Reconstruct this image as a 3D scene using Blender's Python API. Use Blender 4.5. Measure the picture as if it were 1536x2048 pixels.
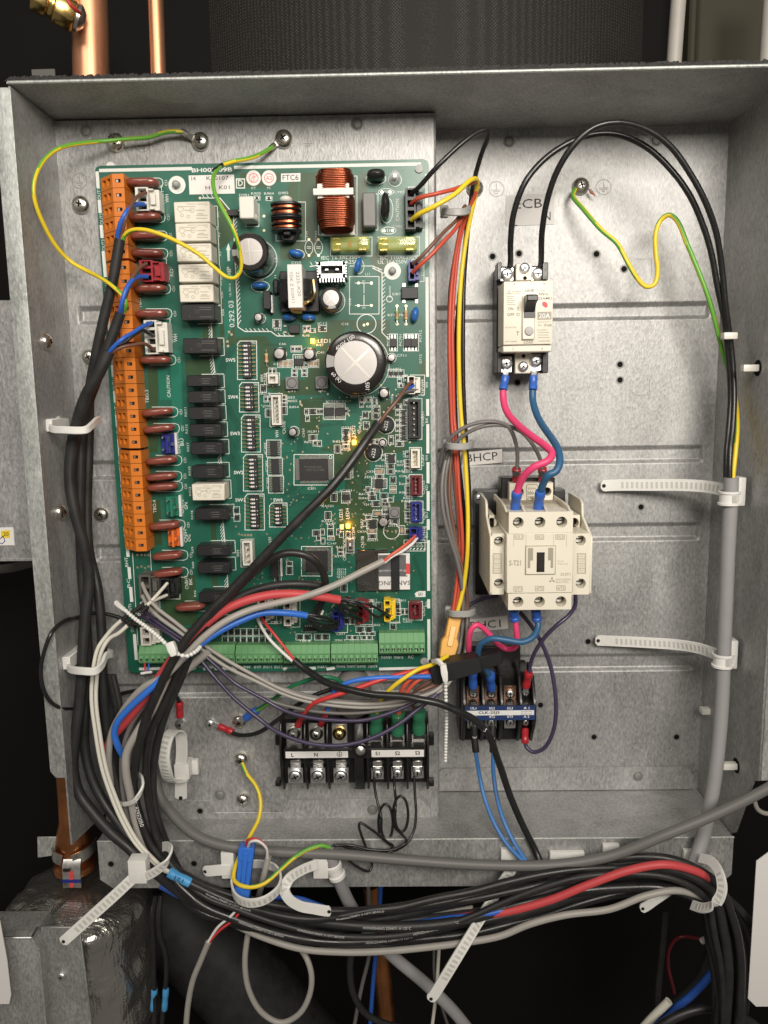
import bpy, bmesh, math, random
from mathutils import Vector, Matrix, noise as mnoise
for _o in list(bpy.data.objects): bpy.data.objects.remove(_o)
random.seed(7)
scene = bpy.context.scene
col = scene.collection
MM = 0.001
# ---------------------------------------------------------------- camera
CX, CD, CZ = 194.0, 511.9, 275.3           # camera place in mm: across, out from the back panel, up
PITCH, YAW, ROLL, FPX = -0.15162, -0.01618, 0.01586, 1570.35
def _rows():
    out = []
    for e in ((1, 0, 0), (0, 1, 0), (0, 0, 1)):
        x, z, w = e
        c, s = math.cos(YAW), math.sin(YAW); x, w = c*x - s*w, s*x + c*w
        c, s = math.cos(PITCH), math.sin(PITCH); z, w = c*z - s*w, s*z + c*w
        c, s = math.cos(ROLL), math.sin(ROLL); x, z = c*x - s*z, s*x + c*z
        out.append((x, z, w))
    return out
_R = _rows()                                # column i = image of base axis i (X, Z, Y)
_axis = [Vector((_R[0][k], _R[2][k], _R[1][k])) for k in range(3)]   # right, up, forward in world XYZ
CAMP = Vector((CX, -CD, CZ))
cd = bpy.data.cameras.new('camera'); cam = bpy.data.objects.new('camera', cd); col.objects.link(cam)
cd.sensor_fit = 'VERTICAL'; cd.sensor_height = 36; cd.lens = 36*FPX/2048
cd.clip_start = 0.01; cd.clip_end = 50
m3 = Matrix((_axis[0], _axis[1], -_axis[2])).transposed()
cam.matrix_world = Matrix.Translation(CAMP*MM) @ m3.to_4x4()
scene.camera = cam
# ---------------------------------------------------------------- light
world = bpy.data.worlds.new('World'); scene.world = world; world.use_nodes = True
bg = world.node_tree.nodes['Background']; bg.inputs[0].default_value = (1.0, .93, .82, 1); bg.inputs[1].default_value = 0.10
def lamp(name, loc, aim, sx, sy, power, colr, spread=180):
    l = bpy.data.lights.new(name, 'AREA'); l.shape = 'RECTANGLE'; l.size = sx; l.size_y = sy; l.energy = power; l.color = colr; l.spread = math.radians(spread)
    o = bpy.data.objects.new(name, l); col.objects.link(o); o.location = loc
    o.rotation_euler = (Vector(aim) - Vector(loc)).to_track_quat('-Z', 'Y').to_euler()
    return o
lamp('ceiling_lamp', (0.44, -0.98, 0.62), (0.24, 0, 0.38), 0.44, 0.28, 2.65, (1.0, .93, .835), 92)
lamp('room_lamp', (-0.30, -1.25, 1.15), (0.2, 0, 0.2), 0.5, 0.4, 5.6, (1.0, .94, .86))
scene.view_settings.view_transform = 'Standard'; scene.view_settings.look = 'None'
scene.view_settings.exposure = 0.27; scene.view_settings.gamma = 1.0
scene.view_settings.use_curve_mapping = False
# ---------------------------------------------------------------- helpers
def ray(px, py):
    a, b = (px - 768)/FPX, (1024 - py)/FPX
    return _axis[0]*a + _axis[1]*b + _axis[2]
def P(px, py, d):                            # photo pixel -> point (X, d, Z) in mm at distance d out from the back panel
    r = ray(px, py); t = (-d - CAMP.y)/r.y; q = CAMP + r*t
    return (q.x, d, q.z)
def PX(px, py, X):
    r = ray(px, py); t = (X - CAMP.x)/r.x; q = CAMP + r*t
    return (X, -q.y, q.z)
def PZ(px, py, Z):
    r = ray(px, py); t = (Z - CAMP.z)/r.z; q = CAMP + r*t
    return (q.x, -q.y, Z)
def mpp(d): return (CD - d)/FPX*1.006         # mm per photo pixel at distance d
def R(x0, y0, x1, y1, d):
    mx, my = (x0+x1)/2, (y0+y1)/2
    return P(x0, my, d)[0], P(x1, my, d)[0], P(mx, y1, d)[2], P(mx, y0, d)[2]
def W3(p): return Vector((p[0], -p[1], p[2]))*MM

MATS = {}
def mat(name, c, rough=.5, metal=0., coat=0., var=.0, vscale=200., bump=0., bscale=400., trans=0., alpha=1., emit=None, estr=0., spec=.5, sss=0., stretch=None, rvar=0.):
    m = bpy.data.materials.new(name); m.use_nodes = True; nt = m.node_tree; b = nt.nodes['Principled BSDF']
    b.inputs['Base Color'].default_value = (*c, 1); b.inputs['Roughness'].default_value = rough; b.inputs['Metallic'].default_value = metal
    b.inputs['Coat Weight'].default_value = coat; b.inputs['Coat Roughness'].default_value = .15
    b.inputs['Transmission Weight'].default_value = trans; b.inputs['Alpha'].default_value = alpha
    b.inputs['Specular IOR Level'].default_value = spec
    if sss: b.inputs['Subsurface Weight'].default_value = sss; b.inputs['Subsurface Radius'].default_value = (.002, .002, .002)
    if emit: b.inputs['Emission Color'].default_value = (*emit, 1); b.inputs['Emission Strength'].default_value = estr
    if var or rvar or bump:
        tc = nt.nodes.new('ShaderNodeTexCoord'); mp = nt.nodes.new('ShaderNodeMapping'); nt.links.new(tc.outputs['Object'], mp.inputs[0])
        if stretch: mp.inputs['Scale'].default_value = stretch
        n = nt.nodes.new('ShaderNodeTexNoise'); n.inputs['Scale'].default_value = vscale; n.inputs['Detail'].default_value = 6; n.inputs['Roughness'].default_value = .65
        nt.links.new(mp.outputs[0], n.inputs['Vector'])
        if var:
            r = nt.nodes.new('ShaderNodeValToRGB'); e = r.color_ramp.elements
            e[0].position = .3; e[1].position = .7
            e[0].color = (*[max(0, x*(1-var)) for x in c], 1); e[1].color = (*[min(1, x*(1+var)) for x in c], 1)
            nt.links.new(n.outputs['Fac'], r.inputs[0]); nt.links.new(r.outputs[0], b.inputs['Base Color'])
        if rvar:
            mr = nt.nodes.new('ShaderNodeMapRange'); mr.inputs[1].default_value = .3; mr.inputs[2].default_value = .7
            mr.inputs[3].default_value = rough - rvar; mr.inputs[4].default_value = rough + rvar
            nt.links.new(n.outputs['Fac'], mr.inputs[0]); nt.links.new(mr.outputs[0], b.inputs['Roughness'])
        if bump:
            n2 = nt.nodes.new('ShaderNodeTexNoise'); n2.inputs['Scale'].default_value = bscale; n2.inputs['Detail'].default_value = 4
            nt.links.new(mp.outputs[0], n2.inputs['Vector'])
            bp = nt.nodes.new('ShaderNodeBump'); bp.inputs['Strength'].default_value = bump; bp.inputs['Distance'].default_value = .0004
            nt.links.new(n2.outputs['Fac'], bp.inputs['Height']); nt.links.new(bp.outputs[0], b.inputs['Normal'])
    MATS[name] = m; return m

class MB:
    def __init__(s): s.v = []; s.f = []; s.m = []
    def add(s, vs, fs, m=0):
        o = len(s.v); s.v += [tuple(q) for q in vs]
        for f in fs: s.f.append(tuple(i+o for i in f)); s.m.append(m)
    def box(s, x0, x1, z0, z1, d0, d1, m=0):
        vs = [(x0,d0,z0),(x1,d0,z0),(x1,d0,z1),(x0,d0,z1),(x0,d1,z0),(x1,d1,z0),(x1,d1,z1),(x0,d1,z1)]
        s.add(vs, [(0,3,2,1),(4,5,6,7),(0,1,5,4),(1,2,6,5),(2,3,7,6),(3,0,4,7)], m)
    def prism(s, poly, d0, d1, m=0):          # poly of (x, z), extruded along d
        n = len(poly); vs = [(x, d0, z) for x, z in poly] + [(x, d1, z) for x, z in poly]
        s.add(vs, [tuple(range(n))[::-1], tuple(range(n, 2*n))] + [(i, (i+1) % n, n+(i+1) % n, n+i) for i in range(n)], m)
    def prismz(s, poly, z0, z1, m=0):         # poly of (x, d), extruded along Z
        n = len(poly); vs = [(x, d, z0) for x, d in poly] + [(x, d, z1) for x, d in poly]
        s.add(vs, [tuple(range(n)), tuple(range(n, 2*n))[::-1]] + [(i, (i+1) % n, n+(i+1) % n, n+i) for i in range(n)], m)
    def prismx(s, poly, x0, x1, m=0):         # poly of (d, z), extruded along X
        n = len(poly); vs = [(x0, d, z) for d, z in poly] + [(x1, d, z) for d, z in poly]
        s.add(vs, [tuple(range(n)), tuple(range(n, 2*n))[::-1]] + [(i, (i+1) % n, n+(i+1) % n, n+i) for i in range(n)], m)
    def lathe(s, o, prof, n=20, m=0, axis='d', caps=True):   # prof: (r, h) along the axis from o
        o = Vector(o)
        ax = {'d': (Vector((1,0,0)), Vector((0,0,1)), Vector((0,1,0))), 'x': (Vector((0,1,0)), Vector((0,0,1)), Vector((1,0,0))),
              'z': (Vector((1,0,0)), Vector((0,1,0)), Vector((0,0,1)))}[axis] if isinstance(axis, str) else axis
        vs = []; fs = []
        for r, h in prof:
            for k in range(n):
                a = 2*math.pi*k/n; vs.append(o + ax[0]*(r*math.cos(a)) + ax[1]*(r*math.sin(a)) + ax[2]*h)
        for i in range(len(prof)-1):
            for k in range(n): fs.append((i*n+k, i*n+(k+1) % n, (i+1)*n+(k+1) % n, (i+1)*n+k))
        if caps:
            if prof[0][0] > 1e-6: fs.append(tuple(range(n))[::-1])
            if prof[-1][0] > 1e-6: fs.append(tuple((len(prof)-1)*n + k for k in range(n)))
        s.add(vs, fs, m)
    def ell(s, o, rx, rd, rz, m=0, n=14, k=8, pw=1.0):       # (super)ellipsoid
        vs = []; fs = []
        def sp(v): return math.copysign(abs(v)**pw, v)
        for i in range(k+1):
            t = -math.pi/2 + math.pi*i/k
            for j in range(n):
                a = 2*math.pi*j/n
                vs.append((o[0]+rx*sp(math.cos(t))*sp(math.cos(a)), o[1]+rd*sp(math.sin(t)), o[2]+rz*sp(math.cos(t))*sp(math.sin(a))))
        for i in range(k):
            for j in range(n): fs.append((i*n+j, i*n+(j+1) % n, (i+1)*n+(j+1) % n, (i+1)*n+j))
        s.add(vs, fs, m)
    def hole(s, o, u, v, n, holes, depth, m=0, mh=1, w=None, h=None):
        # rectangle o + u*[0..w] + v*[0..h]; each hole (a0, b0, a1, b1) sinks along -n; holes lie in separate columns
        o, u, v, n = Vector(o), Vector(u), Vector(v), Vector(n); xs = 0.0
        pt = lambda a, b, c=0: o + u*a + v*b - n*c
        for i, (a0, b0, a1, b1) in enumerate(holes):
            xe = w if i == len(holes)-1 else (a1 + holes[i+1][0])/2
            q = [pt(xs,0),pt(xe,0),pt(xe,h),pt(xs,h), pt(a0,b0),pt(a1,b0),pt(a1,b1),pt(a0,b1), pt(a0,b0,depth),pt(a1,b0,depth),pt(a1,b1,depth),pt(a0,b1,depth)]
            s.add(q[:8], [(0,1,5,4),(1,2,6,5),(2,3,7,6),(3,0,4,7)], m)
            s.add(q[4:], [(0,1,5,4),(1,2,6,5),(2,3,7,6),(3,0,4,7)], m)
            s.add(q[8:], [(0,1,2,3)], mh); xs = xe
    def tube(s, path, r, n=10, m=0, m2=None, caps=True, flat=1.0):
        path = [Vector(p) for p in path]; k = len(path)
        tg = [(path[min(i+1, k-1)] - path[max(i-1, 0)]).normalized() for i in range(k)]
        up = Vector((0, 1, 0)); nn = up - tg[0]*up.dot(tg[0])
        if nn.length < .1: nn = Vector((1, 0, 0)) - tg[0]*tg[0].x
        nn.normalize(); vs = []; fs = []; o = len(s.v)
        for i in range(k):
            nn = (nn - tg[i]*nn.dot(tg[i])); nn = nn.normalized() if nn.length > 1e-6 else Vector((0, 1, 0))
            bb = tg[i].cross(nn); rr = r[i] if isinstance(r, (list, tuple)) else r
            for j in range(n):
                a = 2*math.pi*(j+.5)/n; vs.append(path[i] + nn*(rr*math.cos(a)*flat) + bb*(rr*math.sin(a)))
        s.v += [tuple(q) for q in vs]
        for i in range(k-1):
            for j in range(n):
                s.f.append((o+i*n+j, o+i*n+(j+1) % n, o+(i+1)*n+(j+1) % n, o+(i+1)*n+j))
                s.m.append(m2 if m2 is not None and ((j + i*.10 + n*.42) % n) < n*.38 else m)
        if caps:
            s.f.append(tuple(o+j for j in range(n))[::-1]); s.m.append(m); s.f.append(tuple(o+(k-1)*n+j for j in range(n))); s.m.append(m)
    def ribbon(s, path, w, t, wdir, m=0):      # flat strap: width w along wdir, thickness t
        path = [Vector(p) for p in path]; k = len(path); o = len(s.v)
        for i in range(k):
            tg = (path[min(i+1, k-1)] - path[max(i-1, 0)]).normalized()
            wd = Vector(wdir[i]) if isinstance(wdir, list) else Vector(wdir)
            wd = (wd - tg*wd.dot(tg)).normalized(); nn = tg.cross(wd)
            ww = w[i] if isinstance(w, list) else w
            for a, b in ((-1,-1),(1,-1),(1,1),(-1,1)): s.v.append(tuple(path[i] + wd*(a*ww/2) + nn*(b*t/2)))
        for i in range(k-1):
            for j in range(4): s.f.append((o+i*4+j, o+i*4+(j+1) % 4, o+(i+1)*4+(j+1) % 4, o+(i+1)*4+j)); s.m.append(m)
        s.f.append((o, o+1, o+2, o+3)); s.m.append(m); e = o+(k-1)*4; s.f.append((e+3, e+2, e+1, e)); s.m.append(m)
    def bbox(s):
        return [(min(q[i] for q in s.v), max(q[i] for q in s.v)) for i in range(3)]
    def mesh(s, name, mats, bevel=0., ang=38, org=(0, 0, 0), seg=1):
        me = bpy.data.meshes.new(name)
        ov = Vector(org)
        me.from_pydata([W3(Vector(q)-ov) for q in s.v], [], s.f)
        for mm in (mats if isinstance(mats, (list, tuple)) else [mats]): me.materials.append(MATS[mm])
        me.polygons.foreach_set('material_index', s.m)
        bm = bmesh.new(); bm.from_mesh(me)
        bmesh.ops.recalc_face_normals(bm, faces=bm.faces)
        if bevel:
            es = [e for e in bm.edges if len(e.link_faces) == 2 and e.calc_face_angle(0) > .6]
            bmesh.ops.bevel(bm, geom=es, offset=bevel*MM, segments=seg, affect='EDGES', profile=.6, clamp_overlap=True)
        bm.to_mesh(me); bm.free()
        me.shade_smooth(); me.set_sharp_from_angle(angle=math.radians(ang))
        return me
    def build(s, name, mats, parent=None, bevel=0., ang=38, seg=1):
        b = s.bbox(); c = tuple((q[0]+q[1])/2 for q in b)
        return place(s.mesh(name, mats, bevel, ang, c, seg), name, c, parent)
ORG = {}
def place(me, name, pos, parent=None, rot=0.):
    o = bpy.data.objects.new(name, me); col.objects.link(o)
    w = W3(pos); ORG[o] = w
    o.location = w - ORG[parent] if parent else w
    if rot: o.rotation_euler = (0, -rot, 0)
    if parent: o.parent = parent
    return o
def thing(name, pos, label, cat, group=None):
    o = bpy.data.objects.new(name, None); o.empty_display_size = .01; col.objects.link(o)
    ORG[o] = W3(pos); o.location = ORG[o]; tag(o, label, cat, group); return o
def tag(o, label, cat, group=None):
    o['label'] = label; o['category'] = cat
    if group: o['group'] = group
    return o
def crv(pts, sub=6):                          # centripetal Catmull-Rom through points
    p = [Vector(q) for q in pts]
    if len(p) == 2: return [p[0].lerp(p[1], i/sub) for i in range(sub+1)]
    p = [p[0]*2 - p[1]] + p + [p[-1]*2 - p[-2]]; out = []
    for i in range(1, len(p)-2):
        a, b, c, d = p[i-1:i+3]
        t0 = 0; t1 = t0 + max(1e-4, (b-a).length)**.5; t2 = t1 + max(1e-4, (c-b).length)**.5; t3 = t2 + max(1e-4, (d-c).length)**.5
        for k in range(sub):
            t = t1 + (t2-t1)*k/sub
            A1 = a*((t1-t)/(t1-t0)) + b*((t-t0)/(t1-t0)); A2 = b*((t2-t)/(t2-t1)) + c*((t-t1)/(t2-t1)); A3 = c*((t3-t)/(t3-t2)) + d*((t-t2)/(t3-t2))
            B1 = A1*((t2-t)/(t2-t0)) + A2*((t-t0)/(t2-t0)); B2 = A2*((t3-t)/(t3-t1)) + A3*((t-t1)/(t3-t1))
            out.append(B1*((t2-t)/(t2-t1)) + B2*((t-t1)/(t2-t1)))
    out.append(p[-2]); return out
def pp(pts): return [P(*q) for q in pts]
_tc = {}
def glyphs(sx, bold=False):
    k = (sx, bold)
    if k not in _tc:
        c = bpy.data.curves.new('lettering', 'FONT'); c.body = sx; c.size = 1; c.align_x = 'CENTER'; c.align_y = 'CENTER'; c.resolution_u = 2
        if bold: c.offset = .022
        o = bpy.data.objects.new('lettering', c); col.objects.link(o)
        bpy.context.view_layer.update()
        me = bpy.data.meshes.new_from_object(o)
        _tc[k] = ([tuple(v.co) for v in me.vertices], [tuple(f.vertices) for f in me.polygons])
        bpy.data.objects.remove(o); bpy.data.curves.remove(c); bpy.data.meshes.remove(me)
    return _tc[k]
def txt(mb, sx, px, py, d, hpx, rot=0, m=0, wpx=None, bold=False, flip=False):
    """flat print facing out of the panel; hpx = capital height in photo pixels, wpx = total width"""
    vs, fs = glyphs(sx, bold)
    if not vs: return
    d += eps(); o = P(px, py, d); k = mpp(d)
    x0, x1 = min(v[0] for v in vs), max(v[0] for v in vs); y0, y1 = min(v[1] for v in vs), max(v[1] for v in vs)
    sy = hpx*k/max(.01, y1-y0); sxx = wpx*k/max(.01, x1-x0) if wpx else sy
    a = math.radians(rot); ca, sa = math.cos(a), math.sin(a); out = []
    for v in vs:
        u, w = (v[0]-(x0+x1)/2)*sxx, (v[1]-(y0+y1)/2)*sy
        if flip: u = -u
        out.append((o[0]+u*ca-w*sa, d, o[2]+u*sa+w*ca))
    mb.add(out, fs, m)
def ontube(mb, sx, path, r, at, h, m=0, ang=0., rev=False):
    """print wrapped onto a cable: text starts at arc length `at` (mm)"""
    vs, fs = glyphs(sx); x0 = min(v[0] for v in vs); y0, y1 = min(v[1] for v in vs), max(v[1] for v in vs)
    k = h/(y1-y0); path = [Vector(p) for p in path]
    if rev: path = path[::-1]
    L = [0.]
    for i in range(1, len(path)): L.append(L[-1] + (path[i]-path[i-1]).length)
    out = []
    for v in vs:
        s_ = at + (v[0]-x0)*k; i = 0
        while i < len(L)-2 and L[i+1] < s_: i += 1
        f = (s_-L[i])/max(1e-6, L[i+1]-L[i]); q = path[i].lerp(path[i+1], f)
        tg = (path[i+1]-path[i]).normalized(); up = Vector((0, 1, 0)); nn = (up - tg*up.dot(tg)).normalized(); bb = nn.cross(tg)
        a = (v[1]-(y0+y1)/2)*k/r + ang; out.append(q + (nn*math.cos(a) - bb*math.sin(a))*(r*1.012+.03))
    mb.add(out, fs, m)
def arcat(path, p):
    p = Vector(p); path = [Vector(q) for q in path]; i = min(range(len(path)), key=lambda k: (path[k]-p).length)
    return sum((path[k+1]-path[k]).length for k in range(i))
_ec = [0]
def eps():                                    # printed layers never share one plane
    _ec[0] = (_ec[0]+1) % 60; return _ec[0]*.0005
def line(mb, pts, d, w=1.3, m=0, closed=False):   # thin printed stroke through pixels, w in pixels
    q = [Vector(P(x, y, d)) for x, y in pts]; h = w*mpp(d)/2
    if closed: q.append(q[0])
    for a, b in zip(q, q[1:]):
        t = (b-a)
        if t.length < 1e-6: continue
        t.normalize(); s_ = Vector((-t.z, 0, t.x))*h; e = t*h*.6; u = Vector((0, eps(), 0))
        mb.add([a-s_-e+u, b-s_+e+u, b+s_+e+u, a+s_-e+u], [(0, 1, 2, 3)], m)
def ring(mb, px, py, d, rpx, w=1.3, m=0, n=18, rx=None):
    rx = rx or rpx
    line(mb, [(px+rx*math.cos(6.2832*i/n), py+rpx*math.sin(6.2832*i/n)) for i in range(n)], d, w, m, True)
def rect(mb, x0, y0, x1, y1, d, w=1.3, m=0): line(mb, [(x0,y0),(x1,y0),(x1,y1),(x0,y1)], d, w, m, True)
def fill(mb, pts, d, m=0):
    d += eps(); mb.add([P(x, y, d) for x, y in pts], [tuple(range(len(pts)))], m)
def dot(mb, px, py, d, rpx, m=0, n=10):
    d += eps(); c = P(px, py, d); r = rpx*mpp(d); mb.add([(c[0]+r*math.cos(6.2832*i/n), d, c[2]+r*math.sin(6.2832*i/n)) for i in range(n)], [tuple(range(n))], m)
# ---------------------------------------------------------------- materials
def galv(name, c, rough, metal=.85):
    m = mat(name, c, rough, metal); nt = m.node_tree; b = nt.nodes['Principled BSDF']; L = nt.links
    tc = nt.nodes.new('ShaderNodeTexCoord'); mp = nt.nodes.new('ShaderNodeMapping'); mp.inputs['Scale'].default_value = (1, 1, .45); L.new(tc.outputs['Object'], mp.inputs[0])
    n1 = nt.nodes.new('ShaderNodeTexNoise'); n1.inputs['Scale'].default_value = 700; n1.inputs['Detail'].default_value = 5; n1.inputs['Roughness'].default_value = .7
    n2 = nt.nodes.new('ShaderNodeTexNoise'); n2.inputs['Scale'].default_value = 38; n2.inputs['Detail'].default_value = 4; n2.inputs['Distortion'].default_value = .8
    vo = nt.nodes.new('ShaderNodeTexVoronoi'); vo.inputs['Scale'].default_value = 1000
    for n in (n1, n2, vo): L.new(mp.outputs[0], n.inputs['Vector'])
    mx = nt.nodes.new('ShaderNodeMix'); mx.data_type = 'FLOAT'; mx.inputs[0].default_value = .36; L.new(n1.outputs['Fac'], mx.inputs[2]); L.new(n2.outputs['Fac'], mx.inputs[3])
    r = nt.nodes.new('ShaderNodeValToRGB'); e = r.color_ramp.elements; e[0].position = .36; e[1].position = .66
    e[0].color = (*[x*.62 for x in c], 1); e[1].color = (*[min(1, x*1.32) for x in c], 1)
    sp = nt.nodes.new('ShaderNodeSeparateColor'); L.new(vo.outputs['Color'], sp.inputs[0]); mx2 = nt.nodes.new('ShaderNodeMix'); mx2.data_type = 'FLOAT'; mx2.inputs[0].default_value = .09; L.new(mx.outputs[0], mx2.inputs[2]); L.new(sp.outputs[0], mx2.inputs[3])
    L.new(mx2.outputs[0], r.inputs[0]); L.new(r.outputs[0], b.inputs['Base Color'])
    mr = nt.nodes.new('ShaderNodeMapRange'); mr.inputs[1].default_value = .3; mr.inputs[2].default_value = .7; mr.inputs[3].default_value = rough-.07; mr.inputs[4].default_value = rough+.1
    L.new(mx.outputs[0], mr.inputs[0]); L.new(mr.outputs[0], b.inputs['Roughness'])
    bp = nt.nodes.new('ShaderNodeBump'); bp.inputs['Strength'].default_value = .22; bp.inputs['Distance'].default_value = .0003
    L.new(vo.outputs['Distance'], bp.inputs['Height']); L.new(bp.outputs[0], b.inputs['Normal'])
    return m
galv('galv', (.44, .44, .435), .54, .62)
galv('galv_front', (.46, .48, .46), .55, .5)
mat('etch_and_shade', (.28, .28, .27), .6, .5)  # marks, rivets and the painted dimple shade round screw holes
mat('steel', (.78, .77, .74), .34, 1, rvar=.08, vscale=300)
mat('nickel', (.78, .75, .68), .27, 1, rvar=.06, vscale=300)
mat('zinc', (.84, .85, .86), .36, 1, rvar=.08, vscale=400)
mat('brass', (.80, .58, .22), .25, 1, var=.12, vscale=200)
mat('gold', (.85, .66, .32), .28, 1)
mat('tin', (.75, .73, .68), .3, 1)
mat('copper', (.74, .37, .21), .40, .9, var=.2, vscale=60, rvar=.1, stretch=(1, 1, .15))
mat('copper_dark', (.50, .20, .08), .36, .95, var=.3, vscale=40, rvar=.1)
mat('copper_plate', (.30, .17, .12), .35, .9)
mat('coil_core', (.06, .02, .012), .5)
mat('copper_wire', (.40, .115, .058), .33, 1, var=.12, vscale=300)
mat('void', (.007, .0065, .006), .8, spec=.15)
mat('rubber', (.021, .021, .021), .5, var=.3, vscale=90, bump=.10, bscale=900, rvar=.1)
mat('black_gloss', (.017, .017, .017), .32, rvar=.12, vscale=110, var=.25, bump=.05, bscale=700)
mat('black_sleeve', (.020, .019, .019), .40, rvar=.12, vscale=110, var=.25, bump=.05, bscale=700)
mat('bakelite', (.014, .013, .013), .34, rvar=.08, vscale=300)
mat('black_relay', (.016, .016, .017), .42, bump=.05, bscale=2000)
mat('chip', (.018, .018, .019), .5, bump=.05, bscale=2500)
mat('beige_relay', (.74, .70, .60), .5)
mat('beige_print', (.50, .455, .36), .6)
mat('cream', (.76, .715, .60), .42, var=.02, vscale=80)
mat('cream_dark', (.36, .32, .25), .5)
mat('cream_print', (.22, .20, .16), .6)
mat('white_plastic', (.72, .70, .64), .35)
mat('nylon', (.86, .855, .82), .38, trans=.0, sss=.2, alpha=.9, var=.03, vscale=150)
mat('nylon_grey', (.36, .36, .35), .45, sss=.1)
mat('nylon_shade', (.56, .55, .51), .5)
mat('sheet_white', (.78, .76, .74), .6)
mat('sticker', (.76, .73, .70), .55)
mat('film_label', (.56, .545, .53), .5)
mat('ink', (.012, .012, .012), .6)
mat('silk', (.72, .74, .70), .55)
mat('silk_dim', (.34, .46, .40), .55)
mat('red_plastic', (.33, .018, .028), .35)
mat('maroon', (.16, .012, .02), .35)
mat('blue_plastic', (.022, .030, .22), .35)
mat('green_plastic', (.016, .19, .12), .4)
mat('orange_plastic', (.80, .17, .025), .4)
mat('yellow_plastic', (.85, .60, .035), .4)
mat('orange_term', (.66, .19, .022), .42, var=.04, vscale=150)
mat('hole_dark', (.012, .008, .006), .7)
mat('green_term', (.13, .33, .14), .42, var=.04, vscale=150)
mat('green_dark', (.02, .06, .025), .5)
mat('film_cap', (.22, .058, .040), .28, coat=.35, var=.12, vscale=150)
mat('blue_cap', (.025, .13, .42), .3, coat=.3)
mat('cap_sleeve', (.016, .013, .012), .25, coat=.3)
mat('cap_stripe', (.35, .34, .33), .3)
mat('cap_top', (.44, .42, .41), .42, .7, bump=.12, bscale=180)
mat('grey_inductor', (.19, .19, .19), .5)
mat('ceramic_tan', (.42, .28, .17), .5)
mat('resistor', (.55, .42, .22), .45)
mat('resistor_green', (.28, .38, .16), .45)
mat('amber_led', (1.0, .75, .25), .3, emit=(1.0, .42, .045), estr=3.4)
mat('led_body', (.8, .7, .45), .4)
mat('fuse_cover', (.52, .58, .16), .08, alpha=.45)
mat('fuse_red', (.55, .08, .03), .5)
mat('clear', (.8, .8, .78), .06, alpha=.35)
mat('crimp_green', (.04, .24, .12), .15, alpha=.72)
mat('w_black', (.016, .016, .016), .3, rvar=.06, vscale=400)
mat('w_red', (.60, .045, .045), .4)
mat('w_redtube', (.56, .066, .072), .52, var=.04, vscale=120)
mat('w_orange', (.64, .105, .058), .4)
mat('w_loom', (.52, .075, .040), .4)
mat('w_yellow', (.82, .60, .03), .38)
mat('w_green', (.14, .40, .045), .38)
mat('w_darkgreen', (.015, .15, .07), .4)
mat('w_blue', (.03, .12, .52), .38)
mat('w_bluetube', (.035, .17, .66), .42)
mat('w_teal', (.03, .115, .24), .42)
mat('w_skyblue', (.06, .20, .50), .4)
mat('w_pink', (.80, .065, .19), .42)
mat('w_brown', (.16, .075, .05), .4)
mat('w_grey', (.16, .15, .145), .4)
mat('w_lgrey', (.36, .34, .31), .45, var=.05, vscale=120)
mat('w_dgrey', (.15, .145, .14), .5)
mat('w_pipe', (.30, .295, .30), .45, var=.04, vscale=100)
mat('w_purple', (.058, .044, .092), .3)
mat('w_white', (.68, .66, .58), .42)
mat('crimp_red', (.42, .02, .03), .35, coat=.2)
mat('crimp_blue', (.035, .13, .52), .35, coat=.2)
mat('label_blue', (.08, .36, .72), .45)
mat('navy', (.018, .04, .13), .4)
mat('print_white', (.75, .75, .74), .5)
mat('handle_dark', (.016, .017, .02), .32)
mat('button_grey', (.36, .35, .34), .35)
mat('mark_red', (.70, .07, .07), .5)
mat('grey_block', (.10, .095, .085), .5)
mat('boot', (.20, .19, .18), .6, var=.15, vscale=90)
mat('felt', (.035, .033, .032), .95, var=.6, vscale=500, bump=1., bscale=500)
mat('harness', (.012, .012, .013), .5)
mat('sd_grey', (.13, .13, .135), .4)
mat('sd_metal', (.34, .33, .31), .22, 1)
mat('olive', (.05, .046, .032), .7, spec=.2)
mat('conn_amber', (.78, .42, .08), .35, sss=.1)
# ================================================================ the enclosure
WI, HI, DF, DP, DL, XR = 400.0, 433.5, 86.0, 33.4, 58.7, 219.6
enc = thing('metal_enclosure', (200, 0, 0), 'open galvanised steel control box tray that holds the board and contactors', 'enclosure')
def grooved(name, xs0, xs1, z0, z1, d, bands, gx0, gx1, dep=2.7):
    zs = {z0, z1}; e = 3.1
    for a, b in bands:
        for k in (-.12, 0, .15, .3, .5, .7, .85, 1, 1.12): zs |= {a-e*k, b+e*k}
    xs = sorted({xs0, xs1, gx0, gx0+e, gx1-e, gx1}); zs = sorted(zs); mb = MB()
    def inside(x, z): return gx0+e-.01 <= x <= gx1-e+.01 and any(b+e-.01 <= z <= a-e+.01 for a, b in bands)
    def sst(t): t = min(1, max(0, t)); return t*t*(3-2*t)
    def gz(z): return max([sst((a-z)/e)*sst((z-b)/e) for a, b in bands] + [0])
    xs = sorted(set(xs) | {gx0+e*k for k in (-.1, .25, .5, .75, 1.1)} | {gx1-e*k for k in (-.1, .25, .5, .75, 1.1)})
    vs = [(x, d-dep*gz(z)*sst((x-gx0)/e)*sst((gx1-x)/e), z) for z in zs for x in xs]; n = len(xs)
    mb.add(vs, [(i*n+j, i*n+j+1, (i+1)*n+j+1, (i+1)*n+j) for i in range(len(zs)-1) for j in range(n-1)])
    return mb
rb = [(P(1200, a, 0)[2], P(1200, b, 0)[2]) for a, b in ((605, 642), (892, 929), (1046, 1084), (1307, 1344))]
mb = grooved('back_panel', 180, WI, 0, HI, 0, rb, 190, WI-6); mb.build('back_panel', 'galv', enc, ang=60)
lb = [(P(150, a, DP)[2], P(150, b, DP)[2]) for a, b in ((612, 651), (921, 962), (1089, 1126), (1368, 1399))]
zb = P(880, 1640, DP)[2]
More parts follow.
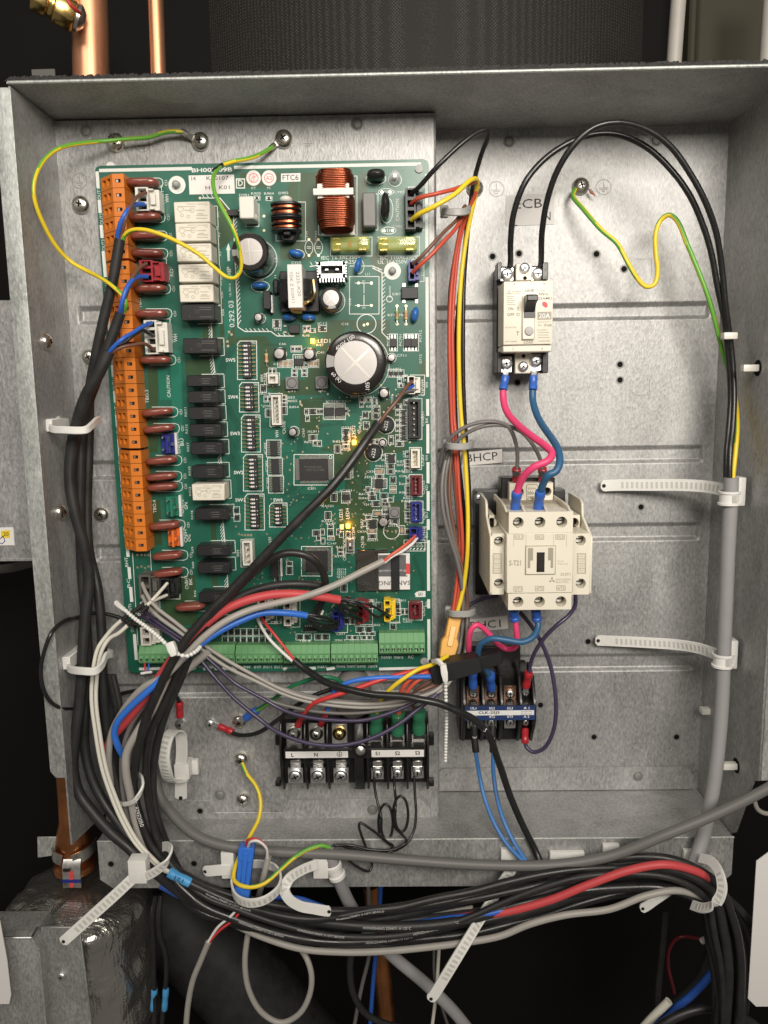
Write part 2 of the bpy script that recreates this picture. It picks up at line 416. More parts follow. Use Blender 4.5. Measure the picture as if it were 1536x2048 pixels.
mb = grooved('mounting_plate', 0, XR-1.5, zb, HI-1, DP, lb, 5, XR-9)
mb.add([(XR-1.5, DP, zb), (XR-.4, DP-.5, zb), (XR, DP-1.6, zb), (XR, 0.3, zb), (XR-1.5, DP, HI-1), (XR-.4, DP-.5, HI-1), (XR, DP-1.6, HI-1), (XR, .3, HI-1)],
       [(0,1,5,4),(1,2,6,5),(2,3,7,6)])
mb.build('mounting_plate', 'galv', enc, ang=50)
mb = MB(); mb.box(XR-1.2, XR+1.6, zb-3, zb+1, DP-4, DP+.6); mb.build('edge_cap', 'rubber', enc, bevel=.3)
def sheet(name, mats, pts, thick, axis, bev=.25):
    mb = MB(); {'d': mb.prism, 'x': mb.prismx, 'z': mb.prismz}[axis](pts, *thick); return mb.build(name, mats, enc, bevel=bev)
sheet('top_flange', 'galv', [(-2, 0), (WI+6, 0), (WI+6, DF), (-2, DF)], (HI, HI+1.2), 'z')
mb = MB(); mb.tube([(-1, DF, HI+.6), (WI+6, DF, HI+.6)], .9, 8); mb.build('rolled_edge', 'galv_front', enc)
mb = MB(); mb.prismx([(0, -2), (DF, 14), (DF, HI-1), (0, HI-1)], -1.2, 0); mb.build('left_flange', 'galv', enc, bevel=.2)
zl = P(110, 1556, DF)[2]; zc = P(110, 1543, DF)[2]
mb = MB(); mb.prism([(0, zl), (0, HI-3), (-1.5, HI-1.5), (-9.5, HI-1.5), (-9.5, zc), (-6.5, zl)], DF-1.2, DF+.1); mb.build('left_lip', 'galv_front', enc, bevel=.5, seg=2)
zr = P(1530, 1562, DF)[2]
cc = PX(1470, 1668, WI)
mb = MB(); mb.prismx([(0, -2), (DL-6, -2), (DL+2, 4), (DF-6, zr-3), (DF, zr), (DF, HI), (0, HI)], WI, WI+1.2); mb.build('right_flange', 'galv', enc, bevel=.2)
mb = MB(); mb.prism([(WI+1.2, zr), (WI+12, zr), (WI+12, HI), (WI+1.2, HI)], DF-1.2, DF+.1); mb.build('right_lip', 'galv_front', enc, bevel=.4)
xl = P(196, 1690, DL)[0]
sheet('floor_flange', 'galv', [(xl, 0), (WI-.3, 0), (WI-.3, DL), (xl, DL)], (-1.2, 0), 'z')
z1 = P(700, 1772, DL)[2]
mb = MB(); mb.prism([(xl, -.2), (xl, z1+6), (xl+8, z1), (WI-8, z1), (WI-.3, z1+7), (WI-.3, -.2)], DL, DL+1.2); mb.build('floor_lip', 'galv', enc, bevel=.3)
mb = MB(); mb.tube([(xl, DL+.5, -.4), (WI, DL+.5, -.4)], .75, 8); mb.build('rolled_edge', 'galv_front', enc)
zs = P(1200, 1533, 0)[2]
mb = MB(); mb.prism([(XR, 0.4), (WI-6, .4), (WI-2, 6), (WI-7, zs), (XR+3, zs), (XR, zs-5)], .2, 1.4); mb.build('lap_strip', 'galv', enc, bevel=.2)
# a stepped joint line pressed into the plate's lower edge
za, zb2 = P(400, 1600, DP)[2], P(400, 1624, DP)[2]
xa, xb, xc = P(300, 1600, DP)[0], P(418, 1600, DP)[0], P(430, 1620, DP)[0]
mb = MB(); mb.prism([(xa, zb+1), (xa, za), (xb, za), (xc, zb2+1), (xc, zb2), (P(565, 1620, DP)[0], zb2), (P(578, 1600, DP)[0], za), (XR-12, za), (XR-6, za-6), (XR-6, zb+1)], DP+.1, DP+.9)
mb.build('lap_strip', 'galv', enc, bevel=.2)
# felt along the top
mb = MB(); n = 620; rnd = random.Random(3)
for r_ in range(3):
    for i in range(n):
        x = -2 + (WI+8)*i/n; h = 3.3 + rnd.uniform(-.5, .7); y = DF-1-r_*6
        mb.add([(x-1, y-3, HI+1.2), (x+2, y-3, HI+1.2), (x+1.2+rnd.uniform(-.5, .5), y-2, HI+1.2+h), (x+rnd.uniform(-.5, .5), y-2, HI+1.2+h*.9), (x-1, y+1, HI+1.2), (x+2, y+1, HI+1.2)], [(0,1,2,3),(4,5,2,3),(1,5,2),(0,4,3)])
fe = mb.build('felt_strip', 'felt', None, ang=10); tag(fe, 'fuzzy black felt strip lying along the top edge of the metal box', 'felt strip')
# screws ---------------------------------------------------------
def screw_mesh(r, m, dome=.55, washer=False, axis='d', phil=True):
    mb = MB()
    pr = ([(r*1.12, 0), (r*1.12, r*.1)] if washer else [(r, 0)]) + [(r, r*.1), (r*.98, r*.28), (r*.85, r*(.28+dome*.45)), (r*.6, r*(.28+dome*.75)), (r*.3, r*(.28+dome*.9)), (0.001, r*(.28+dome*.94))]
    mb.lathe((0, 0, 0), pr, 28, 0, axis)
    if phil:
        t = r*(.28+dome*.94)
        for a in (0, 1):
            w, l = r*.085, r*.34
            q = [(-l, -w), (l, -w), (l, w), (-l, w)] if a == 0 else [(-w, -l), (w, -l), (w, l), (-w, l)]
            q = [(x*.92 - z*.39, x*.39 + z*.92) for x, z in q]
            if axis == 'd': mb.prism(q, t-r*.25, t+r*.015, 1)
            else: mb.prismx([(x, z) for x, z in q], t-r*.25, t+r*.015, 1)
    return mb.mesh('screw', [m, 'void'], ang=50)
SCR = {k: screw_mesh(*a) for k, a in {'big': (5.3, 'nickel'), 'mid': (4.6, 'nickel'), 'zinc': (3.7, 'zinc', .5), 'plain': (4.8, 'nickel', .75, False, 'd', True)}.items()}
for (x, y, k) in ((233,286,'big'),(402,284,'big'),(568,279,'big'),(163,410,'big'),(180,714,'mid'),(204,1028,'mid'),(421,1447,'zinc'),(479,1442,'mid'),(483,1516,'plain'),(487,1597,'plain'),(361,1447,'zinc')):
    place(SCR[k], 'screw', P(x, y, DP+.1), enc, random.uniform(-.7, .7))
for (x, y, k) in ((950,377,'big'), (1161,373,'big')): place(SCR[k], 'screw', P(x, y, .1), enc, random.uniform(-.7, .7))
sx = screw_mesh(4.6, 'nickel', .55, False, 'x')
for (x, y) in ((90,683),(118,1024)): place(sx, 'screw', PX(x, y, 0.1), enc)
rm = MB(); rm.lathe((0,0,0), [(3.6, 0), (3.5, .25), (2.9, .3), (2.7, .05), (2.5, .5), (2.1, .75), (.001, .8)], 22); rmesh = rm.mesh('rivet', 'etch_and_shade', ang=50)
for (x, y, d) in ((172,262,DP),(714,248,DP),(1018,283,0),(1313,281,0),(440,1590,DP+.9),(745,1620,DP+.9),(1276,1553,1.4)): place(rmesh, 'rivet', P(x, y, d+.05), enc)
hm = MB(); hm.lathe((0,0,0), [(2.7, .01), (2.3, .06), (2.0, .08), (1.75, .06)], 20, 2, caps=False); hm.lathe((0,0,0), [(1.8, .08), (.001, .08)], 16, 1, caps=False); hmesh = hm.mesh('screw_hole', ['galv', 'void', 'etch_and_shade'], ang=60)  # no hole is cut: dark disc, and a darker ring painting the dimple's shade
for (x, y) in ((1038,507),(985,513),(1193,508),(1248,538),(1240,729),(1240,760),(1282,1014),(1176,1283),(1188,1474),(1353,1474),(1035,765),(1081,1410)): place(hmesh, 'screw_hole', P(x, y, .05), enc)
for (x, y) in ((400,1622),): place(hmesh, 'screw_hole', P(x, y, DP+1), enc)
for (x, y) in ((222,1728),(388,1727)): place(hmesh, 'screw_hole', P(x, y, DL+1.25), enc)
# pressed earth marks
def earth(px, py, d, circ=True, s=1.):
    mk = MB()
    if circ: ring(mk, px, py, d, 15*s, 1.5, 0, 24)
    line(mk, [(px, py-11*s), (px, py+2*s)], d, 1.3)
    for k, w in enumerate((9, 6, 3)): line(mk, [(px-w*s, py+(2+k*3.4)*s), (px+w*s, py+(2+k*3.4)*s)], d, 1.4)
    mk.build('pressed_mark', 'etch_and_shade', enc)
for a in ((285,289,DP+.05),(159,362,DP+.05),(993,378,.05),(1207,374,.05),(525,1508,DP+.05),(528,1590,DP+.05)): earth(*a)
for a in ((451,286,DP+.05,False),(616,285,DP+.05,False)): earth(*a)
for q in ([(1271,518),(1303,518),(1303,552)],[(1268,790),(1299,790),(1299,760)],[(1272,1174),(1303,1174),(1303,1144)],[(1168,1434),(1198,1434)],[(1252,1567),(1280,1567)]): mk = MB(); line(mk, q, .06, 1.2); mk.build('pressed_mark', 'etch_and_shade', enc)

# ================================================================ what lies around the box
mb = MB(); mb.box(-400, 800, -500, 900, -161, -160); o = mb.build('cabinet_back', 'void'); o['kind'] = 'structure'
mb = MB(); mb.box(-400, 800, -500, -499, -160, 60); o = mb.build('cabinet_floor', 'void'); o['kind'] = 'structure'
def weave(name):
    m = mat(name, (.012, .011, .011), .6, spec=.2); nt = m.node_tree; b = nt.nodes['Principled BSDF']; L = nt.links
    tc = nt.nodes.new('ShaderNodeTexCoord'); mp = nt.nodes.new('ShaderNodeMapping'); mp.inputs['Rotation'].default_value = (0, .78, 0); L.new(tc.outputs['Object'], mp.inputs[0])
    v = nt.nodes.new('ShaderNodeTexVoronoi'); v.inputs['Scale'].default_value = 620; v.inputs['Randomness'].default_value = .22; L.new(mp.outputs[0], v.inputs['Vector'])
    r = nt.nodes.new('ShaderNodeValToRGB'); e = r.color_ramp.elements; e[0].position = .1; e[1].position = .42; e[0].color = (.085, .079, .073, 1); e[1].color = (.022, .020, .018, 1)
    L.new(v.outputs['Distance'], r.inputs[0]); L.new(r.outputs[0], b.inputs['Base Color'])
    bp = nt.nodes.new('ShaderNodeBump'); bp.inputs['Strength'].default_value = .5; bp.inputs['Distance'].default_value = .0006; bp.invert = True
    L.new(v.outputs['Distance'], bp.inputs['Height']); L.new(bp.outputs[0], b.inputs['Normal']); return m
weave('weave')
mb = MB(); c0 = (222, -353); n = 48; vs = []; r0 = 258
for i in range(n+1):
    a = math.radians(20 + 140*i/n); vs.append((c0[0]-r0*math.cos(a), c0[1]+r0*math.sin(a)))
mb.add([(x, d, 300) for x, d in vs] + [(x, d, 800) for x, d in vs], [(i, i+1, n+2+i, n+1+i) for i in range(n)])
o = mb.build('tank_jacket', 'weave'); tag(o, 'black woven insulation jacket of the tank behind the top of the box', 'insulation')
o = MB(); o.tube(crv(pp([(176,-60,-40),(180,60,-40),(184,240,-40)])), 32.5*mpp(-40), 28); o = o.build('copper_pipe', 'copper'); tag(o, 'wide vertical copper pipe above the top corner of the box, with brass valve', 'pipe', 'copper pipes')
o = MB(); o.tube(crv(pp([(309,-60,-30),(314,70,-30),(320,240,-30)])), 14*mpp(-30), 20); o = o.build('copper_pipe', 'copper'); tag(o, 'thin vertical copper pipe beside the wide one, above the box', 'pipe', 'copper pipes')
bv = thing('brass_valve', P(130, 30, -20), 'brass hexagon valve fitting brazed to the wide copper pipe', 'valve')
a0, a1 = Vector(P(62, -12, -8)), Vector(P(168, 42, -22)); ad = (a1-a0).normalized(); ux = ad.cross(Vector((0,1,0))).normalized(); uy = ad.cross(ux)
L_ = (a1-a0).length; k = mpp(-12)
mb = MB(); mb.lathe(a0, [(10*k, 0), (26*k, 1), (27*k, 4*k+2), (27*k, L_*.30), (22*k, L_*.34)], 6, 0, (ux, uy, ad)); mb.build('hex_nut', 'brass', bv, bevel=.4)
mb = MB(); mb.lathe(a0+ad*L_*.34, [(21*k, 0), (23*k, 1), (23*k, L_*.08), (20*k, L_*.1)], 18, 0, (ux, uy, ad)); mb.build('collar', 'brass', bv)
mb = MB(); mb.lathe(a0+ad*L_*.44, [(29*k, 0), (30*k, 1), (30*k, L_*.36), (25*k, L_*.40)], 6, 0, (ux, uy, ad)); mb.build('valve_body', 'brass', bv, bevel=.4)
mb = MB(); mb.lathe(a0+ad*L_*.84, [(24*k, 0), (25*k, 2), (20*k, L_*.12), (12*k, L_*.18)], 16, 0, (ux, uy, ad)); mb.build('braze_joint', 'tin', bv)
mb = MB(); mb.tube(crv(pp([(132,-10,4),(140,8,6),(152,20,2),(160,26,-6)])), 1.1, 8); mb.build('red_stripe', 'w_red', bv)
o = MB(); o.tube(crv(pp([(1362,-60,-30),(1354,40,-30),(1343,200,-30)])), 13.5*mpp(-30), 20); o = o.build('plastic_pipe', 'w_lgrey'); tag(o, 'light grey plastic pipe rising behind the top edge of the box', 'pipe')
o = MB(); o.tube(crv(pp([(1545,-60,-60),(1537,60,-60),(1528,200,-60)])), 13*mpp(-60), 18); o = o.build('plastic_pipe', 'w_lgrey'); tag(o, 'light grey plastic pipe cut by the top corner of the picture before the olive panel', 'pipe')
mb = MB(); a = P(1395, 60, -120); mb.box(a[0], a[0]+150, 380, 760, -125, -120); mb.box(a[0]-6, a[0], 380, 760, -140, -120); o = mb.build('side_panel', 'olive', bevel=2); tag(o, 'dull olive side panel in the shadow behind the top corner', 'panel')
mb = MB(); a = P(62, 138, -30); b_ = P(111, 160, -30); mb.box(a[0], b_[0], b_[2]-8, a[2], -31, -30); o = mb.build('tab', 'grey_block', bevel=.4); tag(o, 'small dark grey tab standing behind the felt at the top corner', 'tab')
# grey neighbouring panel at the far side
npn = thing('side_panel', P(20, 860, 30), 'flat galvanised panel beside the box with a small white sticker', 'panel')
xa = P(60, 1100, 40)[0]; z0, z1_ = P(20, 1118, 40)[2], P(10, 600, 40)[2]
mb = MB(); mb.prism([(xa-60, z0), (xa+14, z0), (xa+14, z1_), (xa-60, z1_)], 36, 40); mb.build('sheet', 'galv', npn, bevel=.6)
mb = MB(); mb.box(xa-60, xa+14, z0-1.4, z0+.6, 20, 40.4); mb.build('folded_edge', 'galv', npn, bevel=.3)
stk = thing('sticker', P(10, 1072, 40.2), 'small white sticker with a yellow square and 20 on the far side panel', 'sticker')
x0, x1, z0, z1_ = R(-20, 1055, 28, 1091, 40.3)
mb = MB(); mb.box(x0, x1, z0, z1_, 40.05, 40.3); mb.build('backing', 'sheet_white', stk, bevel=.1)
mb = MB(); fill(mb, [(2,1062),(20,1060),(20,1076),(2,1076)], 40.34, 0); txt(mb, '20', 12, 1068, 40.38, 8, 0, 1); line(mb, [(0,1078),(6,1072),(10,1082),(4,1088),(0,1086)], 40.36, 1.6, 2); mb.build('print', ['w_yellow', 'ink', 'blue_plastic'], stk)
mb = MB(); mb.tube(crv(pp([(-40,1140,-20),(20,1136,-20),(80,1122,-20),(140,1118,-20)])), 3.2, 8); o = mb.build('dark_rail', 'w_dgrey'); tag(o, 'dark grey rail passing in the shadow below the far side panel', 'rail')
# foil-wrapped vessel with copper connection
def foil(name):
    m = mat(name, (.66, .64, .60), .27, .95); nt = m.node_tree; b = nt.nodes['Principled BSDF']; L = nt.links
    tc = nt.nodes.new('ShaderNodeTexCoord'); v = nt.nodes.new('ShaderNodeTexVoronoi'); v.inputs['Scale'].default_value = 520; v.inputs['Randomness'].default_value = .15
    n = nt.nodes.new('ShaderNodeTexNoise'); n.inputs['Scale'].default_value = 45; n.inputs['Detail'].default_value = 4; n.inputs['Distortion'].default_value = 1.2
    L.new(tc.outputs['Object'], v.inputs['Vector']); L.new(tc.outputs['Object'], n.inputs['Vector'])
    b1 = nt.nodes.new('ShaderNodeBump'); b1.inputs['Strength'].default_value = .35; b1.inputs['Distance'].default_value = .0006; L.new(v.outputs['Distance'], b1.inputs['Height'])
    b2 = nt.nodes.new('ShaderNodeBump'); b2.inputs['Strength'].default_value = .7; b2.inputs['Distance'].default_value = .004; L.new(n.outputs['Fac'], b2.inputs['Height']); L.new(b1.outputs[0], b2.inputs['Normal'])
    L.new(b2.outputs[0], b.inputs['Normal']); return m
foil('foil')
ves = thing('foil_vessel', P(165, 1900, 5), 'cylindrical vessel wrapped in wrinkled silver foil at the bottom corner', 'vessel')
c = P(160, 1778, 0); vr = 48
mb = MB(); mb.lathe((c[0], 0, c[2]), [(10, 6), (18, 5.6), (26, 4.8), (33, 3.4), (39, 1), (43, -1.5), (46, -4.5), (vr+.8, -8), (vr+1.6, -12), (vr+1.4, -17), (vr+.3, -22), (vr-.5, -29), (vr-.6, -36)] + [(vr+.4*math.sin(k), -42-k*7) for k in range(22)], 72, 0, 'z')
for i, q in enumerate(mb.v):
    w = mnoise.noise(Vector(q)*.06)*2.4 + mnoise.noise(Vector(q)*.17)*1.2 + mnoise.noise(Vector(q)*.4)*.7; dx, dy = q[0]-c[0], q[1]; L_ = math.hypot(dx, dy)+1e-6
    mb.v[i] = (q[0]+dx/L_*w, q[1]+dy/L_*w, q[2]+w*.5)
mb.build('jacket', 'foil', ves, ang=80)
mb = MB(); mb.tube([(c[0]-22, 40, c[2]-16), (c[0]-5, vr+1, c[2]-17), (c[0]+12, vr-1, c[2]-15), (c[0]+22, 40, c[2]-14)], 1.2, 6, flat=.5); mb.build('foil_tape', 'zinc', ves)
cu = thing('copper_connection', P(150, 1640, 0), 'dark copper pipe with flared union standing on the foil vessel', 'pipe fitting')
ct = P(139, 1560, 0); kk = mpp(0); xb_ = P(150, 1700, 0)[0]
pz = lambda y: P(145, y, 0)[2]
mb = MB()
prof = [(24, 1500), (25, 1600), (26, 1640), (33, 1662), (38, 1690), (38, 1712), (30, 1724)]
ringp = []
for r_, y in prof: ringp.append((r_*kk, pz(y) - pz(1724)))
mb.lathe((xb_-.5, 0, pz(1724)), ringp[::-1], 28, 0, 'z'); mb.build('pipe', 'copper_dark', cu, ang=60)
mb = MB(); mb.lathe((xb_-.5, 0, pz(1738)), [(34*kk, 0), (44*kk, 1), (45*kk, 3), (44*kk, 5.5), (38*kk, 6.5)], 28, 0, 'z'); mb.build('union_ring', 'copper_dark', cu)
cl = thing('union_clip', P(140, 1735, 12), 'bare steel spring clip with red and blue marks round the copper union', 'clip')
x0, x1, z0, z1_ = R(124, 1735, 161, 1776, 17)
mb = MB(); mb.prismx([(13, z1_+4), (16, z1_), (17.2, z0), (16.2, z0), (14.8, z1_-.3), (12, z1_+3)], x0, x1); mb.build('tongue', 'steel', cl, bevel=.3)
for s_ in (-1, 1):
    mb = MB(); mb.ribbon(crv([(xb_+s_*4, 13.6, z1_+3), (xb_+s_*10, 11.5, z1_+5), (xb_+s_*14, 5, z1_+6), (xb_+s_*14.5, -3, z1_+6)]), 8, .8, (0, 0, 1)); mb.build('arm', 'steel', cl)
mb = MB(); mb.box(x0+1, x0+6, z1_-3.4, z1_-1, 16.5, 17.0, 0); mb.box(x0, x1, z0+4, z0+6.4, 16.9, 17.35, 1); mb.box((x0+x1)/2-1.3, (x0+x1)/2+1.3, z0+.5, z1_-3, 16.7, 17.3, 2); mb.build('paint_mark', ['ink', 'blue_plastic', 'mark_red'], cl)
mb = MB(); x0, x1, z0, z1_ = R(73, 1674, 112, 1716, 4); mb.prism([(x0, z0), (x1+6, z0+3), (x1+6, z1_), (x0+1, z1_)], 3, 4); o = mb.build('steel_tab', 'galv_front', bevel=.4); tag(o, 'pale steel tab with a hole beside the copper union', 'tab')
br = thing('steel_bracket', P(90, 1950, 62), 'folded galvanised bracket with a small screw at the bottom corner', 'bracket')
x0, x1, z0, z1_ = R(-60, 1862, 96, 2120, 60); xm = P(180, 1960, 58)[0]
mb = MB(); mb.prism([(x0, z0), (x1, z0), (x1, z1_-8), (x1-4, z1_), (x0, z1_)], 40, 66); mb.build('flange_block', 'galv', br, bevel=1.2, seg=2)
mb = MB(); mb.tube([(x0, 66, z1_-.3), (x1-4, 66, z1_-.3)], .9, 8); mb.tube([(x1-4, 66, z1_-.3), (x1-4, 58, z1_+.6)], .9, 8); mb.build('rolled_edge', 'zinc', br)  # bright zinc tubes paint the highlight along the folded top edge
mb = MB(); mb.tube([(x1, 66.2, z1_-8), (x1, 66.2, z0)], .8, 8); mb.build('rolled_edge', 'galv_front', br)
mb = MB(); mb.prism([(x1-2, z0), (xm, z0), (xm-4, z1_+1), (x1-2, z1_+1)], 56, 58); mb.build('web', 'galv', br, bevel=.5)
place(screw_mesh(2.9, 'zinc'), 'screw', P(124, 1951, 58.1), br)
cdl = thing('white_card', P(5, 1930, 75), 'white card edge poking in at the lower corner beside the bracket', 'card')
mb = MB(); mb.prism([P(-40,1840,75)[::2], P(0,1842,75)[::2], P(14,1920,75)[::2], P(22,1990,75)[::2], P(18,2008,75)[::2], P(6,2008,75)[::2], P(-40,2010,75)[::2]], 74.4, 75); mb.build('card', 'sheet_white', cdl)
cdr = thing('white_card', P(1520, 1850, 80), 'white card with cut corners at the edge below the red cable', 'card')
mb = MB(); mb.prism([P(*q, 80)[::2] for q in ((1580,1690),(1537,1705),(1514,1722),(1513,1722),(1496,1997),(1512,2013),(1580,2013))], 79.4, 80); mb.build('card', 'sheet_white', cdr)
mb = MB(); mb.tube(crv(pp([(300,1780,-60),(420,1900,-60),(560,2060,-60),(640,2150,-60)])), 36, 24); o = mb.build('insulated_pipe', 'rubber'); tag(o, 'thick black insulated pipe running down in the shadow below the box', 'pipe')
mb = MB(); mb.tube(crv(pp([(742,1770,-40),(760,1900,-40),(780,2100,-40)])), 19*mpp(-40), 18); o = mb.build('copper_pipe', 'copper_dark'); tag(o, 'dull copper pipe below the box behind the blue wire', 'pipe')
# ================================================================ the circuit board
DB = DP + 9.0; DS = DB + .07
def pcbmat(name, c, c2, rough=.34):
    m = mat(name, c, rough, 0, coat=.12); nt = m.node_tree; b = nt.nodes['Principled BSDF']; L = nt.links
    tc = nt.nodes.new('ShaderNodeTexCoord'); n = nt.nodes.new('ShaderNodeTexNoise'); n.inputs['Scale'].default_value = 28; n.inputs['Detail'].default_value = 3
    L.new(tc.outputs['Object'], n.inputs['Vector'])
    r = nt.nodes.new('ShaderNodeValToRGB'); e = r.color_ramp.elements; e[0].position = .4; e[1].position = .62; e[0].color = (*c, 1); e[1].color = (*c2, 1)
    L.new(n.outputs['Fac'], r.inputs[0]); L.new(r.outputs[0], b.inputs['Base Color'])
    n3 = nt.nodes.new('ShaderNodeTexNoise'); n3.inputs['Scale'].default_value = 1800; bp = nt.nodes.new('ShaderNodeBump'); bp.inputs['Strength'].default_value = .05; bp.inputs['Distance'].default_value = .0002
    L.new(tc.outputs['Object'], n3.inputs['Vector']); L.new(n3.outputs['Fac'], bp.inputs['Height']); L.new(bp.outputs[0], b.inputs['Normal'])
pcbmat('pcb', (.012, .100, .064), (.016, .124, .082))
pcbmat('pcb_olive', (.026, .066, .026), (.038, .082, .034))
pcbmat('pcb_light', (.012, .15, .10), (.016, .165, .112))
pcbmat('pcb_dark', (.005, .05, .032), (.006, .06, .04))
mat('pad', (.80, .72, .50), .3, .9)
pcb = thing('circuit_board', P(560, 1330, DP), 'large green control circuit board full of relays, connectors and capacitors', 'circuit board')
bx0, bx1, bz0, bz1 = 24.6, 214.9, 103.6, 405.2
mb = MB(); c_ = 3
mb.prism([(bx0, bz0+c_), (bx0+c_*.3, bz0+c_*.3), (bx0+c_, bz0), (bx1-c_, bz0), (bx1-c_*.3, bz0+c_*.3), (bx1, bz0+c_), (bx1, bz1-c_), (bx1-c_*.3, bz1-c_*.3), (bx1-c_, bz1), (bx0+c_, bz1), (bx0+c_*.3, bz1-c_*.3), (bx0, bz1-c_)], DB-1.6, DB)
mb.build('substrate', 'pcb', pcb)
mb = MB()
for (x, y) in ((354,370),(785,542),(820,1322),(280,1318),(230,340),(560,1000)):
    q = P(x, y, DP); mb.lathe((q[0], DP, q[2]), [(2.6, .05), (2.6, 7.3)], 12)
mb.build('standoff', 'nylon', pcb)
# copper pours and traces seen through the mask
mb = MB()
for poly in ([(395,395),(440,395),(470,430),(470,690),(440,690),(440,610),(432,400)], [(585,350),(630,350),(630,470),(590,470),(575,440),(575,380)], [(560,470),(640,470),(640,500),(620,520),(560,520)],
             [(720,345),(735,345),(735,470),(712,470),(712,380)], [(480,375),(540,375),(560,360),(640,362),(640,345),(480,345)],
             [(295,720),(316,720),(316,905),(300,905)], [(410,620),(432,650),(432,690),(425,750),(370,750),(370,720),(400,720)], [(463,676),(530,672),(546,690),(546,760),(610,760),(640,700),(660,640),(700,640),(690,660),(652,700),(640,790),(560,790),(520,770),(520,690),(470,686)],
             [(420,1000),(430,1000),(437,1180),(425,1180)], [(288,1000),(320,1000),(325,1090),(300,1090)], [(320,1150),(390,1150),(395,1250),(330,1250)],
             [(700,640),(780,640),(780,720),(770,740),(760,690),(740,660),(700,660)], [(840,720),(850,720),(850,790),(838,790)], [(640,900),(720,860),(760,800),(810,800),(812,900),(740,920),(735,1010),(640,1010),(668,960),(668,905)],
             [(600,800),(650,795),(640,860),(620,890),(600,870)], [(680,1010),(815,1000),(815,1100),(712,1096),(690,1120),(668,1100)], [(740,505),(775,505),(790,520),(760,560),(740,520)]):
    fill(mb, poly, DB+.02, 0)
for poly in ([(340,700),(362,700),(370,1080),(352,1080)], [(315,740),(335,740),(345,800),(320,800)], [(440,500),(465,480),(470,640),(450,690)], [(670,990),(690,980),(690,960),(672,955)]): fill(mb, poly, DB+.03, 1)
rnd = random.Random(11)
def bundle(pts, n, gap, w, m):
    for i in range(n):
        o = (i-(n-1)/2)*gap
        q = []
        for j, (x, y) in enumerate(pts):
            a = pts[max(0, j-1)]; b = pts[min(len(pts)-1, j+1)]; L = math.hypot(b[0]-a[0], b[1]-a[1])+1e-6
            q.append((x - (b[1]-a[1])/L*o, y + (b[0]-a[0])/L*o))
        line(mb, q, DB+.035, w, m)
for pts, n in (([(448,800),(475,850),(475,900)], 5), ([(448,850),(478,930)], 6), ([(452,900),(482,960),(482,990)], 6), ([(526,690),(570,690)], 2), ([(520,790),(545,790),(560,770)], 3), ([(524,850),(560,850),(600,880),(600,905)], 5),
               ([(566,900),(590,900)], 6), ([(560,990),(590,975),(590,970)], 5), ([(575,1010),(600,995),(640,995),(655,975)], 6), ([(668,930),(700,930),(730,960),(730,990)], 5), ([(520,1065),(560,1060),(600,1090)], 6),
               ([(470,1070),(500,1060)], 5), ([(610,1160),(610,1200),(650,1230)], 5), ([(665,1130),(700,1130),(712,1140)], 4), ([(440,760),(448,720),(470,690)], 6), ([(500,1140),(560,1150),(590,1190)], 5),
               ([(700,1190),(760,1195)], 4), ([(826,1110),(845,1160),(845,1200)], 3), ([(640,850),(680,845),(700,870)], 4), ([(560,500),(585,470)], 1), ([(598,330),(598,460),(620,500)], 1)):
    bundle(pts, n, 2.6, 1.0, 1 if rnd.random() < .45 else 2)
for i in range(150):
    x, y = rnd.uniform(530, 840), rnd.uniform(790, 1260); dx, dy = rnd.choice(((1,0),(0,1),(.7,.7),(.7,-.7))); L = rnd.uniform(12, 40)
    e = rnd.choice(((0,1),(1,0),(.7,.7)))
    line(mb, [(x, y), (x+dx*L, y+dy*L), (min(846, x+dx*L+e[0]*12), min(1265, y+dy*L+e[1]*12))], DB+.04, .9, 1 if rnd.random() < .5 else 2)
mb.build('copper_trace', ['pcb_olive', 'pcb_light', 'pcb_dark'], pcb)
# ---- shared builders
def brd(px, py): return P(px, py, DB)
def part(m, name, mats, bevel=0., ang=38, seg=1, parent=None): return m.build(name, mats, parent or pcb, bevel, ang, seg)
SK = MB()                                      # white print, joined
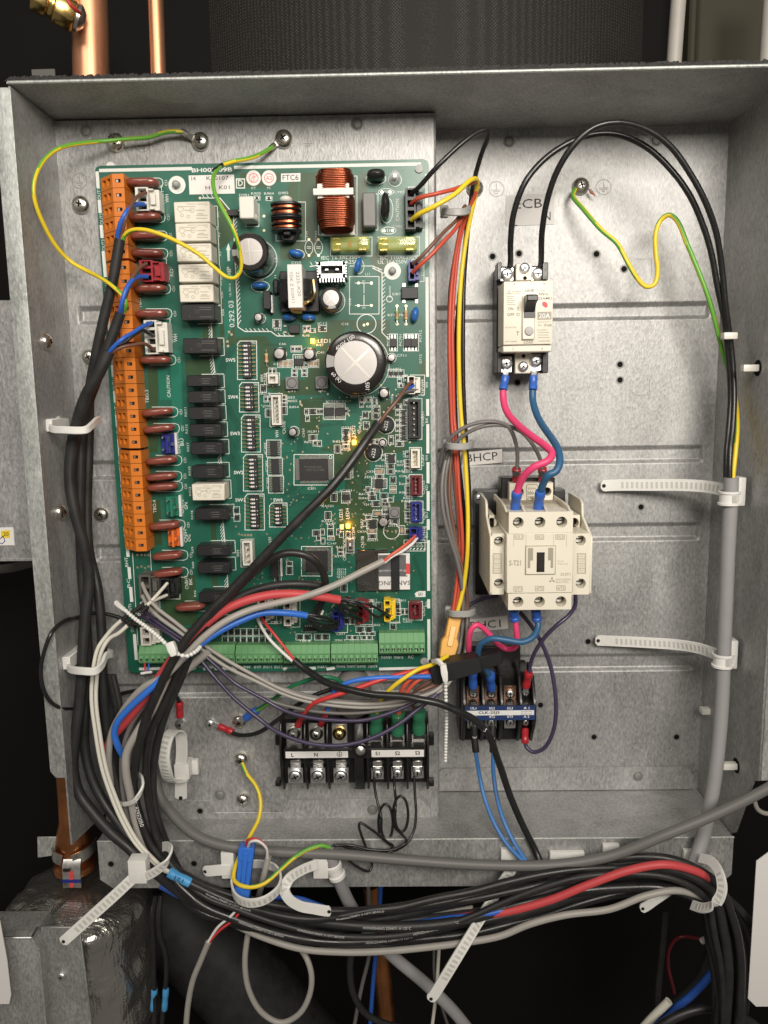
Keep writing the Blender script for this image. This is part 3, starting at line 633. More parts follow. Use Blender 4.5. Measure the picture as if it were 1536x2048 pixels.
# relays: top face pixels at the top of the relay
def relay(x0, y0, x1, y1, h, m, slim=False):
    d1 = DB+h; a = R(x0, y0, x1, y1, d1); b = MB(); b.box(*a, DB+.3, d1); o = part(b, 'relay', m, .45)
    b = MB(); k = d1+.03; mx, my = (x0+x1)/2, (y0+y1)/2
    if m == 'beige_relay':
        rnd2 = random.Random(2)
        for r_, (fx0, fx1, fy) in enumerate(((.35,.55,.12),(.62,.85,.12),(.1,.6,.24),(.3,.5,.42),(.62,.86,.42),(.66,.8,.58),(.62,.9,.66),(.62,.9,.8))):
            x = x0+(x1-x0)*fx0
            while x < x0+(x1-x0)*fx1:
                w = rnd2.uniform(1.2, 3.2); line(b, [(x, y0+(y1-y0)*fy), (x+w, y0+(y1-y0)*fy)], k, 2.0 if r_ > 2 else 1.6, 0); x += w+1.2
        ring(b, x0+(x1-x0)*.5, y0+(y1-y0)*.42, k, 4.6, 1.2, 0, 14); ring(b, x0+(x1-x0)*.22, y0+(y1-y0)*.66, k, 3, 1.2, 0, 12); ring(b, x0+(x1-x0)*.4, y0+(y1-y0)*.72, k, 3, 1.2, 0, 12)
        line(b, [(x0+6,y0+15),(x0+10,y0+11),(x0+16,y0+11),(x0+20,y0+15),(x0+13,y0+22)], k, 1.2, 0, True)
        line(b, [(x1-11,y0+6),(x1-8,y0+3),(x1-5,y0+6),(x1-8,y0+9)], k, 1., 0, True)
        part(b, 'relay_print', 'beige_print', parent=o)
    else:
        q = P(mx-3 if slim else mx-4, my, d1); b.lathe((q[0], d1-.2, q[2]), [(1.15 if slim else 1.7, .26), (1.0 if slim else 1.5, .3), (.6, .22), (.001, .22)], 16)
        q = P(x1-9 if slim else x0+16, y0+5 if slim else y1-7, d1); b.lathe((q[0], d1-.2, q[2]), [(.7, .26), (.6, .32), (.001, .3)], 12)
        if slim:
            q = R(x1-13, y0+1, x1-11.5, y1-1, d1); b.box(*q, d1-.1, d1+.12)
        part(b, 'moulded_mark', 'chip', parent=o)
        b = MB(); rnd2 = random.Random(int(x0+y0))
        for fy in ((.32, .52, .72) if slim else (.2, .34, .78)):
            x = x0+(x1-x0)*(.5 if slim else .55)
            while x < x1-(18 if slim else 8): w = rnd2.uniform(1.5, 4); line(b, [(x, y0+(y1-y0)*fy), (x+w, y0+(y1-y0)*fy)], k, 1.5, 0); x += w+1.3
        part(b, 'relay_print', 'grey_block', parent=o)
    # printed outline round the foot
    f = R(x0, y0, x1, y1, d1)
    for (xa, za, xb, zb_) in ((f[0]+6, f[3]+.7, f[1]+1, f[3]+.7), (f[1]+1, f[3]+.7, f[1]+1, f[2]-.7), (f[1]+1, f[2]-.7, f[0]+6, f[2]-.7)):
        A = Vector((xa, DS, za)); B = Vector((xb, DS, zb_)); t = (B-A).normalized(); s_ = Vector((-t.z, 0, t.x))*.2; SK.add([A-s_, B-s_, B+s_, A+s_], [(0,1,2,3)])
for r_ in ((348,403,420,445),(351,446,421,482),(353,487,423,523),(357,528,426,564),(359,569,427,604)): relay(*r_, 15, 'beige_relay')
relay(384, 968, 449, 1001, 14, 'beige_relay')
for r_ in ((362,608,430,641),(366,676,435,707)): relay(*r_, 13, 'black_relay')
for r_ in ((373,750,436,773),(375,782,438,806),(377,814,440,839),(379,848,443,873),(381,884,446,909),(384,931,447,956),(390,1017,457,1040),(393,1091,459,1112),(395,1125,460,1147),(398,1185,462,1205),(405,1243,465,1262)): relay(*r_, 12, 'black_relay', True)
# red-brown dipped film capacitors
fc = MB(); fc.ell((0, 0, 0), 9.2, 5.4, 2.35, 0, 22, 12, .62); fcm = fc.mesh('film_capacitor', 'film_cap', ang=80)
for (x0, y0, x1, y1) in ((250,366,322,366),(256,436,325,434),(262,473,328,471),(262,506,330,508),(270,578,333,577),(273,628,335,627),(282,720,342,720),(285,827,347,821),(288,860,350,854),(293,923,355,918),(293,955,355,950),(293,975,358,971),(301,1053,360,1047),(306,1113,366,1108),(306,1148,367,1141),(355,1214,409,1210),(375,1262,430,1258)):
    a = math.atan2(y0-y1, x1-x0); q = P((x0+x1)/2, (y0+y1)/2, DB+7); o = place(fcm, 'film_capacitor', q, pcb, a)
    x, y = (x0+x1)/2+10, (y0+y1)/2
    line(SK, [(x-22,y-10),(x+22,y-10),(x+28,y-7),(x+30,y),(x+28,y+7),(x+22,y+10),(x-22,y+10)], DS, 1.3)
    txt(SK, 'CS1', x+36, y, DS, 5, 90)
# orange terminal strips
XL, XM, XF = P(206, 430, DB+5)[0], P(229, 430, DB+14)[0], P(252, 430, DB+14)[0]
def tcell(p):
    m = MB(); h = p-.28; z0 = -h/2; z1 = h/2; A = (XL-XM, 5.); B = (0., 14.); C = (XF-XM, 14.)
    m.prismz([(A[0], .3), (A[0], 5.), (0, 14.), (XF-XM, 14.), (XF-XM+.2, .3)][:0] or [(A[0], .3), A, B, C, (C[0]+.3, .3)], z0, z1) if 0 else None
    # side walls and ends
    prof = [(A[0], .3), A, B, C, (C[0]+.4, 9.), (C[0]+.4, .3)]; n = len(prof)
    vs = [(x, d, z0) for x, d in prof] + [(x, d, z1) for x, d in prof]
    m.add(vs, [tuple(range(n)), tuple(range(n, 2*n))[::-1], (0, 1, n+1, n), (3, 4, n+4, n+3), (4, 5, n+5, n+4)])
    u = Vector((B[0]-A[0], B[1]-A[1], 0)); L = u.length; u.normalize(); v = Vector((0, 0, 1)); nn = Vector((-u.y, u.x, 0))
    m.hole((A[0], A[1], z0), u, v, nn, [(L*.14, h*.28, L*.42, h*.74), (L*.52, h*.28, L*.82, h*.74)], 3., 0, 1, L, h)
    w = C[0]-B[0]
    m.hole((B[0], B[1], z0), (1, 0, 0), v, (0, 1, 0), [(w*.25, h*.36, w*.72, h*.62)], 2.5, 0, 1, w, h)
    q = MB(); m.box(w*.30, w*.48, z0+h*.40, z0+h*.58, 11.6, 13.6, 2)
    return m.mesh('terminal', ['orange_term', 'hole_dark', 'tin'], ang=25)
for (y0, y1, n) in ((347,517,6),(521,684,6),(688,897,8),(901,1103,8)):
    xm = 229 + (y0-430)*.066
    za, zb3 = P(235+.07*(y0-430), y0, DB+14)[2], P(235+.07*(y1-430), y1, DB+14)[2]; p = (za-zb3)/n; cm = tcell(p)
    tb = place(None, 'terminal_block', (XM, DB, za), pcb); 
    for i in range(n): place(cm, 'terminal', (XM, DB, za-p*(i+.5)), tb)
# green spring terminals
def gcell(p, h):
    m = MB(); w = p-.08; x0, x1 = -w/2, w/2; zt = h
    prof = [(.2, 0), (8.6, 0), (10.2, 1.4), (10.2, h*.62), (7., zt), (.2, zt)]   # (d, z)
    n = len(prof); vs = [(x0, d, z) for d, z in prof] + [(x1, d, z) for d, z in prof]
    m.add(vs, [tuple(range(n)), tuple(range(n, 2*n))[::-1], (0,1,n+1,n), (1,2,n+2,n+1), (3,4,n+4,n+3), (4,5,n+5,n+4)])
    hh = h*.62-1.4
    m.hole((x0, 10.2, 1.4), (1,0,0), (0,0,1), (0,1,0), [(w*.18, hh*.10, w*.80, hh*.86)], 4.5, 0, 1, w, hh)
    m.prismx([(7.0, 1.4+hh*.42), (11.0, 1.4+hh*.46), (10.4, 1.4+hh*.82), (7.0, 1.4+hh*.84)], x0+w*.2, x0+w*.78, 0)
    m.box(x0+w*.38, x0+w*.6, 1.4+hh*.1, 1.4+hh*.4, 6.2, 8.2, 2)
    return m.mesh('terminal', ['green_term', 'green_dark', 'tin'], ang=25)
for (x0, x1, y0, y1) in ((277,372,1291,1330),(374,469,1291,1330),(471,565,1291,1330),(567,660,1291,1330),(662,756,1289,1330),(758,850,1267,1311)):
    a = R(x0, y0, x1, y1, DB+10); p = (a[1]-a[0])/8; cm = gcell(p, a[3]-a[2]-1); tb = place(None, 'terminal_block', (a[0], DB, a[2]), pcb)
    for i in range(8): place(cm, 'terminal', (a[0]+p*(i+.5), DB, a[2]+.4), tb)
# connectors
def header(x0, y0, x1, y1, n, m, h=8., open_=True, flange=0, pins=True):
    d1 = DB+h; a = R(x0, y0, x1, y1, d1); w, hh = a[1]-a[0], a[3]-a[2]; b = MB()
    b.add([(a[0],DB,a[2]),(a[1],DB,a[2]),(a[1],DB,a[3]),(a[0],DB,a[3]),(a[0],d1,a[2]),(a[1],d1,a[2]),(a[1],d1,a[3]),(a[0],d1,a[3])], [(0,1,5,4),(1,2,6,5),(2,3,7,6),(3,0,4,7)])
    t = .9; b.hole((a[0], d1, a[2]), (1,0,0), (0,0,1), (0,1,0), [(t, t*1.2, w-t*1.6, hh-t*1.2)], h-1.6, 0, 0, w, hh)
    o = part(b, 'connector', m, 0, 25)
    if pins:
        for i in range(n):
            z = a[3]-hh*(i+.5)/n; b = MB(); b.box(a[0]+w*.42, a[0]+w*.42+.7, z-.35, z+.35, DB+1, d1-.8); part(b, 'pin', 'tin', parent=o)
    rect(SK, x0-3, y0-3, x1+3, y1+3, DS, 1.3); return o
header(817,800,841,876,7,'black_relay',7.); header(822,898,840,936,4,'cream',6.5); header(822,952,842,990,5,'maroon',6.5); header(822,1005,843,1043,4,'blue_plastic',6.5)
header(485,1082,505,1131,4,'white_plastic',8.); header(543,790,562,850,7,'white_plastic',7.); header(820,1206,842,1237,2,'maroon',7.5); header(536,749,556,767,2,'white_plastic',6.)
def vplug(x0, y0, x1, y1, n, m, h=11.):           # tab header with an upright latch wall
    d1 = DB+h; a = R(x0, y0, x1, y1, d1-4); w = a[1]-a[0]; hh = a[3]-a[2]
    b = MB(); b.box(a[0], a[1]-w*.25, a[2], a[3], DB, DB+4); b.box(a[0]+w*.45, a[0]+w*.6, a[2]+.6, a[3]-.6, DB+4, d1); b.box(a[0]+w*.6, a[1]-w*.25, a[2]+hh*.4, a[3]-hh*.4, DB+4, d1-.5); o = part(b, 'connector', m, .2)
    for i in (0, 1):
        z = a[3]-hh*(.2+.6*i); q = MB(); q.tube([(a[0]+w*.25, DB+3, z), (a[0]+w*.25, d1-1, z+.4)], .55, 8); part(q, 'pin', 'tin', parent=o)
    q = MB(); q.box(a[1]-w*.24, a[1]-w*.1, a[2]-.5, a[3]+.5, DB+.05, DB+3); part(q, 'locking_wall', 'sheet_white', parent=o)
vplug(320,868,354,908,2,'blue_plastic'); vplug(329,994,362,1034,2,'green_plastic'); vplug(333,1058,364,1094,2,'orange_plastic')
def plug(x0, y0, x1, y1, n, m, h=14., latch=True, parent=None, base=True):
    """cable plug seated in its header: wire openings on one side, latch on the other"""
    d1 = DB+h; a = R(x0, y0, x1, y1, d1); w, hh = a[1]-a[0], a[3]-a[2]; p = hh/n; b = MB()
    for i in range(n):
        z0 = a[3]-p*(i+1)
        b.hole((a[0], d1, z0), (1,0,0), (0,0,1), (0,1,0), [(w*.12, p*.16, w*.5, p*.84)], 5, 0, 1, w*.58, p)
    b.add([(a[0],DB+1,a[2]),(a[0]+w*.58,DB+1,a[2]),(a[0]+w*.58,DB+1,a[3]),(a[0],DB+1,a[3]),(a[0],d1,a[2]),(a[0]+w*.58,d1,a[2]),(a[0]+w*.58,d1,a[3]),(a[0],d1,a[3])], [(0,1,5,4),(1,2,6,5),(2,3,7,6),(3,0,4,7)])
    b.box(a[0]+w*.58, a[1], a[2]+hh*.06, a[3]-hh*.06, DB+1, d1-3.5)
    b.box(a[0]+w*.66, a[0]+w*.86, a[2]+hh*.28, a[3]-hh*.28, d1-3.5, d1-1.2)
    for z in (a[2]+hh*.06, a[3]-hh*.12): b.box(a[0]+w*.58, a[0]+w*.8, z, z+hh*.06, d1-3.5, d1-.6)
    o = part(b, 'connector', [m, 'hole_dark'], 0, 25, parent=parent)
    rect(SK, x0+6, y0-2, x1+8, y1+2, DS, 1.3); return o
plug(271,374,315,421,3,'white_plastic'); plug(279,520,325,563,3,'red_plastic'); plug(289,640,332,708,4,'white_plastic')
plug(278,1150,318,1196,2,'grey_block',13.); plug(319,1157,352,1196,2,'black_relay',13.); plug(281,1255,316,1291,2,'white_plastic',10.); plug(281,1205,312,1240,1,'white_plastic',9.)
plug(811,376,846,458,4,'black_relay',11.); plug(817,521,840,561,2,'blue_plastic',10.); plug(815,752,841,788,3,'white_plastic',9.); plug(819,1056,846,1083,2,'blue_plastic',9.)
plug(768,1200,791,1243,3,'yellow_plastic',9.); plug(714,1202,737,1247,4,'red_plastic',9.); plug(665,1223,687,1263,4,'blue_plastic',9.); plug(567,1205,592,1252,3,'white_plastic',9.); plug(515,1180,545,1245,4,'white_plastic',8.)
b = MB(); a = R(540,1112,556,1155,DB+9); b.box(*a, DB, DB+9); o = part(b, 'connector', 'black_relay', .3)
b = MB(); b.box(a[1]+.3, a[1]+1.4, a[2]-1, a[3]+1, DB, DB+2); part(b, 'locking_wall', 'sheet_white', parent=o)
# slide switch
b = MB(); a = R(695,1079,706,1103,DB+3); b.box(*a, DB, DB+3); o = part(b, 'slide_switch', 'tin', .1); b = MB(); b.box(a[0]+.8, a[1]-.8, a[2]+1.5, a[3]-1.5, DB+3, DB+3.3); b.box(a[0]+1.1, a[1]-1.1, a[3]-4, a[3]-2, DB+3.3, DB+4, 1); part(b, 'slider', ['ink', 'sheet_white'], parent=o); rect(SK, 692,1077,708,1106, DS, 1.3)
# electrolytic capacitors: top face centre and radius in pixels at the can's top
def ecap(px, py, r, h, sleeve='cap_sleeve', top='cap_top', vent='x', rtop=.7, stripe=None, base=0):
    d1 = DB+h; q = P(px, py, d1); rr = r*mpp(d1); b = MB()
    b.lathe((q[0], DB, q[2]), [(rr*.97, .3), (rr, h*.08), (rr, h*.9), (rr*.985, h*.97), (rr*.93, h), (rr*rtop, h), (rr*rtop-.05, h-.25)], 36, 0, caps=False)
    o = part(b, 'electrolytic_capacitor', sleeve, ang=50)
    b = MB(); b.lathe((q[0], DB, q[2]), [(rr*rtop, h-.24), (rr*rtop*.6, h-.18), (.001, h-.16)], 32, 0, caps=False)
    part(b, 'can_top', top, parent=o)
    if vent:
        b = MB(); l = rr*rtop*.92; an = {'x': .75, '+': 0.06}[vent]
        for k in range(2 if vent != '1' else 1):
            a = an + k*math.pi/2; t = Vector((math.cos(a), 0, math.sin(a))); s_ = Vector((-t.z, 0, t.x))*max(.12, rr*.03); c = Vector((q[0], d1-.13, q[2])); e = Vector((0, .12, 0))
            b.add([c-t*l-s_, c-t*l+s_, c+s_*1.6+e, c+t*l+s_, c+t*l-s_, c-s_*1.6+e], [(0,1,2,5),(2,3,4,5)])
        part(b, 'vent_score', 'tin', parent=o)
    if stripe is not None:
        b = MB(); a0, a1 = stripe; n = 8; rr2 = rr*1.004
        A = [a0+(a1-a0)*i/n for i in range(n+1)]
        vs = [(q[0]+rr2*math.cos(a), DB+h*.05, q[2]+rr2*math.sin(a)) for a in A] + [(q[0]+rr2*math.cos(a), DB+h*.9, q[2]+rr2*math.sin(a)) for a in A] + [(q[0]+rr*.94*math.cos(a), d1+.03, q[2]+rr*.94*math.sin(a)) for a in A] + [(q[0]+rr*rtop*1.01*math.cos(a), d1+.03, q[2]+rr*rtop*1.01*math.sin(a)) for a in A]
        m = n+1; b.add(vs, [(k*m+i, k*m+i+1, (k+1)*m+i+1, (k+1)*m+i) for k in range(3) for i in range(n)]); part(b, 'polarity_stripe', 'cap_stripe', parent=o)
    if base:
        b = MB(); s_ = rr*1.05; b.box(q[0]-s_, q[0]+s_, q[2]-s_, q[2]+s_, DB, DB+1.2); part(b, 'base', 'chip', .3, parent=o)
    c = P(0, 0, 0); f = (q[0], q[2]); n = 40; r2 = rr*1.06
    for i in range(n):
        a, a2 = 6.2832*i/n, 6.2832*(i+1)/n
        SK.add([(f[0]+k*math.cos(t), DS, f[1]+k*math.sin(t)) for t, k in ((a, r2), (a2, r2), (a2, r2+.35), (a, r2+.35))], [(0,1,2,3)])
    return o, q, rr
o, q, rr = ecap(711, 725, 61, 26, stripe=(2.85, 3.3), rtop=.69)
b = MB(); txt(b, '60 (K)', 672, 755, DB+26.04, 9, -45, 0); txt(b, '400V 100', 690, 685, DB+26.04, 8, 35, 0); txt(b, '105', 735, 772, DB+26.04, 8, 90, 0); part(b, 'can_print', 'print_white', parent=o)
ecap(499, 503, 36, 27, vent='+', rtop=.70, stripe=(3.0, 3.4)); ecap(662, 596, 21.5, 16, rtop=.72, stripe=(4.4, 5.2))
for (x, y, r_, h, tp) in ((558,707,11,6,'x'),(618,708,11,6,'x'),(585,864,9,8,None),(768,786,9.5,8,'+'),(783,715,8,5,None),(765,886,7.5,6,None),(516,634,8.5,9,None),(767,1044,10,7,'x')):
    ecap(x, y, r_, h, vent=tp, rtop=.82 if tp else .75, base=1 if tp else 0)
# moulded inductors
def sqind(x, y, s, txt_=None):
    b = MB(); a = R(x-s, y-s, x+s, y+s, DB+4); b.box(*a, DB, DB+3.2); o = part(b, 'inductor', 'grey_inductor', .3); q = P(x, y, DB+4); b = MB(); b.lathe((q[0], DB+3.2, q[2]), [(s*.29*.8, 0), (s*.29*.8, .1), (s*.29*.72, .15), (s*.29*.7, -.1)], 24, 0, caps=False); b.lathe((q[0], DB+3.2, q[2]), [(s*.29*.66, .12), (.001, .2)], 24, 1, caps=False); part(b, 'core', ['ink', 'grey_inductor'], parent=o)
sqind(583, 766, 12.5); sqind(643, 765, 12.5); sqind(789, 1026, 11)
for (x, y) in ((772, 849), (747, 904)):
    q = P(x, y, DB+5); r_ = 15*mpp(DB+5); b = MB(); b.lathe((q[0], DB, q[2]), [(r_, .2), (r_, 4.6), (r_*.93, 5), (.001, 5)], 30); o = part(b, 'inductor', 'black_gloss', ang=50); b = MB(); txt(b, '222', x, y, DB+5.05, 7, 80, 0); dot(b, x, y+10, DB+5.05, 1.6); part(b, 'inductor_print', 'silk', parent=o); ring(SK, x, y+1, DS, 18, 1.4, 0, 30)
# common-mode choke (copper toroid) -------------------------------------
o = place(None, 'choke', P(668, 400, DB), pcb)
x0, x1, z0, z1_ = R(634, 352, 708, 452, DB+16)
b = MB(); b.box(x0+1, x1-.5, z0-2.5, z1_-2, DB, DB+3); part(b, 'base', 'white_plastic', .3, parent=o)
dc = DB+14; xc = (x0+x1)/2; rx = (x1-x0)/2
for side, (ya, yb, n) in enumerate(((341, 380, 12), (396, 455, 17))):
    za, zb4 = P(668, ya, DB+20)[2], P(668, yb, DB+20)[2]
    for i in range(n):
        f = i/(n-1); z = za+(zb4-za)*f; e = (f*2-1) if side == 0 else (f*2-1)
        sh = 1.0 - (.12 if (side == 0 and f < .25) or (side == 1 and f > .75) else 0)*abs(e)
        rxx = rx*sh; rd = 11*sh; pts = []
        for k in range(21):
            a = 2*math.pi*k/20; pw = .55
            pts.append((xc+rxx*math.copysign(abs(math.cos(a))**pw, math.cos(a)), dc+rd*math.copysign(abs(math.sin(a))**pw, math.sin(a)), z + (-.5 if math.sin(a) > 0 else .5)*0 + math.cos(a)*.25))
        b = MB(); b.tube(pts, .43, 7, caps=False); part(b, 'winding', 'copper_wire', ang=80, parent=o)
b = MB(); a = R(626, 376, 707, 390, DB+26); b.box(a[0], a[1], a[2], a[3], DB+24.6, DB+26.4); a2 = R(634, 366, 702, 396, DB+25); b.box(a2[0], a2[1]-1, a2[2], a2[3], DB+3, DB+24.6); part(b, 'divider', 'white_plastic', .3, parent=o)
b = MB(); b.box(xc-rx*.8, xc+rx*.8, P(668,452,DB+14)[2]+1, P(668,344,DB+14)[2]-1, DB+4, DB+23); part(b, 'core', 'coil_core', .8, parent=o)
rect(SK, 637, 352, 714, 470, DS, 1.3)
# bobbin choke ------------------------------------------------------------
o = place(None, 'bobbin_choke', P(575, 440, DB), pcb); q = P(572, 432, DB+12)
def sec(z0, z1_, r, m, nm):
    b = MB(); n = 20; vs = []; 
    prof = [(q[0]+r*1.05*math.copysign(abs(math.cos(6.2832*k/n))**.75, math.cos(6.2832*k/n)), DB+10.5+r*.95*math.copysign(abs(math.sin(6.2832*k/n))**.75, math.sin(6.2832*k/n))) for k in range(n)]
    b.prismz(prof, z0, z1_); part(b, nm, m, .3, parent=o)
ys = [(404,410,1),(410,417,0),(417,420,1),(420,428,0),(428,432,1),(432,436,1),(437,440,1),(440,447,0),(447,450,1),(450,457,0),(457,462,1)]
for a, b_, fl in ys:
    zt, zb5 = P(572, a, DB+15)[2], P(572, b_, DB+15)[2]; sec(zb5+.1, zt-.1, 8.2 if fl else 7.2, 'black_relay' if fl else 'copper_wire', 'flange' if fl else 'winding')
b = MB(); a = R(549, 458, 600, 482, DB+8); b.prism([(a[0], a[3]), (a[1], a[3]), (a[1]-4, a[2]), (a[0]+5, a[2])], DB, DB+9); a = R(567, 459, 581, 470, DB+14); b.box(*a, DB+8, DB+15); part(b, 'foot', 'black_relay', .4, parent=o)
b = MB(); a = R(560, 396, 585, 405, DB+8); b.ell(((a[0]+a[1])/2, DB+9, (a[2]+a[3])/2), 3.6, 4, 2.2); part(b, 'end_boss', 'white_plastic', parent=o)
rect(SK, 552, 404, 611, 482, DS, 1.3)
# switching transformer -----------------------------------------------------
o = place(None, 'transformer', P(600, 575, DB), pcb)
b = MB(); a = R(560, 542, 638, 624, DB+6); b.box(a[0], a[1], a[2], a[3], DB, DB+6); a2 = R(568, 545, 600, 612, DB+12); part(b, 'bobbin', 'black_relay', .5, parent=o)
zt, zb6 = P(600, 548, DB+18)[2], P(600, 612, DB+18)[2]; xa, xb7 = P(556, 580, DB+14)[0], P(628, 580, DB+14)[0]; xm = (xa+xb7)/2
b = MB(); n = 24; b.prismz([(xm+(xb7-xa)/2*math.cos(6.2832*k/n), DB+12+8.5*math.sin(6.2832*k/n)) for k in range(n)], zb6+2.5, zt-2.5); part(b, 'winding', 'black_gloss', .5, parent=o)
for k in range(3):
    b = MB(); f = 1.0-k*.01; z = zb6+4+k*4.5; b.prismz([(xm+(xb7-xa)/2*1.02*math.cos(6.2832*k2/n), DB+12+8.7*math.sin(6.2832*k2/n)) for k2 in range(n)], z, z+1.3); part(b, 'tape_band', 'black_relay', parent=o)
a = R(575, 528, 605, 616, DB+23); b = MB(); b.box(a[0], a[1], a[2], a[3], DB+1, DB+23); co = part(b, 'ferrite_core', 'nylon_shade', .4, parent=o)
b = MB(); b.box(a[0]+.3, a[1]-.3, a[2]+.3, a[3]-.3, DB+23.02, DB+23.15); part(b, 'core_label', 'sticker', parent=co)
b = MB(); txt(b, '2225-X20', 597, 568, DB+23.2, 6, -87, 0, 46); txt(b, 'TDK Z 010911', 584, 574, DB+23.2, 6, -87, 0, 58); part(b, 'core_print', 'cream_print', parent=co)
b = MB(); b.tube(crv(pp([(627,560,DB+14),(629,590,DB+16),(617,603,DB+20),(608,606,DB+20)])), 1.0, 8); b.tube(crv(pp([(582,617,DB+14),(588,622,DB+12),(604,622,DB+12)])), 1.3, 8); part(b, 'lead_wire', 'gold', parent=o)
# heat sink
o = place(None, 'heat_sink', P(664, 545, DB), pcb); x0, x1, z0, z1_ = R(637, 523, 690, 556, DB+14)
b = MB(); 
b.box(x0, x0+1.4, z0, z1_, DB+.5, DB+14); b.box(x1-1.4, x1, z0, z1_, DB+.5, DB+14); b.box(x0, x1, z1_-2.2, z1_, DB+.5, DB+14); b.box(x0, x1, z0, z0+2.4, DB+.5, DB+14)
part(b, 'body', 'zinc', .1, parent=o)
for i in range(9):
    x = x0+(x1-x0)*(i+.25)/9; b = MB(); b.box(x, x+.8, z0-2.2, z0, DB+.5, DB+14); part(b, 'fin', 'zinc', parent=o)
for s_ in (0, 1):
    for i in range(6):
        z = z0+(z1_-z0)*(i+.3)/6; b = MB(); b.box(x0-.9 if s_ == 0 else x1, x0 if s_ == 0 else x1+.9, z, z+.7, DB+.5, DB+14); part(b, 'fin', 'zinc', parent=o)
b = MB(); b.box(x0+1.6, x1-1.6, z0+2.6, z1_-2.4, DB+.5, DB+8); part(b, 'transistor', 'ink', parent=o)
b = MB(); w_ = x1-x0
for f in (.22, .62): b.box(x0+w_*f, x0+w_*(f+.14), z0+4.5, z1_-3.2, DB+8, DB+11)
part(b, 'mounting_tab', 'zinc', .2, parent=o)
# fuses under clear yellow covers
for (x0p, x1p, red) in ((660,740,1),(755,835,0)):
    o = place(None, 'fuse', P((x0p+x1p)/2, 490, DB), pcb); x0, x1, z0, z1_ = R(x0p, 472, x1p, 501, DB+10); w_ = x1-x0; zm = (z0+z1_)/2
    b = MB(); b.box(x0, x1, z0, z1_, DB+.3, DB+9.6); part(b, 'cover', 'fuse_cover', 1.6, seg=3, parent=o)
    for f in (.04, .70):
        b = MB(); b.lathe((x0+w_*f, DB+5, zm), [(2.6, 0), (2.7, .3), (2.7, w_*.2), (2.5, w_*.22)], 18, 0, 'x'); part(b, 'end_cap', 'brass', parent=o)
        b = MB(); b.box(x0+w_*(f+.02), x0+w_*(f+.20), zm-3.4, zm-2.7, DB+.5, DB+8); b.box(x0+w_*(f+.02), x0+w_*(f+.20), zm+2.7, zm+3.4, DB+.5, DB+8); part(b, 'fuse_clip', 'brass', parent=o)
    b = MB(); b.lathe((x0+w_*.2, DB+5, zm), [(1.5, 0), (1.5, w_*.55)], 14, 0, 'x'); part(b, 'glass_tube', 'clear', parent=o)
    if red: b = MB(); b.lathe((x0+w_*.44, DB+5, zm), [(1.9, 0), (1.9, 2)], 14, 0, 'x'); part(b, 'colour_band', 'fuse_red', parent=o)
    rect(SK, x0p+1, 474, x1p+4, 512, DS, 1.3)
# block capacitors and odd parts
def blk(nm, x0, y0, x1, y1, h, m, bev=.5, parent=None):
    b = MB(); b.box(*R(x0, y0, x1, y1, DB+h), DB+.3, DB+h); return part(b, nm, m, bev, parent=parent)
o = blk('box_capacitor', 725, 384, 752, 453, 11, 'grey_inductor', .8); b = MB(); txt(b, 'MKP 275', 743, 420, DB+11.05, 5, 90, 0, 50); txt(b, '0.22 X2', 735, 415, DB+11.05, 5, 90, 0, 44); part(b, 'capacitor_print', 'cream_print', parent=o); rect(SK, 727, 388, 756, 460, DS)
blk('box_capacitor', 478, 392, 508, 437, 16, 'white_plastic', .6); rect(SK, 492, 408, 518, 453, DS)
blk('photocoupler', 453, 419, 476, 431, 4, 'chip', .2); blk('photocoupler', 578, 649, 599, 666, 3.5, 'chip', .2)
b = MB(); b.ell(P(752, 350, DB+7), 5.2, 6, 2.9, pw=.8); part(b, 'varistor', 'black_gloss', ang=80); ring(SK, 752, 358, DS, 11, 1.4, 0, 20, 20)
b = MB(); b.ell(P(771, 412, DB+9), 2.5, 8, 7, pw=.85); part(b, 'varistor', 'black_gloss', ang=80); ring(SK, 773, 420, DS, 26, 1.3, 0, 24, 13)
b = MB(); q = P(790, 350, DB+7); b.lathe((q[0], DB, q[2]), [(3.2, .5), (3.2, 5.5), (2.6, 7.5), (1.4, 8.6), (.001, 9)], 20); part(b, 'surge_absorber', 'clear'); b = MB(); b.box(q[0]-.8, q[0]+.8, q[2]-.8, q[2]+.8, DB, DB+6); part(b, 'surge_electrode', 'tin')
ring(SK, 790, 360, DS, 13, 1.4, 0, 20)
def disc(x, y, rx, rz, a=0):
    b = MB(); b.ell((0,0,0), rx, 3.6, rz, pw=.9); me = b.mesh('disc_capacitor', 'blue_cap', ang=80); place(me, 'disc_capacitor', P(x, y, DB+4), pcb, a)
for q in ((592,507,4.4,2.1,-.25),(519,571,4.6,1.9,0),(716,531,4.6,1.9,1.25),(578,635,4.0,2.0,0),(617,635,4.4,2.0,-.1),(830,629,4.4,2.2,1.35)): disc(*q)
for q in ((594,509,15,10),(521,573,18,11),(718,533,10,14)): ring(SK, q[0], q[1], DS, q[3], 1.3, 0, 20, q[2])
blk('power_transistor', 526, 581, 541, 618, 9, 'black_relay', .4); blk('transistor_tab', 541, 590, 545, 625, 6, 'sheet_white', .2); blk('rectifier_bridge', 803, 574, 836, 597, 3.5, 'chip', .3)
for (x, y) in ((808,570),(833,570),(808,602),(833,602)): blk('lead', x-3, y-4, x+3, y+4, .6, 'tin', .1)
blk('diode', 546, 558, 557, 588, 4, 'black_relay', .8)
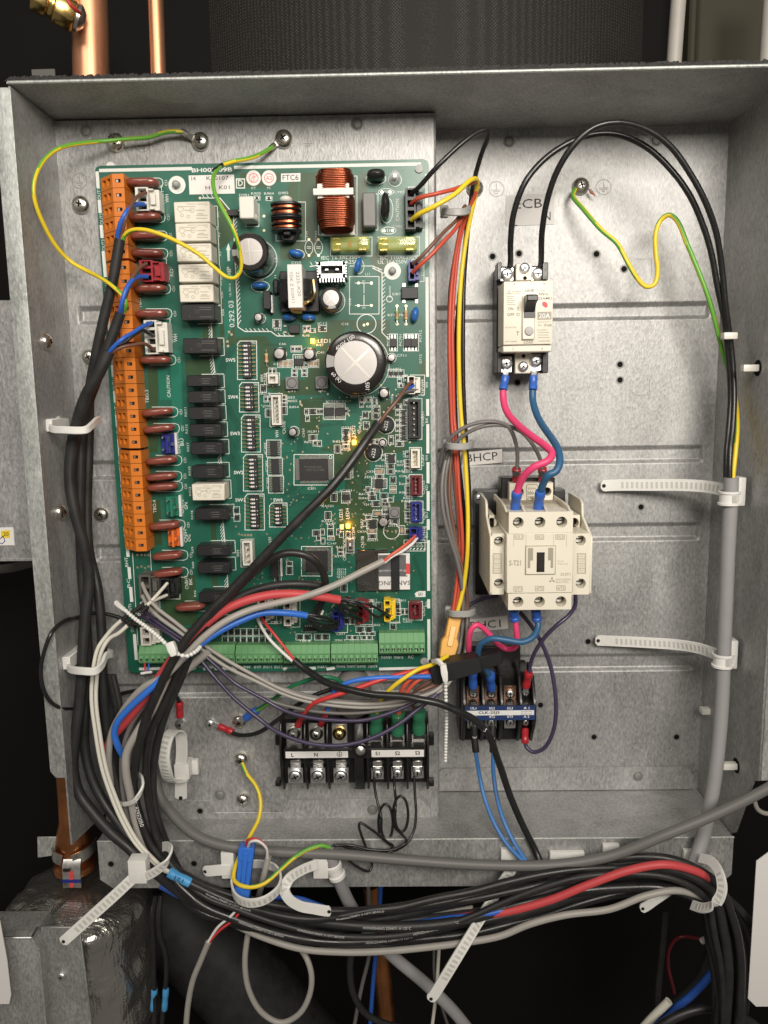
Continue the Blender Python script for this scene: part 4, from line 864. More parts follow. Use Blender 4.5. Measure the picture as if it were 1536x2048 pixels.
for (x, y, m) in ((794,630,'resistor_green'),(812,630,'resistor'),(533,716,'resistor')):
    o = place(None, 'axial_resistor', P(x, y, DB), pcb); q = P(x, y, DB+2); b = MB(); b.lathe((q[0], DB+2, q[2]-2.6), [(.9, 0), (1.15, .4), (1.1, .9), (.95, 1.3), (.95, 3.9), (1.1, 4.3), (1.15, 4.8), (.9, 5.2)], 14, 0, 'z'); part(b, 'body', m, parent=o)
    b = MB(); b.tube([(q[0], DB, q[2]-5.2), (q[0], DB+2, q[2]-4.6), (q[0], DB+2, q[2]+4.6), (q[0], DB, q[2]+5.2)], .3, 6); part(b, 'lead', 'tin', parent=o)
    for f in (1.4, 2.2, 3.): b = MB(); b.lathe((q[0], DB+2, q[2]-2.6+f), [(.99, 0), (.99, .35)], 12, 0, 'z'); part(b, 'band', 'fuse_red', parent=o)
# photocouplers row and small packages with legs
def ic(x0, y0, x1, y1, nleg, side='h', h=1.8, nm='chip_package', m='chip', lw=.45):
    d1 = DB+h; a = R(x0, y0, x1, y1, d1); w, hh = a[1]-a[0], a[3]-a[2]; b = MB()
    body = (a[0]+w*.24, a[1]-w*.24, a[2], a[3]) if side == 'h' else (a[0], a[1], a[2]+hh*.24, a[3]-hh*.24)
    if side == 'q': body = (a[0]+w*.12, a[1]-w*.12, a[2]+hh*.12, a[3]-hh*.12)
    b.box(*body, DB+.15, d1); o = part(b, nm, m, .15); b = MB()
    def leg(x, z, hx, hz): b.box(x-hx, x+hx, z-hz, z+hz, DB+.06, DB+.5)
    if side in 'hq':
        for i in range(nleg):
            z = a[2]+(hh*(.12 if side == 'q' else .04)) + hh*(.76 if side == 'q' else .92)*(i+.5)/nleg; t = hh*.9/nleg*.28; l = w*(.06 if side == 'q' else .12)
            leg(a[0]+l, z, l, t); leg(a[1]-l, z, l, t)
    if side in 'vq':
        for i in range(nleg):
            x = a[0]+(w*(.12 if side == 'q' else .04)) + w*(.76 if side == 'q' else .92)*(i+.5)/nleg; t = w*.9/nleg*.28; l = hh*(.06 if side == 'q' else .12)
            leg(x, a[2]+l, t, l); leg(x, a[3]-l, t, l)
    part(b, 'legs', 'tin', parent=o); return o
for r_ in ((534,882,561,912),(536,918,564,948),(538,954,566,984)): ic(*r_, 8); rect(SK, r_[0]-1, r_[1]-2, r_[2]+1, r_[3]+2, DS)
for r_ in ((648,808,668,838),(670,808,690,838)): ic(*r_, 10, 'v'); rect(SK, r_[0]-1, r_[1]-1, r_[2]+1, r_[3]+1, DS)
o = ic(590, 911, 665, 967, 22, 'q', 2.2); rect(SK, 588, 909, 667, 970, DS, 1.5); b = MB(); txt(b, 'M30620', 626, 934, DB+2.25, 4.5, 0, 0, 34); txt(b, 'MITSU10B', 630, 940, DB+2.25, 4.5, 0, 0, 36); part(b, 'chip_print', 'grey_block', parent=o); ring(SK, 661, 914, DS+.02, 3, 1.3, 0, 12)
ic(605, 1095, 662, 1150, 18, 'q', 2.2); rect(SK, 603, 1093, 664, 1152, DS, 1.5)
ic(588, 711, 607, 737, 4, 'v'); rect(SK, 586, 709, 608, 738, DS); ic(608, 1251, 634, 1266, 6, 'v', 1.4); ic(744, 958, 773, 976, 9); rect(SK, 743, 957, 774, 977, DS); ic(684, 984, 700, 1005, 4, 'v', 1.2); rect(SK, 683, 983, 700, 1006, DS)
for (x, y) in ((787,686),(815,686),(829,686)): ic(x-7, y-17, x+7, y+15, 2, 'v', 2.6, 'photocoupler'); rect(SK, x-8, y-18, x+8, y+16, DS)
for (x0, y0, x1, y1) in ((452,418,478,432),(572,649,606,667)):
    for yy in (y0+3, y1-3):
        for xx in (x0-2, x1+2): blk('lead', xx-3, yy-2, xx+3, yy+2, .6, 'tin')
# DIP switches
def dip(x0, y0, x1, y1, n):
    x0 += 4; x1 -= 4; d1 = DB+3; a = R(x0+9, y0+2, x1-8, y1-3, d1); o_ = R(x0, y0+6, x1, y1-6, DB+.5)
    b = MB(); b.box(*a, DB+.2, d1); o = part(b, 'switch_bank', 'chip', .2); hh = (o_[3]-o_[2]); p = hh/n; w = a[1]-a[0]
    for i in range(n):
        z = o_[3]-p*(i+.5); b = MB(); b.box(a[0]+w*.22, a[0]+w*.42, z-.5, z+.5, d1-.1, d1+.5); b.box(a[0]+w*.46, a[0]+w*.60, z-.5, z+.5, d1-.1, d1+.25); part(b, 'slider', 'sheet_white', parent=o)
        b = MB(); b.box(o_[0], a[0], z-.28, z+.28, DB+.05, DB+1); b.box(a[1], o_[1], z-.28, z+.28, DB+.05, DB+1); part(b, 'lead', 'gold', parent=o)
    b = MB()
    for i in range(n): dot(b, x0+14.5, 0, d1+.03, .1) if 0 else None
    k = P(0, 0, 0)
    for i in range(n):
        z = o_[3]-p*(i+.5); xx = a[0]+w*.12; b.add([(xx-.22, d1+.02, z-.3), (xx+.22, d1+.02, z-.3), (xx+.22, d1+.02, z+.3), (xx-.22, d1+.02, z+.3)], [(0,1,2,3)])
        xx = a[0]+w*.82
        if i in (0, n//2-1, n//2, n-1): b.add([(xx-.25, d1+.02, z-.25), (xx+.25, d1+.02, z-.25), (xx+.25, d1+.02, z+.25), (xx-.25, d1+.02, z+.25)], [(0,1,2,3)])
    part(b, 'switch_print', 'silk', parent=o)
    line(SK, [(x0-1,y0+6),(x0+4,y0),(x1+2,y0),(x1+3,y1),(x0-1,y1)], DS, 1.5, 0, True); txt(SK, 'ON', x1-6, y0+4, DS+.03, 5)
for q in ((472,682,515,759,8),(476,765,519,824,6),(480,830,522,904,8),(484,909,527,982,8),(487,988,530,1060,8),(536,1006,576,1054,5)): dip(*q)
# SD slot and card
x0, x1, z0, z1_ = R(713, 1100, 820, 1182, DB+2.5)
b = MB(); b.box(x0, x0+(x1-x0)*.36, z0, z1_, DB+.2, DB+2.5); b.box(x0, x0+(x1-x0)*.75, z0, z0+1, DB+.2, DB+2.6); b.box(x0, x0+(x1-x0)*.6, z1_-1.2, z1_, DB+.2, DB+2.7); o = part(b, 'card_slot', 'sd_metal', .2)
xs_ = P(767, 1140, DB+2)[0]
b = MB(); b.box(x0+(x1-x0)*.36, xs_, z0+1, z1_-1.2, DB+.2, DB+2.0); part(b, 'slot_cover', 'sd_metal', .1, parent=o)
b = MB(); a = R(782, 1104, 799, 1181, DB+3.4); b.box(*a, DB+.2, DB+3.4); part(b, 'slot_bar', 'harness', .2, parent=o)
cdx = thing('memory_card', P(790, 1140, DB+2), 'grey and white memory card in the slot at the lower part of the circuit board', 'memory card')
x0, x1, z0, z1_ = R(757, 1107, 820, 1180, DB+2.4)
b = MB(); b.box(x0, x1, z0, z1_, DB+1.0, DB+2.4); b.build('body', 'sheet_white', cdx, .3)
b = MB(); fill(b, [(757,1110),(812,1110),(812,1151),(757,1151)], DB+2.46, 0); fill(b, [(812,1127),(820,1127),(820,1148),(812,1148)], DB+2.5, 1); fill(b, [(757,1151),(815,1151),(815,1153),(757,1153)], DB+2.48, 0)
txt(b, 'SAMSUNG', 789, 1166, DB+2.5, 9, 180, 2, 64); txt(b, 'SD adapter for microSD', 785, 1141, DB+2.52, 5, 180, 3, 56); b.build('print', ['sd_grey', 'mark_red', 'ink', 'sheet_white'], cdx)
# LEDs
for (x, y) in ((625,682),(708,885),(696,1052)):
    b = MB(); b.box(*R(x-4, y-5, x+4, y+5, DB+1.4), DB+.1, DB+1.4); part(b, 'led', 'amber_led', .2)
    ll = bpy.data.lights.new('led_glow', 'POINT'); ll.energy = .0038; ll.color = (1, .33, .02); ll.shadow_soft_size = .0015; lo = bpy.data.objects.new('led_glow', ll); col.objects.link(lo); lo.location = W3(P(x, y, DB+4))
blk('led', 679, 1049, 687, 1059, 1.2, 'led_body', .1)
# small surface-mount pieces
SM = {}
def smd(x, y, w, h, kind='r'):
    k = (w, h, kind)
    if k not in SM:
        s_ = mpp(DB); W_, H_ = w*s_, h*s_; b = MB(); hor = w >= h
        def bx(x0, x1, z0, z1, d1, m): b.box(x0*W_/2, x1*W_/2, z0*H_/2, z1*H_/2, .06, d1, m)
        if kind in 'rc':
            if hor: bx(-.55, .55, -.8, .8, .55, 0); bx(-1, -.55, -.8, .8, .6, 1); bx(.55, 1, -.8, .8, .6, 1)
            else: bx(-.8, .8, -.55, .55, .55, 0); bx(-.8, .8, -1, -.55, .6, 1); bx(-.8, .8, .55, 1, .6, 1)
        elif kind == 'd':
            if hor:
                bx(-.6, .6, -.9, .9, .9, 0); bx(-1, -.6, .3, .75, .4, 1); bx(-1, -.6, -.75, -.3, .4, 1); bx(.6, 1, -.25, .25, .4, 1)
            else:
                bx(-.9, .9, -.6, .6, .9, 0); bx(.3, .75, -1, -.6, .4, 1); bx(-.75, -.3, -1, -.6, .4, 1); bx(-.25, .25, .6, 1, .4, 1)
        elif kind == 'p':
            bx(-.5, .9, -.95, .95, 1.6, 0); bx(.7, 1.1, -.5, .5, .8, 1)
            for q in (-.65, 0, .65): bx(-1, -.5, q-.15, q+.15, .5, 1)
        else:
            bx(-.5, .5, -.95, .95, .5, 0)
            for q in (-.7, -.25, .25, .7): bx(-1, -.5, q-.14, q+.14, .5, 1); bx(.5, 1, q-.14, q+.14, .5, 1)
        SM[k] = b.mesh('chip_component', ['ceramic_tan' if kind == 'c' else 'chip', 'tin'], ang=25)
    place(SM[k], 'chip_component', P(x, y, DB), pcb)
    rect(SK, x-w/2-1.6, y-h/2-1.6, x+w/2+1.6, y+h/2+1.6, DS, 1.0)
V, Hh = (5, 9), (9, 5)
for x, y in ((586,698),(593,698),(599,698),(612,730),(541,742),(548,742),(532,798),(539,798),(613,823),(637,823),(643,823),(615,837),(630,886),(639,887),(610,657),(617,657),(811,756),(799,762),(812,805),(723,809),(692,822),(795,825),(795,845),(795,857),(795,875),(767,915),(815,908),(816,961),(736,979),(768,1008),(774,1008),(768,1024),(774,1024),(730,1047),(815,1063),(677,1064),(683,1069),(696,1069),(645,1064),(646,1082),(637,1075),(806,1223),(813,1223),(754,884)): smd(x, y, *V)
for x, y in ((589,742),(589,749),(609,742),(609,749),(568,795),(568,802),(568,809),(625,661),(802,771),(724,800),(737,800),(749,800),(749,806),(815,923),(815,929),(815,936),(816,976),(816,982),(816,988),(744,987),(770,1001),(781,1000),(737,1035),(816,1008),(816,1014),(816,1027),(816,1033),(816,1040),(661,1053),(681,1100),(681,1107),(742,1207),(742,1213),(796,1221),(796,1227),(725,1267),(744,1267),(705,1239),(705,1245),(710,1275),(699,1275),(728,1275),(739,1275),(579,1127),(692,870),(692,885),(692,892),(514,396),(538,397)): smd(x, y, *Hh)
for x, y in ((561,727),(571,727),(581,727),(622,727),(632,727)): smd(x, y, 8, 13, 'c')
for x, y in ((759,943),(755,1027),(744,1062)): smd(x, y, 16, 8, 'c')
for x, y in ((786,975),(786,982),(753,980),(662,1076)): smd(x, y, 10, 5, 'c')
smd(804, 1060, 8, 15, 'c')
for x, y in ((759,953),(745,1072),(790,1043),(795,813),(799,888),(781,943),(742,884),(554,644),(554,651)): smd(x, y, 14, 7)
smd(782, 880, 7, 15)
for x, y in ((527,777),(782,747),(792,747),(802,747),(731,830),(733,851),(786,960),(661,1065),(473,1021),(474,1035),(758,1212),(795,1212),(786,1254)): smd(x, y, 9, 12, 'd')
for x, y in ((625,823),(645,657),(752,820),(752,832),(807,825),(807,835),(807,845),(807,856),(807,866),(807,876),(692,863),(692,877),(781,932),(768,992),(745,995),(752,1007),(720,1259),(738,1259),(694,1242),(600,1274),(615,1274),(637,1274),(651,1274)): smd(x, y, 13, 9, 'd')
for x, y in ((781,917),(744,1048)): smd(x, y, 18, 17, 'p')
for x, y in ((568,821),(537,826),(675,898),(695,937),(695,950),(668,995),(656,1031),(579,1141),(688,1176),(556,1160),(640,1003)): smd(x, y, 10, 13, 'a')
for x, y in ((626,875),(633,1066)): smd(x, y, 13, 9, 'a')
for i in range(8):
    for y in (1264, 1280): smd(450+i*12.4, y, 8, 11, 'd')
# printing
def T(sx, x, y, h, rot=0, w=None, bold=False): txt(SK, sx, x, y, DS, h, rot, 0, w, bold)
T('BH00J709B', 424, 341, 10, 0, 77, True)
for sx, x, y in (('SW5',461,720),('SW4',466,794),('SW3',470,867),('SW2',477,945),('SW1',480,1000),('SW6',556,1000)): T(sx, x, y, 7, 0, 19, True)
T('LED1', 648, 682, 7.5, 0, 24); T('LED2', 707, 862, 7, 90, 22); T('LED5', 682, 1029, 7, 90, 22); T('LED4', 695, 1027, 7, 90, 22); T('BTSW', 707, 1065, 6.5, 90, 24)
for sx, x, y, w in (('CAUTION',337,773,42),('CAUTION',795,420,40),('TBO.2',279,602,26),('TBO.3',294,793,26),('TBO.4',309,1013,26),('CN28',531,758,22),('CN100',568,855,24),('WH',524,757,14),('WH',554,868,14),('CN501',484,1107,24),('WH',476,1107,14),('CN108',725,1084,24),('CN101',540,1085,22),('NORM',689,1085,16),('CARD',689,1112,18)): T(sx, x, y, 6.5, 90, w)
for sx, x, y, w in (('CNP1',325,397,26),('WH',334,397,15),('CNP4',336,548,26),('RD',343,545,14),('CNV1',343,674,24),('WH',351,676,15),('CNEV1',357,893,28),('BU',364,884,14),('CNEV2',364,1013,28),('GN',372,1012,14),('CNIH',371,1072,26),('OG',378,1076,14),('CNBHT',373,1165,28),('BK',381,1163,14)): T(sx, x, y, 6.8, 90, w)
for sx, x, y, w in (('CNPWM',846,776,32),('CN851',846,838,28),('CNRF',846,920,24),('CN105',847,975,28),('CNIT',848,1028,24),('CN22',848,1066,22),('CN20',848,1222,22),('CN3C',845,540,22)): T(sx, x-.5, y, 5.5, 90, w)
T('IEC T6.3AL250V', 682, 515, 6.5, 0, 76); T('UL 6.3A250V', 690, 524, 6.5, 0, 64); T('IEC T10AL250V', 798, 515, 6.5, 0, 72); T('UL 10A250V', 785, 524, 6.5, 0, 56)
T('D', 481, 366, 11, 0, 9, True); rect(SK, 473, 358, 489, 376, DS, 2.2); T('ICT', 507, 376, 4, 0); T('PC', 538, 376, 4, 0)
for sx, x, y, w in (('TBI.3',552,1245,24),('TBI.4',609,1282,25),('TBI.5',681,1282,25),('TBI.6',815,1262,26)): T(sx, x, y, 6.5, 0, w, True)
for sx, x, y, w in (('THWB1',772,1315,22),('THW10',797,1315,20),('RC',822,1314,11),('THW6',681,1333,19),('THW7',702,1333,19),('THW8',722,1333,19),('THW9',745,1333,19),('INA1',644,1334,18),('OUTA1',585,1334,22),('IN12',557,1334,17),('IN11',535,1334,17),('IN9',515,1334,14),('IN8',494,1334,14),('IN6',421,1333,14),('IN5',398,1333,14),('IN4',374,1333,14)): T(sx, x, y, 6, 0, w)
for sx, x, y in (('OUT1',198,388),('OUT2',203,438),('OUT3',207,490),('OUT5',214,568),('OUT10',226,716),('OUT16',228,768),('OUT11',232,818),('OUT12',236,866),('OUT15',240,926),('OUT13',244,974),('OUT9',247,1022),('OUT8',250,1064),('BHT',253,1124),('BC',257,1166),('OUT6',260,1217),('OUT7',264,1255)): T(sx, x, y, 6.2, 90, 20 if len(sx) < 5 else 26)
T('JP1', 727, 563, 4.5); T('JP2', 728, 616, 4.5); T('L11', 735, 548, 4.5); T('Joints', 780, 584, 5, 90, 22); T('DIP', 458, 545, 8, 90, 22, True); T('0.292 03', 463, 628, 10, 90, 50); T('UL 94V-0', 460, 580, 4, 90, 24); T('IC901', 623, 977, 5); T('SD', 845, 1188, .1)
rect(SK, 699, 553, 758, 628, DS, 1.4); line(SK, [(710,566),(745,566)], DS); line(SK, [(710,611),(745,611)], DS); line(SK, [(728,566),(728,586)], DS); line(SK, [(728,590),(728,611)], DS); ring(SK, 733, 648, DS, 19, 1.5, 0, 30); ring(SK, 783, 1062, DS, 16, 1.4, 0, 28); ring(SK, 779, 598, DS, 6, 1.4, 0, 16)
for (x, y) in ((618,495),(637,495)):
    ring(SK, x, y, DS, 14, 1.3, 0, 20, 8); line(SK, [(x-4,y-1.5),(x+4,y-1.5)], DS, 1.2); line(SK, [(x-4,y+1.5),(x+4,y+1.5)], DS, 1.2)
for (x, y) in ((772,384),(777,461)): ring(SK, x, y, DS, 7, 1.3, 0, 20, 15); line(SK, [(x-2,y-3),(x-2,y+3)], DS, 1.2); line(SK, [(x+2,y-3),(x+2,y+3)], DS, 1.2)
small = [('C4A',565,688),('C41',641,705),('IC41',606,698),('C40',554,728),('L41',583,782),('L42',644,781),('R053',580,795),('R055',585,802),('R054',588,814),('C051',536,812),('DA216',528,787),('IC332',664,803),('IC331',685,803),('XL011',626,863),('R011',618,884),('R47',640,690),('D12',556,659),('IC12',645,647),('R10',612,671),('R852',710,794),('R851',738,794),('R850',742,813),('C852',827,795),('G331',692,855),('R821',675,883),('R005',692,899),('DA621',763,932),('R631',800,942),('C636',742,943),('ZD631',740,954),('R071',803,923),('R072',803,930),('R073',815,944),('C061',808,952),('R061',808,968),('R062',808,985),('R063',816,996),('R613',727,988),('DA611',729,996),('Q611',737,1009),('R405',812,1002),('C613',755,1020),('R632',735,1029),('C63A',724,1063),('ZD632',745,1080),('D612',786,1051),('RA101',668,984),('IC101',692,981),('RA501',655,1012),('RA541',655,1042),('R141',661,1047),('C141',663,1087),('R110',681,1094),('R110',679,1113),('Q214',683,1139),('Q213',683,1144),('Q212',683,1149),('Q211',683,1154),('RB11',744,1200),('DAB01',800,1201),('DAB06',790,1245),('DAB04',720,1250),('DAB03',749,1250),('RB03',815,1238),('CB02',815,1243),('CB17',682,1268),('RB17',708,1281),('CB16',725,1281),('CB15',740,1281),('D902',567,386),('R904',538,387),('R905',512,387),('D901',488,390),('CY05',592,525),('C14',520,559),('CY01',797,384),('CY02',795,453),('R713',785,630),('R704',801,630),('DB701',797,588),('C1E',690,648),('C711',803,711),('DA801',790,738)]
for sx, x, y in small: T(sx, x, y, 4.4, 0, len(sx)*4.6)
for sx, x, y in (('C353',607,866),('RA803',705,945),('IC301',530,897),('IC302',533,932),('IC303',535,966),('CY04',613,472),('CY03',632,472),('C8',551,520),('C18',700,604),('ZD11',551,560),('X1',436,430),('X2',438,470),('X3',440,508),('X14',443,553),('X5A',444,590),('X5B',446,625),('RX11',371,824),('RX12',373,858),('RX17',376,894),('RX10',379,942),('RX13',380,983),('RX18',384,1030),('RX9',385,1100),('RX8',386,1130),('RX6',390,1187),('PC711',776,680),('PC701',801,680),('PC712',841,672),('G712',841,718),('ZD82',784,799),('IC81',722,842),('C67',720,858),('R633',723,1047),('C07',808,908)): T(sx, x, y, 4.2, 90, len(sx)*4.4)
# hatched separation lines
def hatch(pts, n=9, tick=(7, -8), every=8):
    line(SK, pts, DS, 1.8)
    for (xa, ya), (xb, yb) in zip(pts, pts[1:]):
        L = math.hypot(xb-xa, yb-ya); k = int(L/every)
        for i in range(k): f = (i+.5)/k; x, y = xa+(xb-xa)*f, ya+(yb-ya)*f; line(SK, [(x, y), (x+tick[0], y+tick[1])], DS, 1.3)
hatch([(467,432),(470,520),(474,600),(476,654)], tick=(6,-9)); line(SK, [(476,654),(490,663),(542,663),(554,672),(588,672)], DS, 1.8)
hatch([(492,663),(542,663)], tick=(-5,-6)); hatch([(556,672),(586,672)], tick=(-5,-6)); hatch([(404,396),(440,396)], tick=(-4,-7)); line(SK, [(440,396),(468,430)], DS, 1.8)
hatch([(764,545),(764,665)], tick=(6,-6)); line(SK, [(764,665),(784,685)], DS, 1.6); hatch([(745,536),(764,545)], tick=(-3,-7)); hatch([(620,533),(640,530)], tick=(-4,-8)); line(SK, [(764,540),(745,532),(700,532)], DS, 1.6)
for q in ([(423,642),(424,676)],[(425,708),(430,745)],[(441,905),(443,930)],[(446,1042),(450,1085)],[(455,1150),(456,1184)],[(432,776),(436,812)]): hatch(q, tick=(-6,10), every=6)
line(SK, [(262,470),(262,500)], DS); line(SK, [(256,520),(290,900),(310,1280)], DS, 1.2); line(SK, [(265,1105),(276,1290)], DS, 1.2)
line(SK, [(545,905),(545,905)], DS)
fill(SK, [(452,500),(461,500),(457,486)], DS); fill(SK, [(454,500),(459,500),(460,522),(455,522)], DS); fill(SK, [(829,1188),(834,1183),(834,1194)], DS)
fill(SK, [(838,1182),(851,1182),(851,1194),(831,1194),(831,1186)], DS+.02)
# white border bars with gaps for the port names
def bar(x0, y0, x1, y1, w): line(SK, [(x0, y0), (x1, y1)], DS, w)
line(SK, [(200,341),(382,337)], DS, 6); line(SK, [(470,335),(840,328)], DS, 6)
for a, b_ in ((345,374),(402,424),(452,474),(504,552),(582,700),(732,752),(784,804),(832,852),(880,910),(940,960),(990,1010),(1036,1052),(1080,1112),(1136,1156),(1176,1202),(1232,1244),(1270,1318)):
    bar(194+(a-345)*.081, a, 194+(b_-345)*.081, b_, 6.5)
for a, b_ in ((350,520),(556,752),(800,830),(850,905),(926,965),(984,1020),(1040,1058),(1082,1180),(1200,1215),(1240,1325)): bar(853+(a-350)*.005, a, 853+(b_-350)*.005, b_, 6)
for a, b_ in ((280,360),(384,390),(408,412),(430,484),(568,572),(602,630),(655,668),(760,850)): bar(a, 1338, b_, 1336, 6)
for sx, y in (('WH',770),('BK',840),('WH',916),('RD',975),('BU',1030),('BU',1070),('RD',1208)): txt(SK, sx, 853.5, y, DS, 5, 90, 0, 11)
# dark caution plate, stickers
rect(SK, 808, 1080, 850, 1102, DS, 1.3)
for k in range(6): fill(SK, [(811+k*7,1100),(814+k*7,1100),(817+k*7,1096),(814+k*7,1096)], DS)
T('CAUTION', 829, 1087, 4, 0, 30); T('SHARP EDGE', 829, 1092.5, 4, 0, 36)
sk = SK.build('silkscreen', 'silk', pcb, ang=20)
k = DS+.1; SM_ = ['sticker', 'ink', 'mark_red']
b = MB(); fill(b, [(377,351),(468,349),(470,387),(379,389)], DS+.06, 0); txt(b, '14', 387, 357, k, 7, 0, 1); txt(b, 'K10107', 435, 356, k, 7, 0, 1, 42); txt(b, 'H1  K01', 435, 375, k, 7, 0, 1, 46); part(b, 'board_sticker', SM_)
b = MB(); fill(b, [(562,347),(601,346),(601,363),(562,364)], DS+.06, 0); txt(b, 'FTC6', 581, 355, k, 10, 0, 1, 30); part(b, 'board_sticker', SM_)
for x, sx, r_ in ((507, 'OK', 60), (538, 'A2', 0)): b = MB(); dot(b, x, 356, DS+.06, 14, 0, 26); ring(b, x, 356, k, 9, 1.2, 2, 20); txt(b, sx, x, 356, k, 7, r_, 2); part(b, 'inspection_sticker', SM_)
b = MB(); txt(b, 'SD', 841, 1188, DS+.12, 6, 0, 0); part(b, 'slot_mark', 'ink')
# plated vias and pads
b = MB(); rnd = random.Random(5)
for i in range(430):
    x, y = rnd.uniform(500, 845), rnd.uniform(770, 1270)
    if rnd.random() < .35: x = rnd.choice((580,600,640,700,715,735,790,660))+rnd.uniform(-6, 6)
    if (588 < x < 668 and 905 < y < 970): continue
    dot(b, x, y, DB+.09, rnd.uniform(1.2, 2.3), 0, 8)
for q in ((458,664),(463,669),(455,683),(456,692),(460,1010),(472,1053),(478,1068),(484,1070),(490,1070),(496,1070),(502,1070),(400,396),(275,1110),(283,1110),(290,1110),(297,1110),(275,1135),(283,1133),(290,1136),(297,1133),(618,479),(618,511),(637,479),(637,511),(764,384),(780,384),(768,461),(785,461),(528,432),(528,461),(717,566),(743,566),(717,611),(743,611),(794,612),(812,612),(794,648),(812,648),(775,1062),(792,1062),(735,648),(728,650)): dot(b, *q, DB+.1, 2.6, 0, 12)
vi = part(b, 'solder_pad', 'pad'); vi['kind'] = 'stuff'
# board spacers with white washers
for (x, y) in ((354,370),(785,542),(420,1322)):
    q = P(x, y, DB); b = MB(); b.lathe((q[0], DB, q[2]), [(4.9, .08), (4.9, .14), (2.2, .14)], 26, 0, caps=False); b.lathe((q[0], DB, q[2]), [(2.2, .1), (2., 3), (1.2, 4), (.001, 4.2)], 16, 1); part(b, 'support_post', ['silk', 'nylon_grey'], ang=50)
for (x, y) in ((848,1322),(838,338),(284,1318)):
    q = P(x, y, DB); b = MB(); b.lathe((q[0], DB, q[2]), [(2.4, .1), (2.3, 1), (.001, 1.2)], 18); part(b, 'support_post', 'nylon_grey', ang=50)
# ================================================================ switchgear
def circ_hole(m, x0, x1, z0, z1, d, cx, cz, r, depth, ms=0, mh=1, n=24):
    """rectangular face at distance d with one round opening sunk by depth"""
    an = sorted({2*math.pi*i/n for i in range(n)} | {math.atan2(z-cz, x-cx) % (2*math.pi) for x in (x0, x1) for z in (z0, z1)})
    out = []; inn = []; bot = []
    for a in an:
        c, s = math.cos(a), math.sin(a); t = 1e9
        if c > 1e-9: t = min(t, (x1-cx)/c)
        if c < -1e-9: t = min(t, (x0-cx)/c)
        if s > 1e-9: t = min(t, (z1-cz)/s)
        if s < -1e-9: t = min(t, (z0-cz)/s)
        out.append((cx+c*t, d, cz+s*t)); inn.append((cx+c*r, d, cz+s*r)); bot.append((cx+c*r, d-depth, cz+s*r))
    k = len(an); m.add(out+inn, [(i, (i+1) % k, k+(i+1) % k, k+i) for i in range(k)], ms)
    m.add(inn+bot, [(i, (i+1) % k, k+(i+1) % k, k+i) for i in range(k)], ms)
    m.add(bot, [tuple(range(k))], mh)
def walls(m, x0, x1, z0, z1, d0, d1, ms=0):
    m.add([(x0,d0,z0),(x1,d0,z0),(x1,d0,z1),(x0,d0,z1),(x0,d1,z0),(x1,d1,z0),(x1,d1,z1),(x0,d1,z1)], [(0,1,5,4),(1,2,6,5),(2,3,7,6),(3,0,4,7)], ms)
def terminal_screw(px, py, d, rpx, parent, m='zinc', plate=None, slot=True, rot=.5, plated=None):
    q = P(px, py, d); r = rpx*mpp(d); b = MB()
    b.lathe((0,0,0), [(r, 0), (r, r*.35), (r*.86, r*.6), (r*.5, r*.68), (.001, r*.7)], 22)
    l, w, t = r*.6, r*.10, r*.69
    for a in (rot, rot+1.5708):
        c, s = math.cos(a), math.sin(a); ll = l if a == rot else l*.62
        b.prism([(x*c-z*s, x*s+z*c) for x, z in ((-ll,-w),(ll,-w),(ll,w),(-ll,w))], t-r*.2, t+r*.03, 1)
    place(b.mesh('terminal_screw', [m, 'void'], ang=50), 'terminal_screw', q, parent)
    if plate:
        x0, x1, z0, z1 = R(px-plate[0], py-plate[1], px+plate[0], py+plate[2], d); b = MB(); b.box(x0, x1, z0, z1, d-1.6, d-.05); b.build('clamp_plate', plated or m, parent, .3)
def logo(m, px, py, d, s, mi=0):
    k = mpp(d)*s; c = P(px, py, d)
    for a in (90, 210, 330):
        t = math.radians(a); u = (math.cos(t)*k, math.sin(t)*k); v = (math.cos(t+math.radians(-30))*k*.577, math.sin(t+math.radians(-30))*k*.577); w = (math.cos(t+math.radians(30))*k*.577, math.sin(t+math.radians(30))*k*.577)
        m.add([(c[0], d, c[2]), (c[0]+v[0], d, c[2]+v[1]), (c[0]+u[0], d, c[2]+u[1]), (c[0]+w[0], d, c[2]+w[1])], [(0,1,2,3)], mi)
# ---- earth-leakage breaker
br = thing('circuit_breaker', P(1048, 740, 0), 'cream two-pole earth leakage breaker with black lever and 20A mark', 'circuit breaker')
a = R(995, 530, 1095, 744, 24); b = MB(); b.box(a[0], a[1], a[2], a[3], .2, 20); b.build('base', 'bakelite', br, .5)
for (x0, x1) in ((994,1003),(1084,1096)):
    for (y0, y1) in ((525,560),(704,746)):
        q = R(x0, y0, x1, y1, 30); b = MB(); b.box(*q, 20, 31); b.build('terminal_wall', 'bakelite', br, .4)
a = R(1007, 562, 1106, 689, 45); b = MB(); b.box(a[0], a[1], a[2], a[3], 20.3, 45); cv = b.build('cover', 'cream', br, .7, seg=2)
a2 = R(1006, 690, 1104, 704, 43.5); b = MB(); b.box(a2[0], a2[1], a2[2], a[2]-.25, 20.3, 43.5); b.build('cover', 'cream', br, .6)
for (y0, y1, ys) in ((526,561,536.5),(705,747,733)):
    q = R(1032, y0, 1064, y1, 28); 
    if y0 > 600: q = R(1030, y0, 1062, y1, 28)
    b = MB(); b.box(*q, 20.2, 28); b.build('mounting_tab', 'cream', br, .5); terminal_screw(1049 if y0 < 600 else 1046, ys, 28.1, 10, br, 'zinc', rot=.9)
    b = MB(); dot(b, 1050 if y0 < 600 else 1047, 556 if y0 < 600 else 712, 28.06, 3.6, 0, 16); b.build('pin_hole', 'void', br)
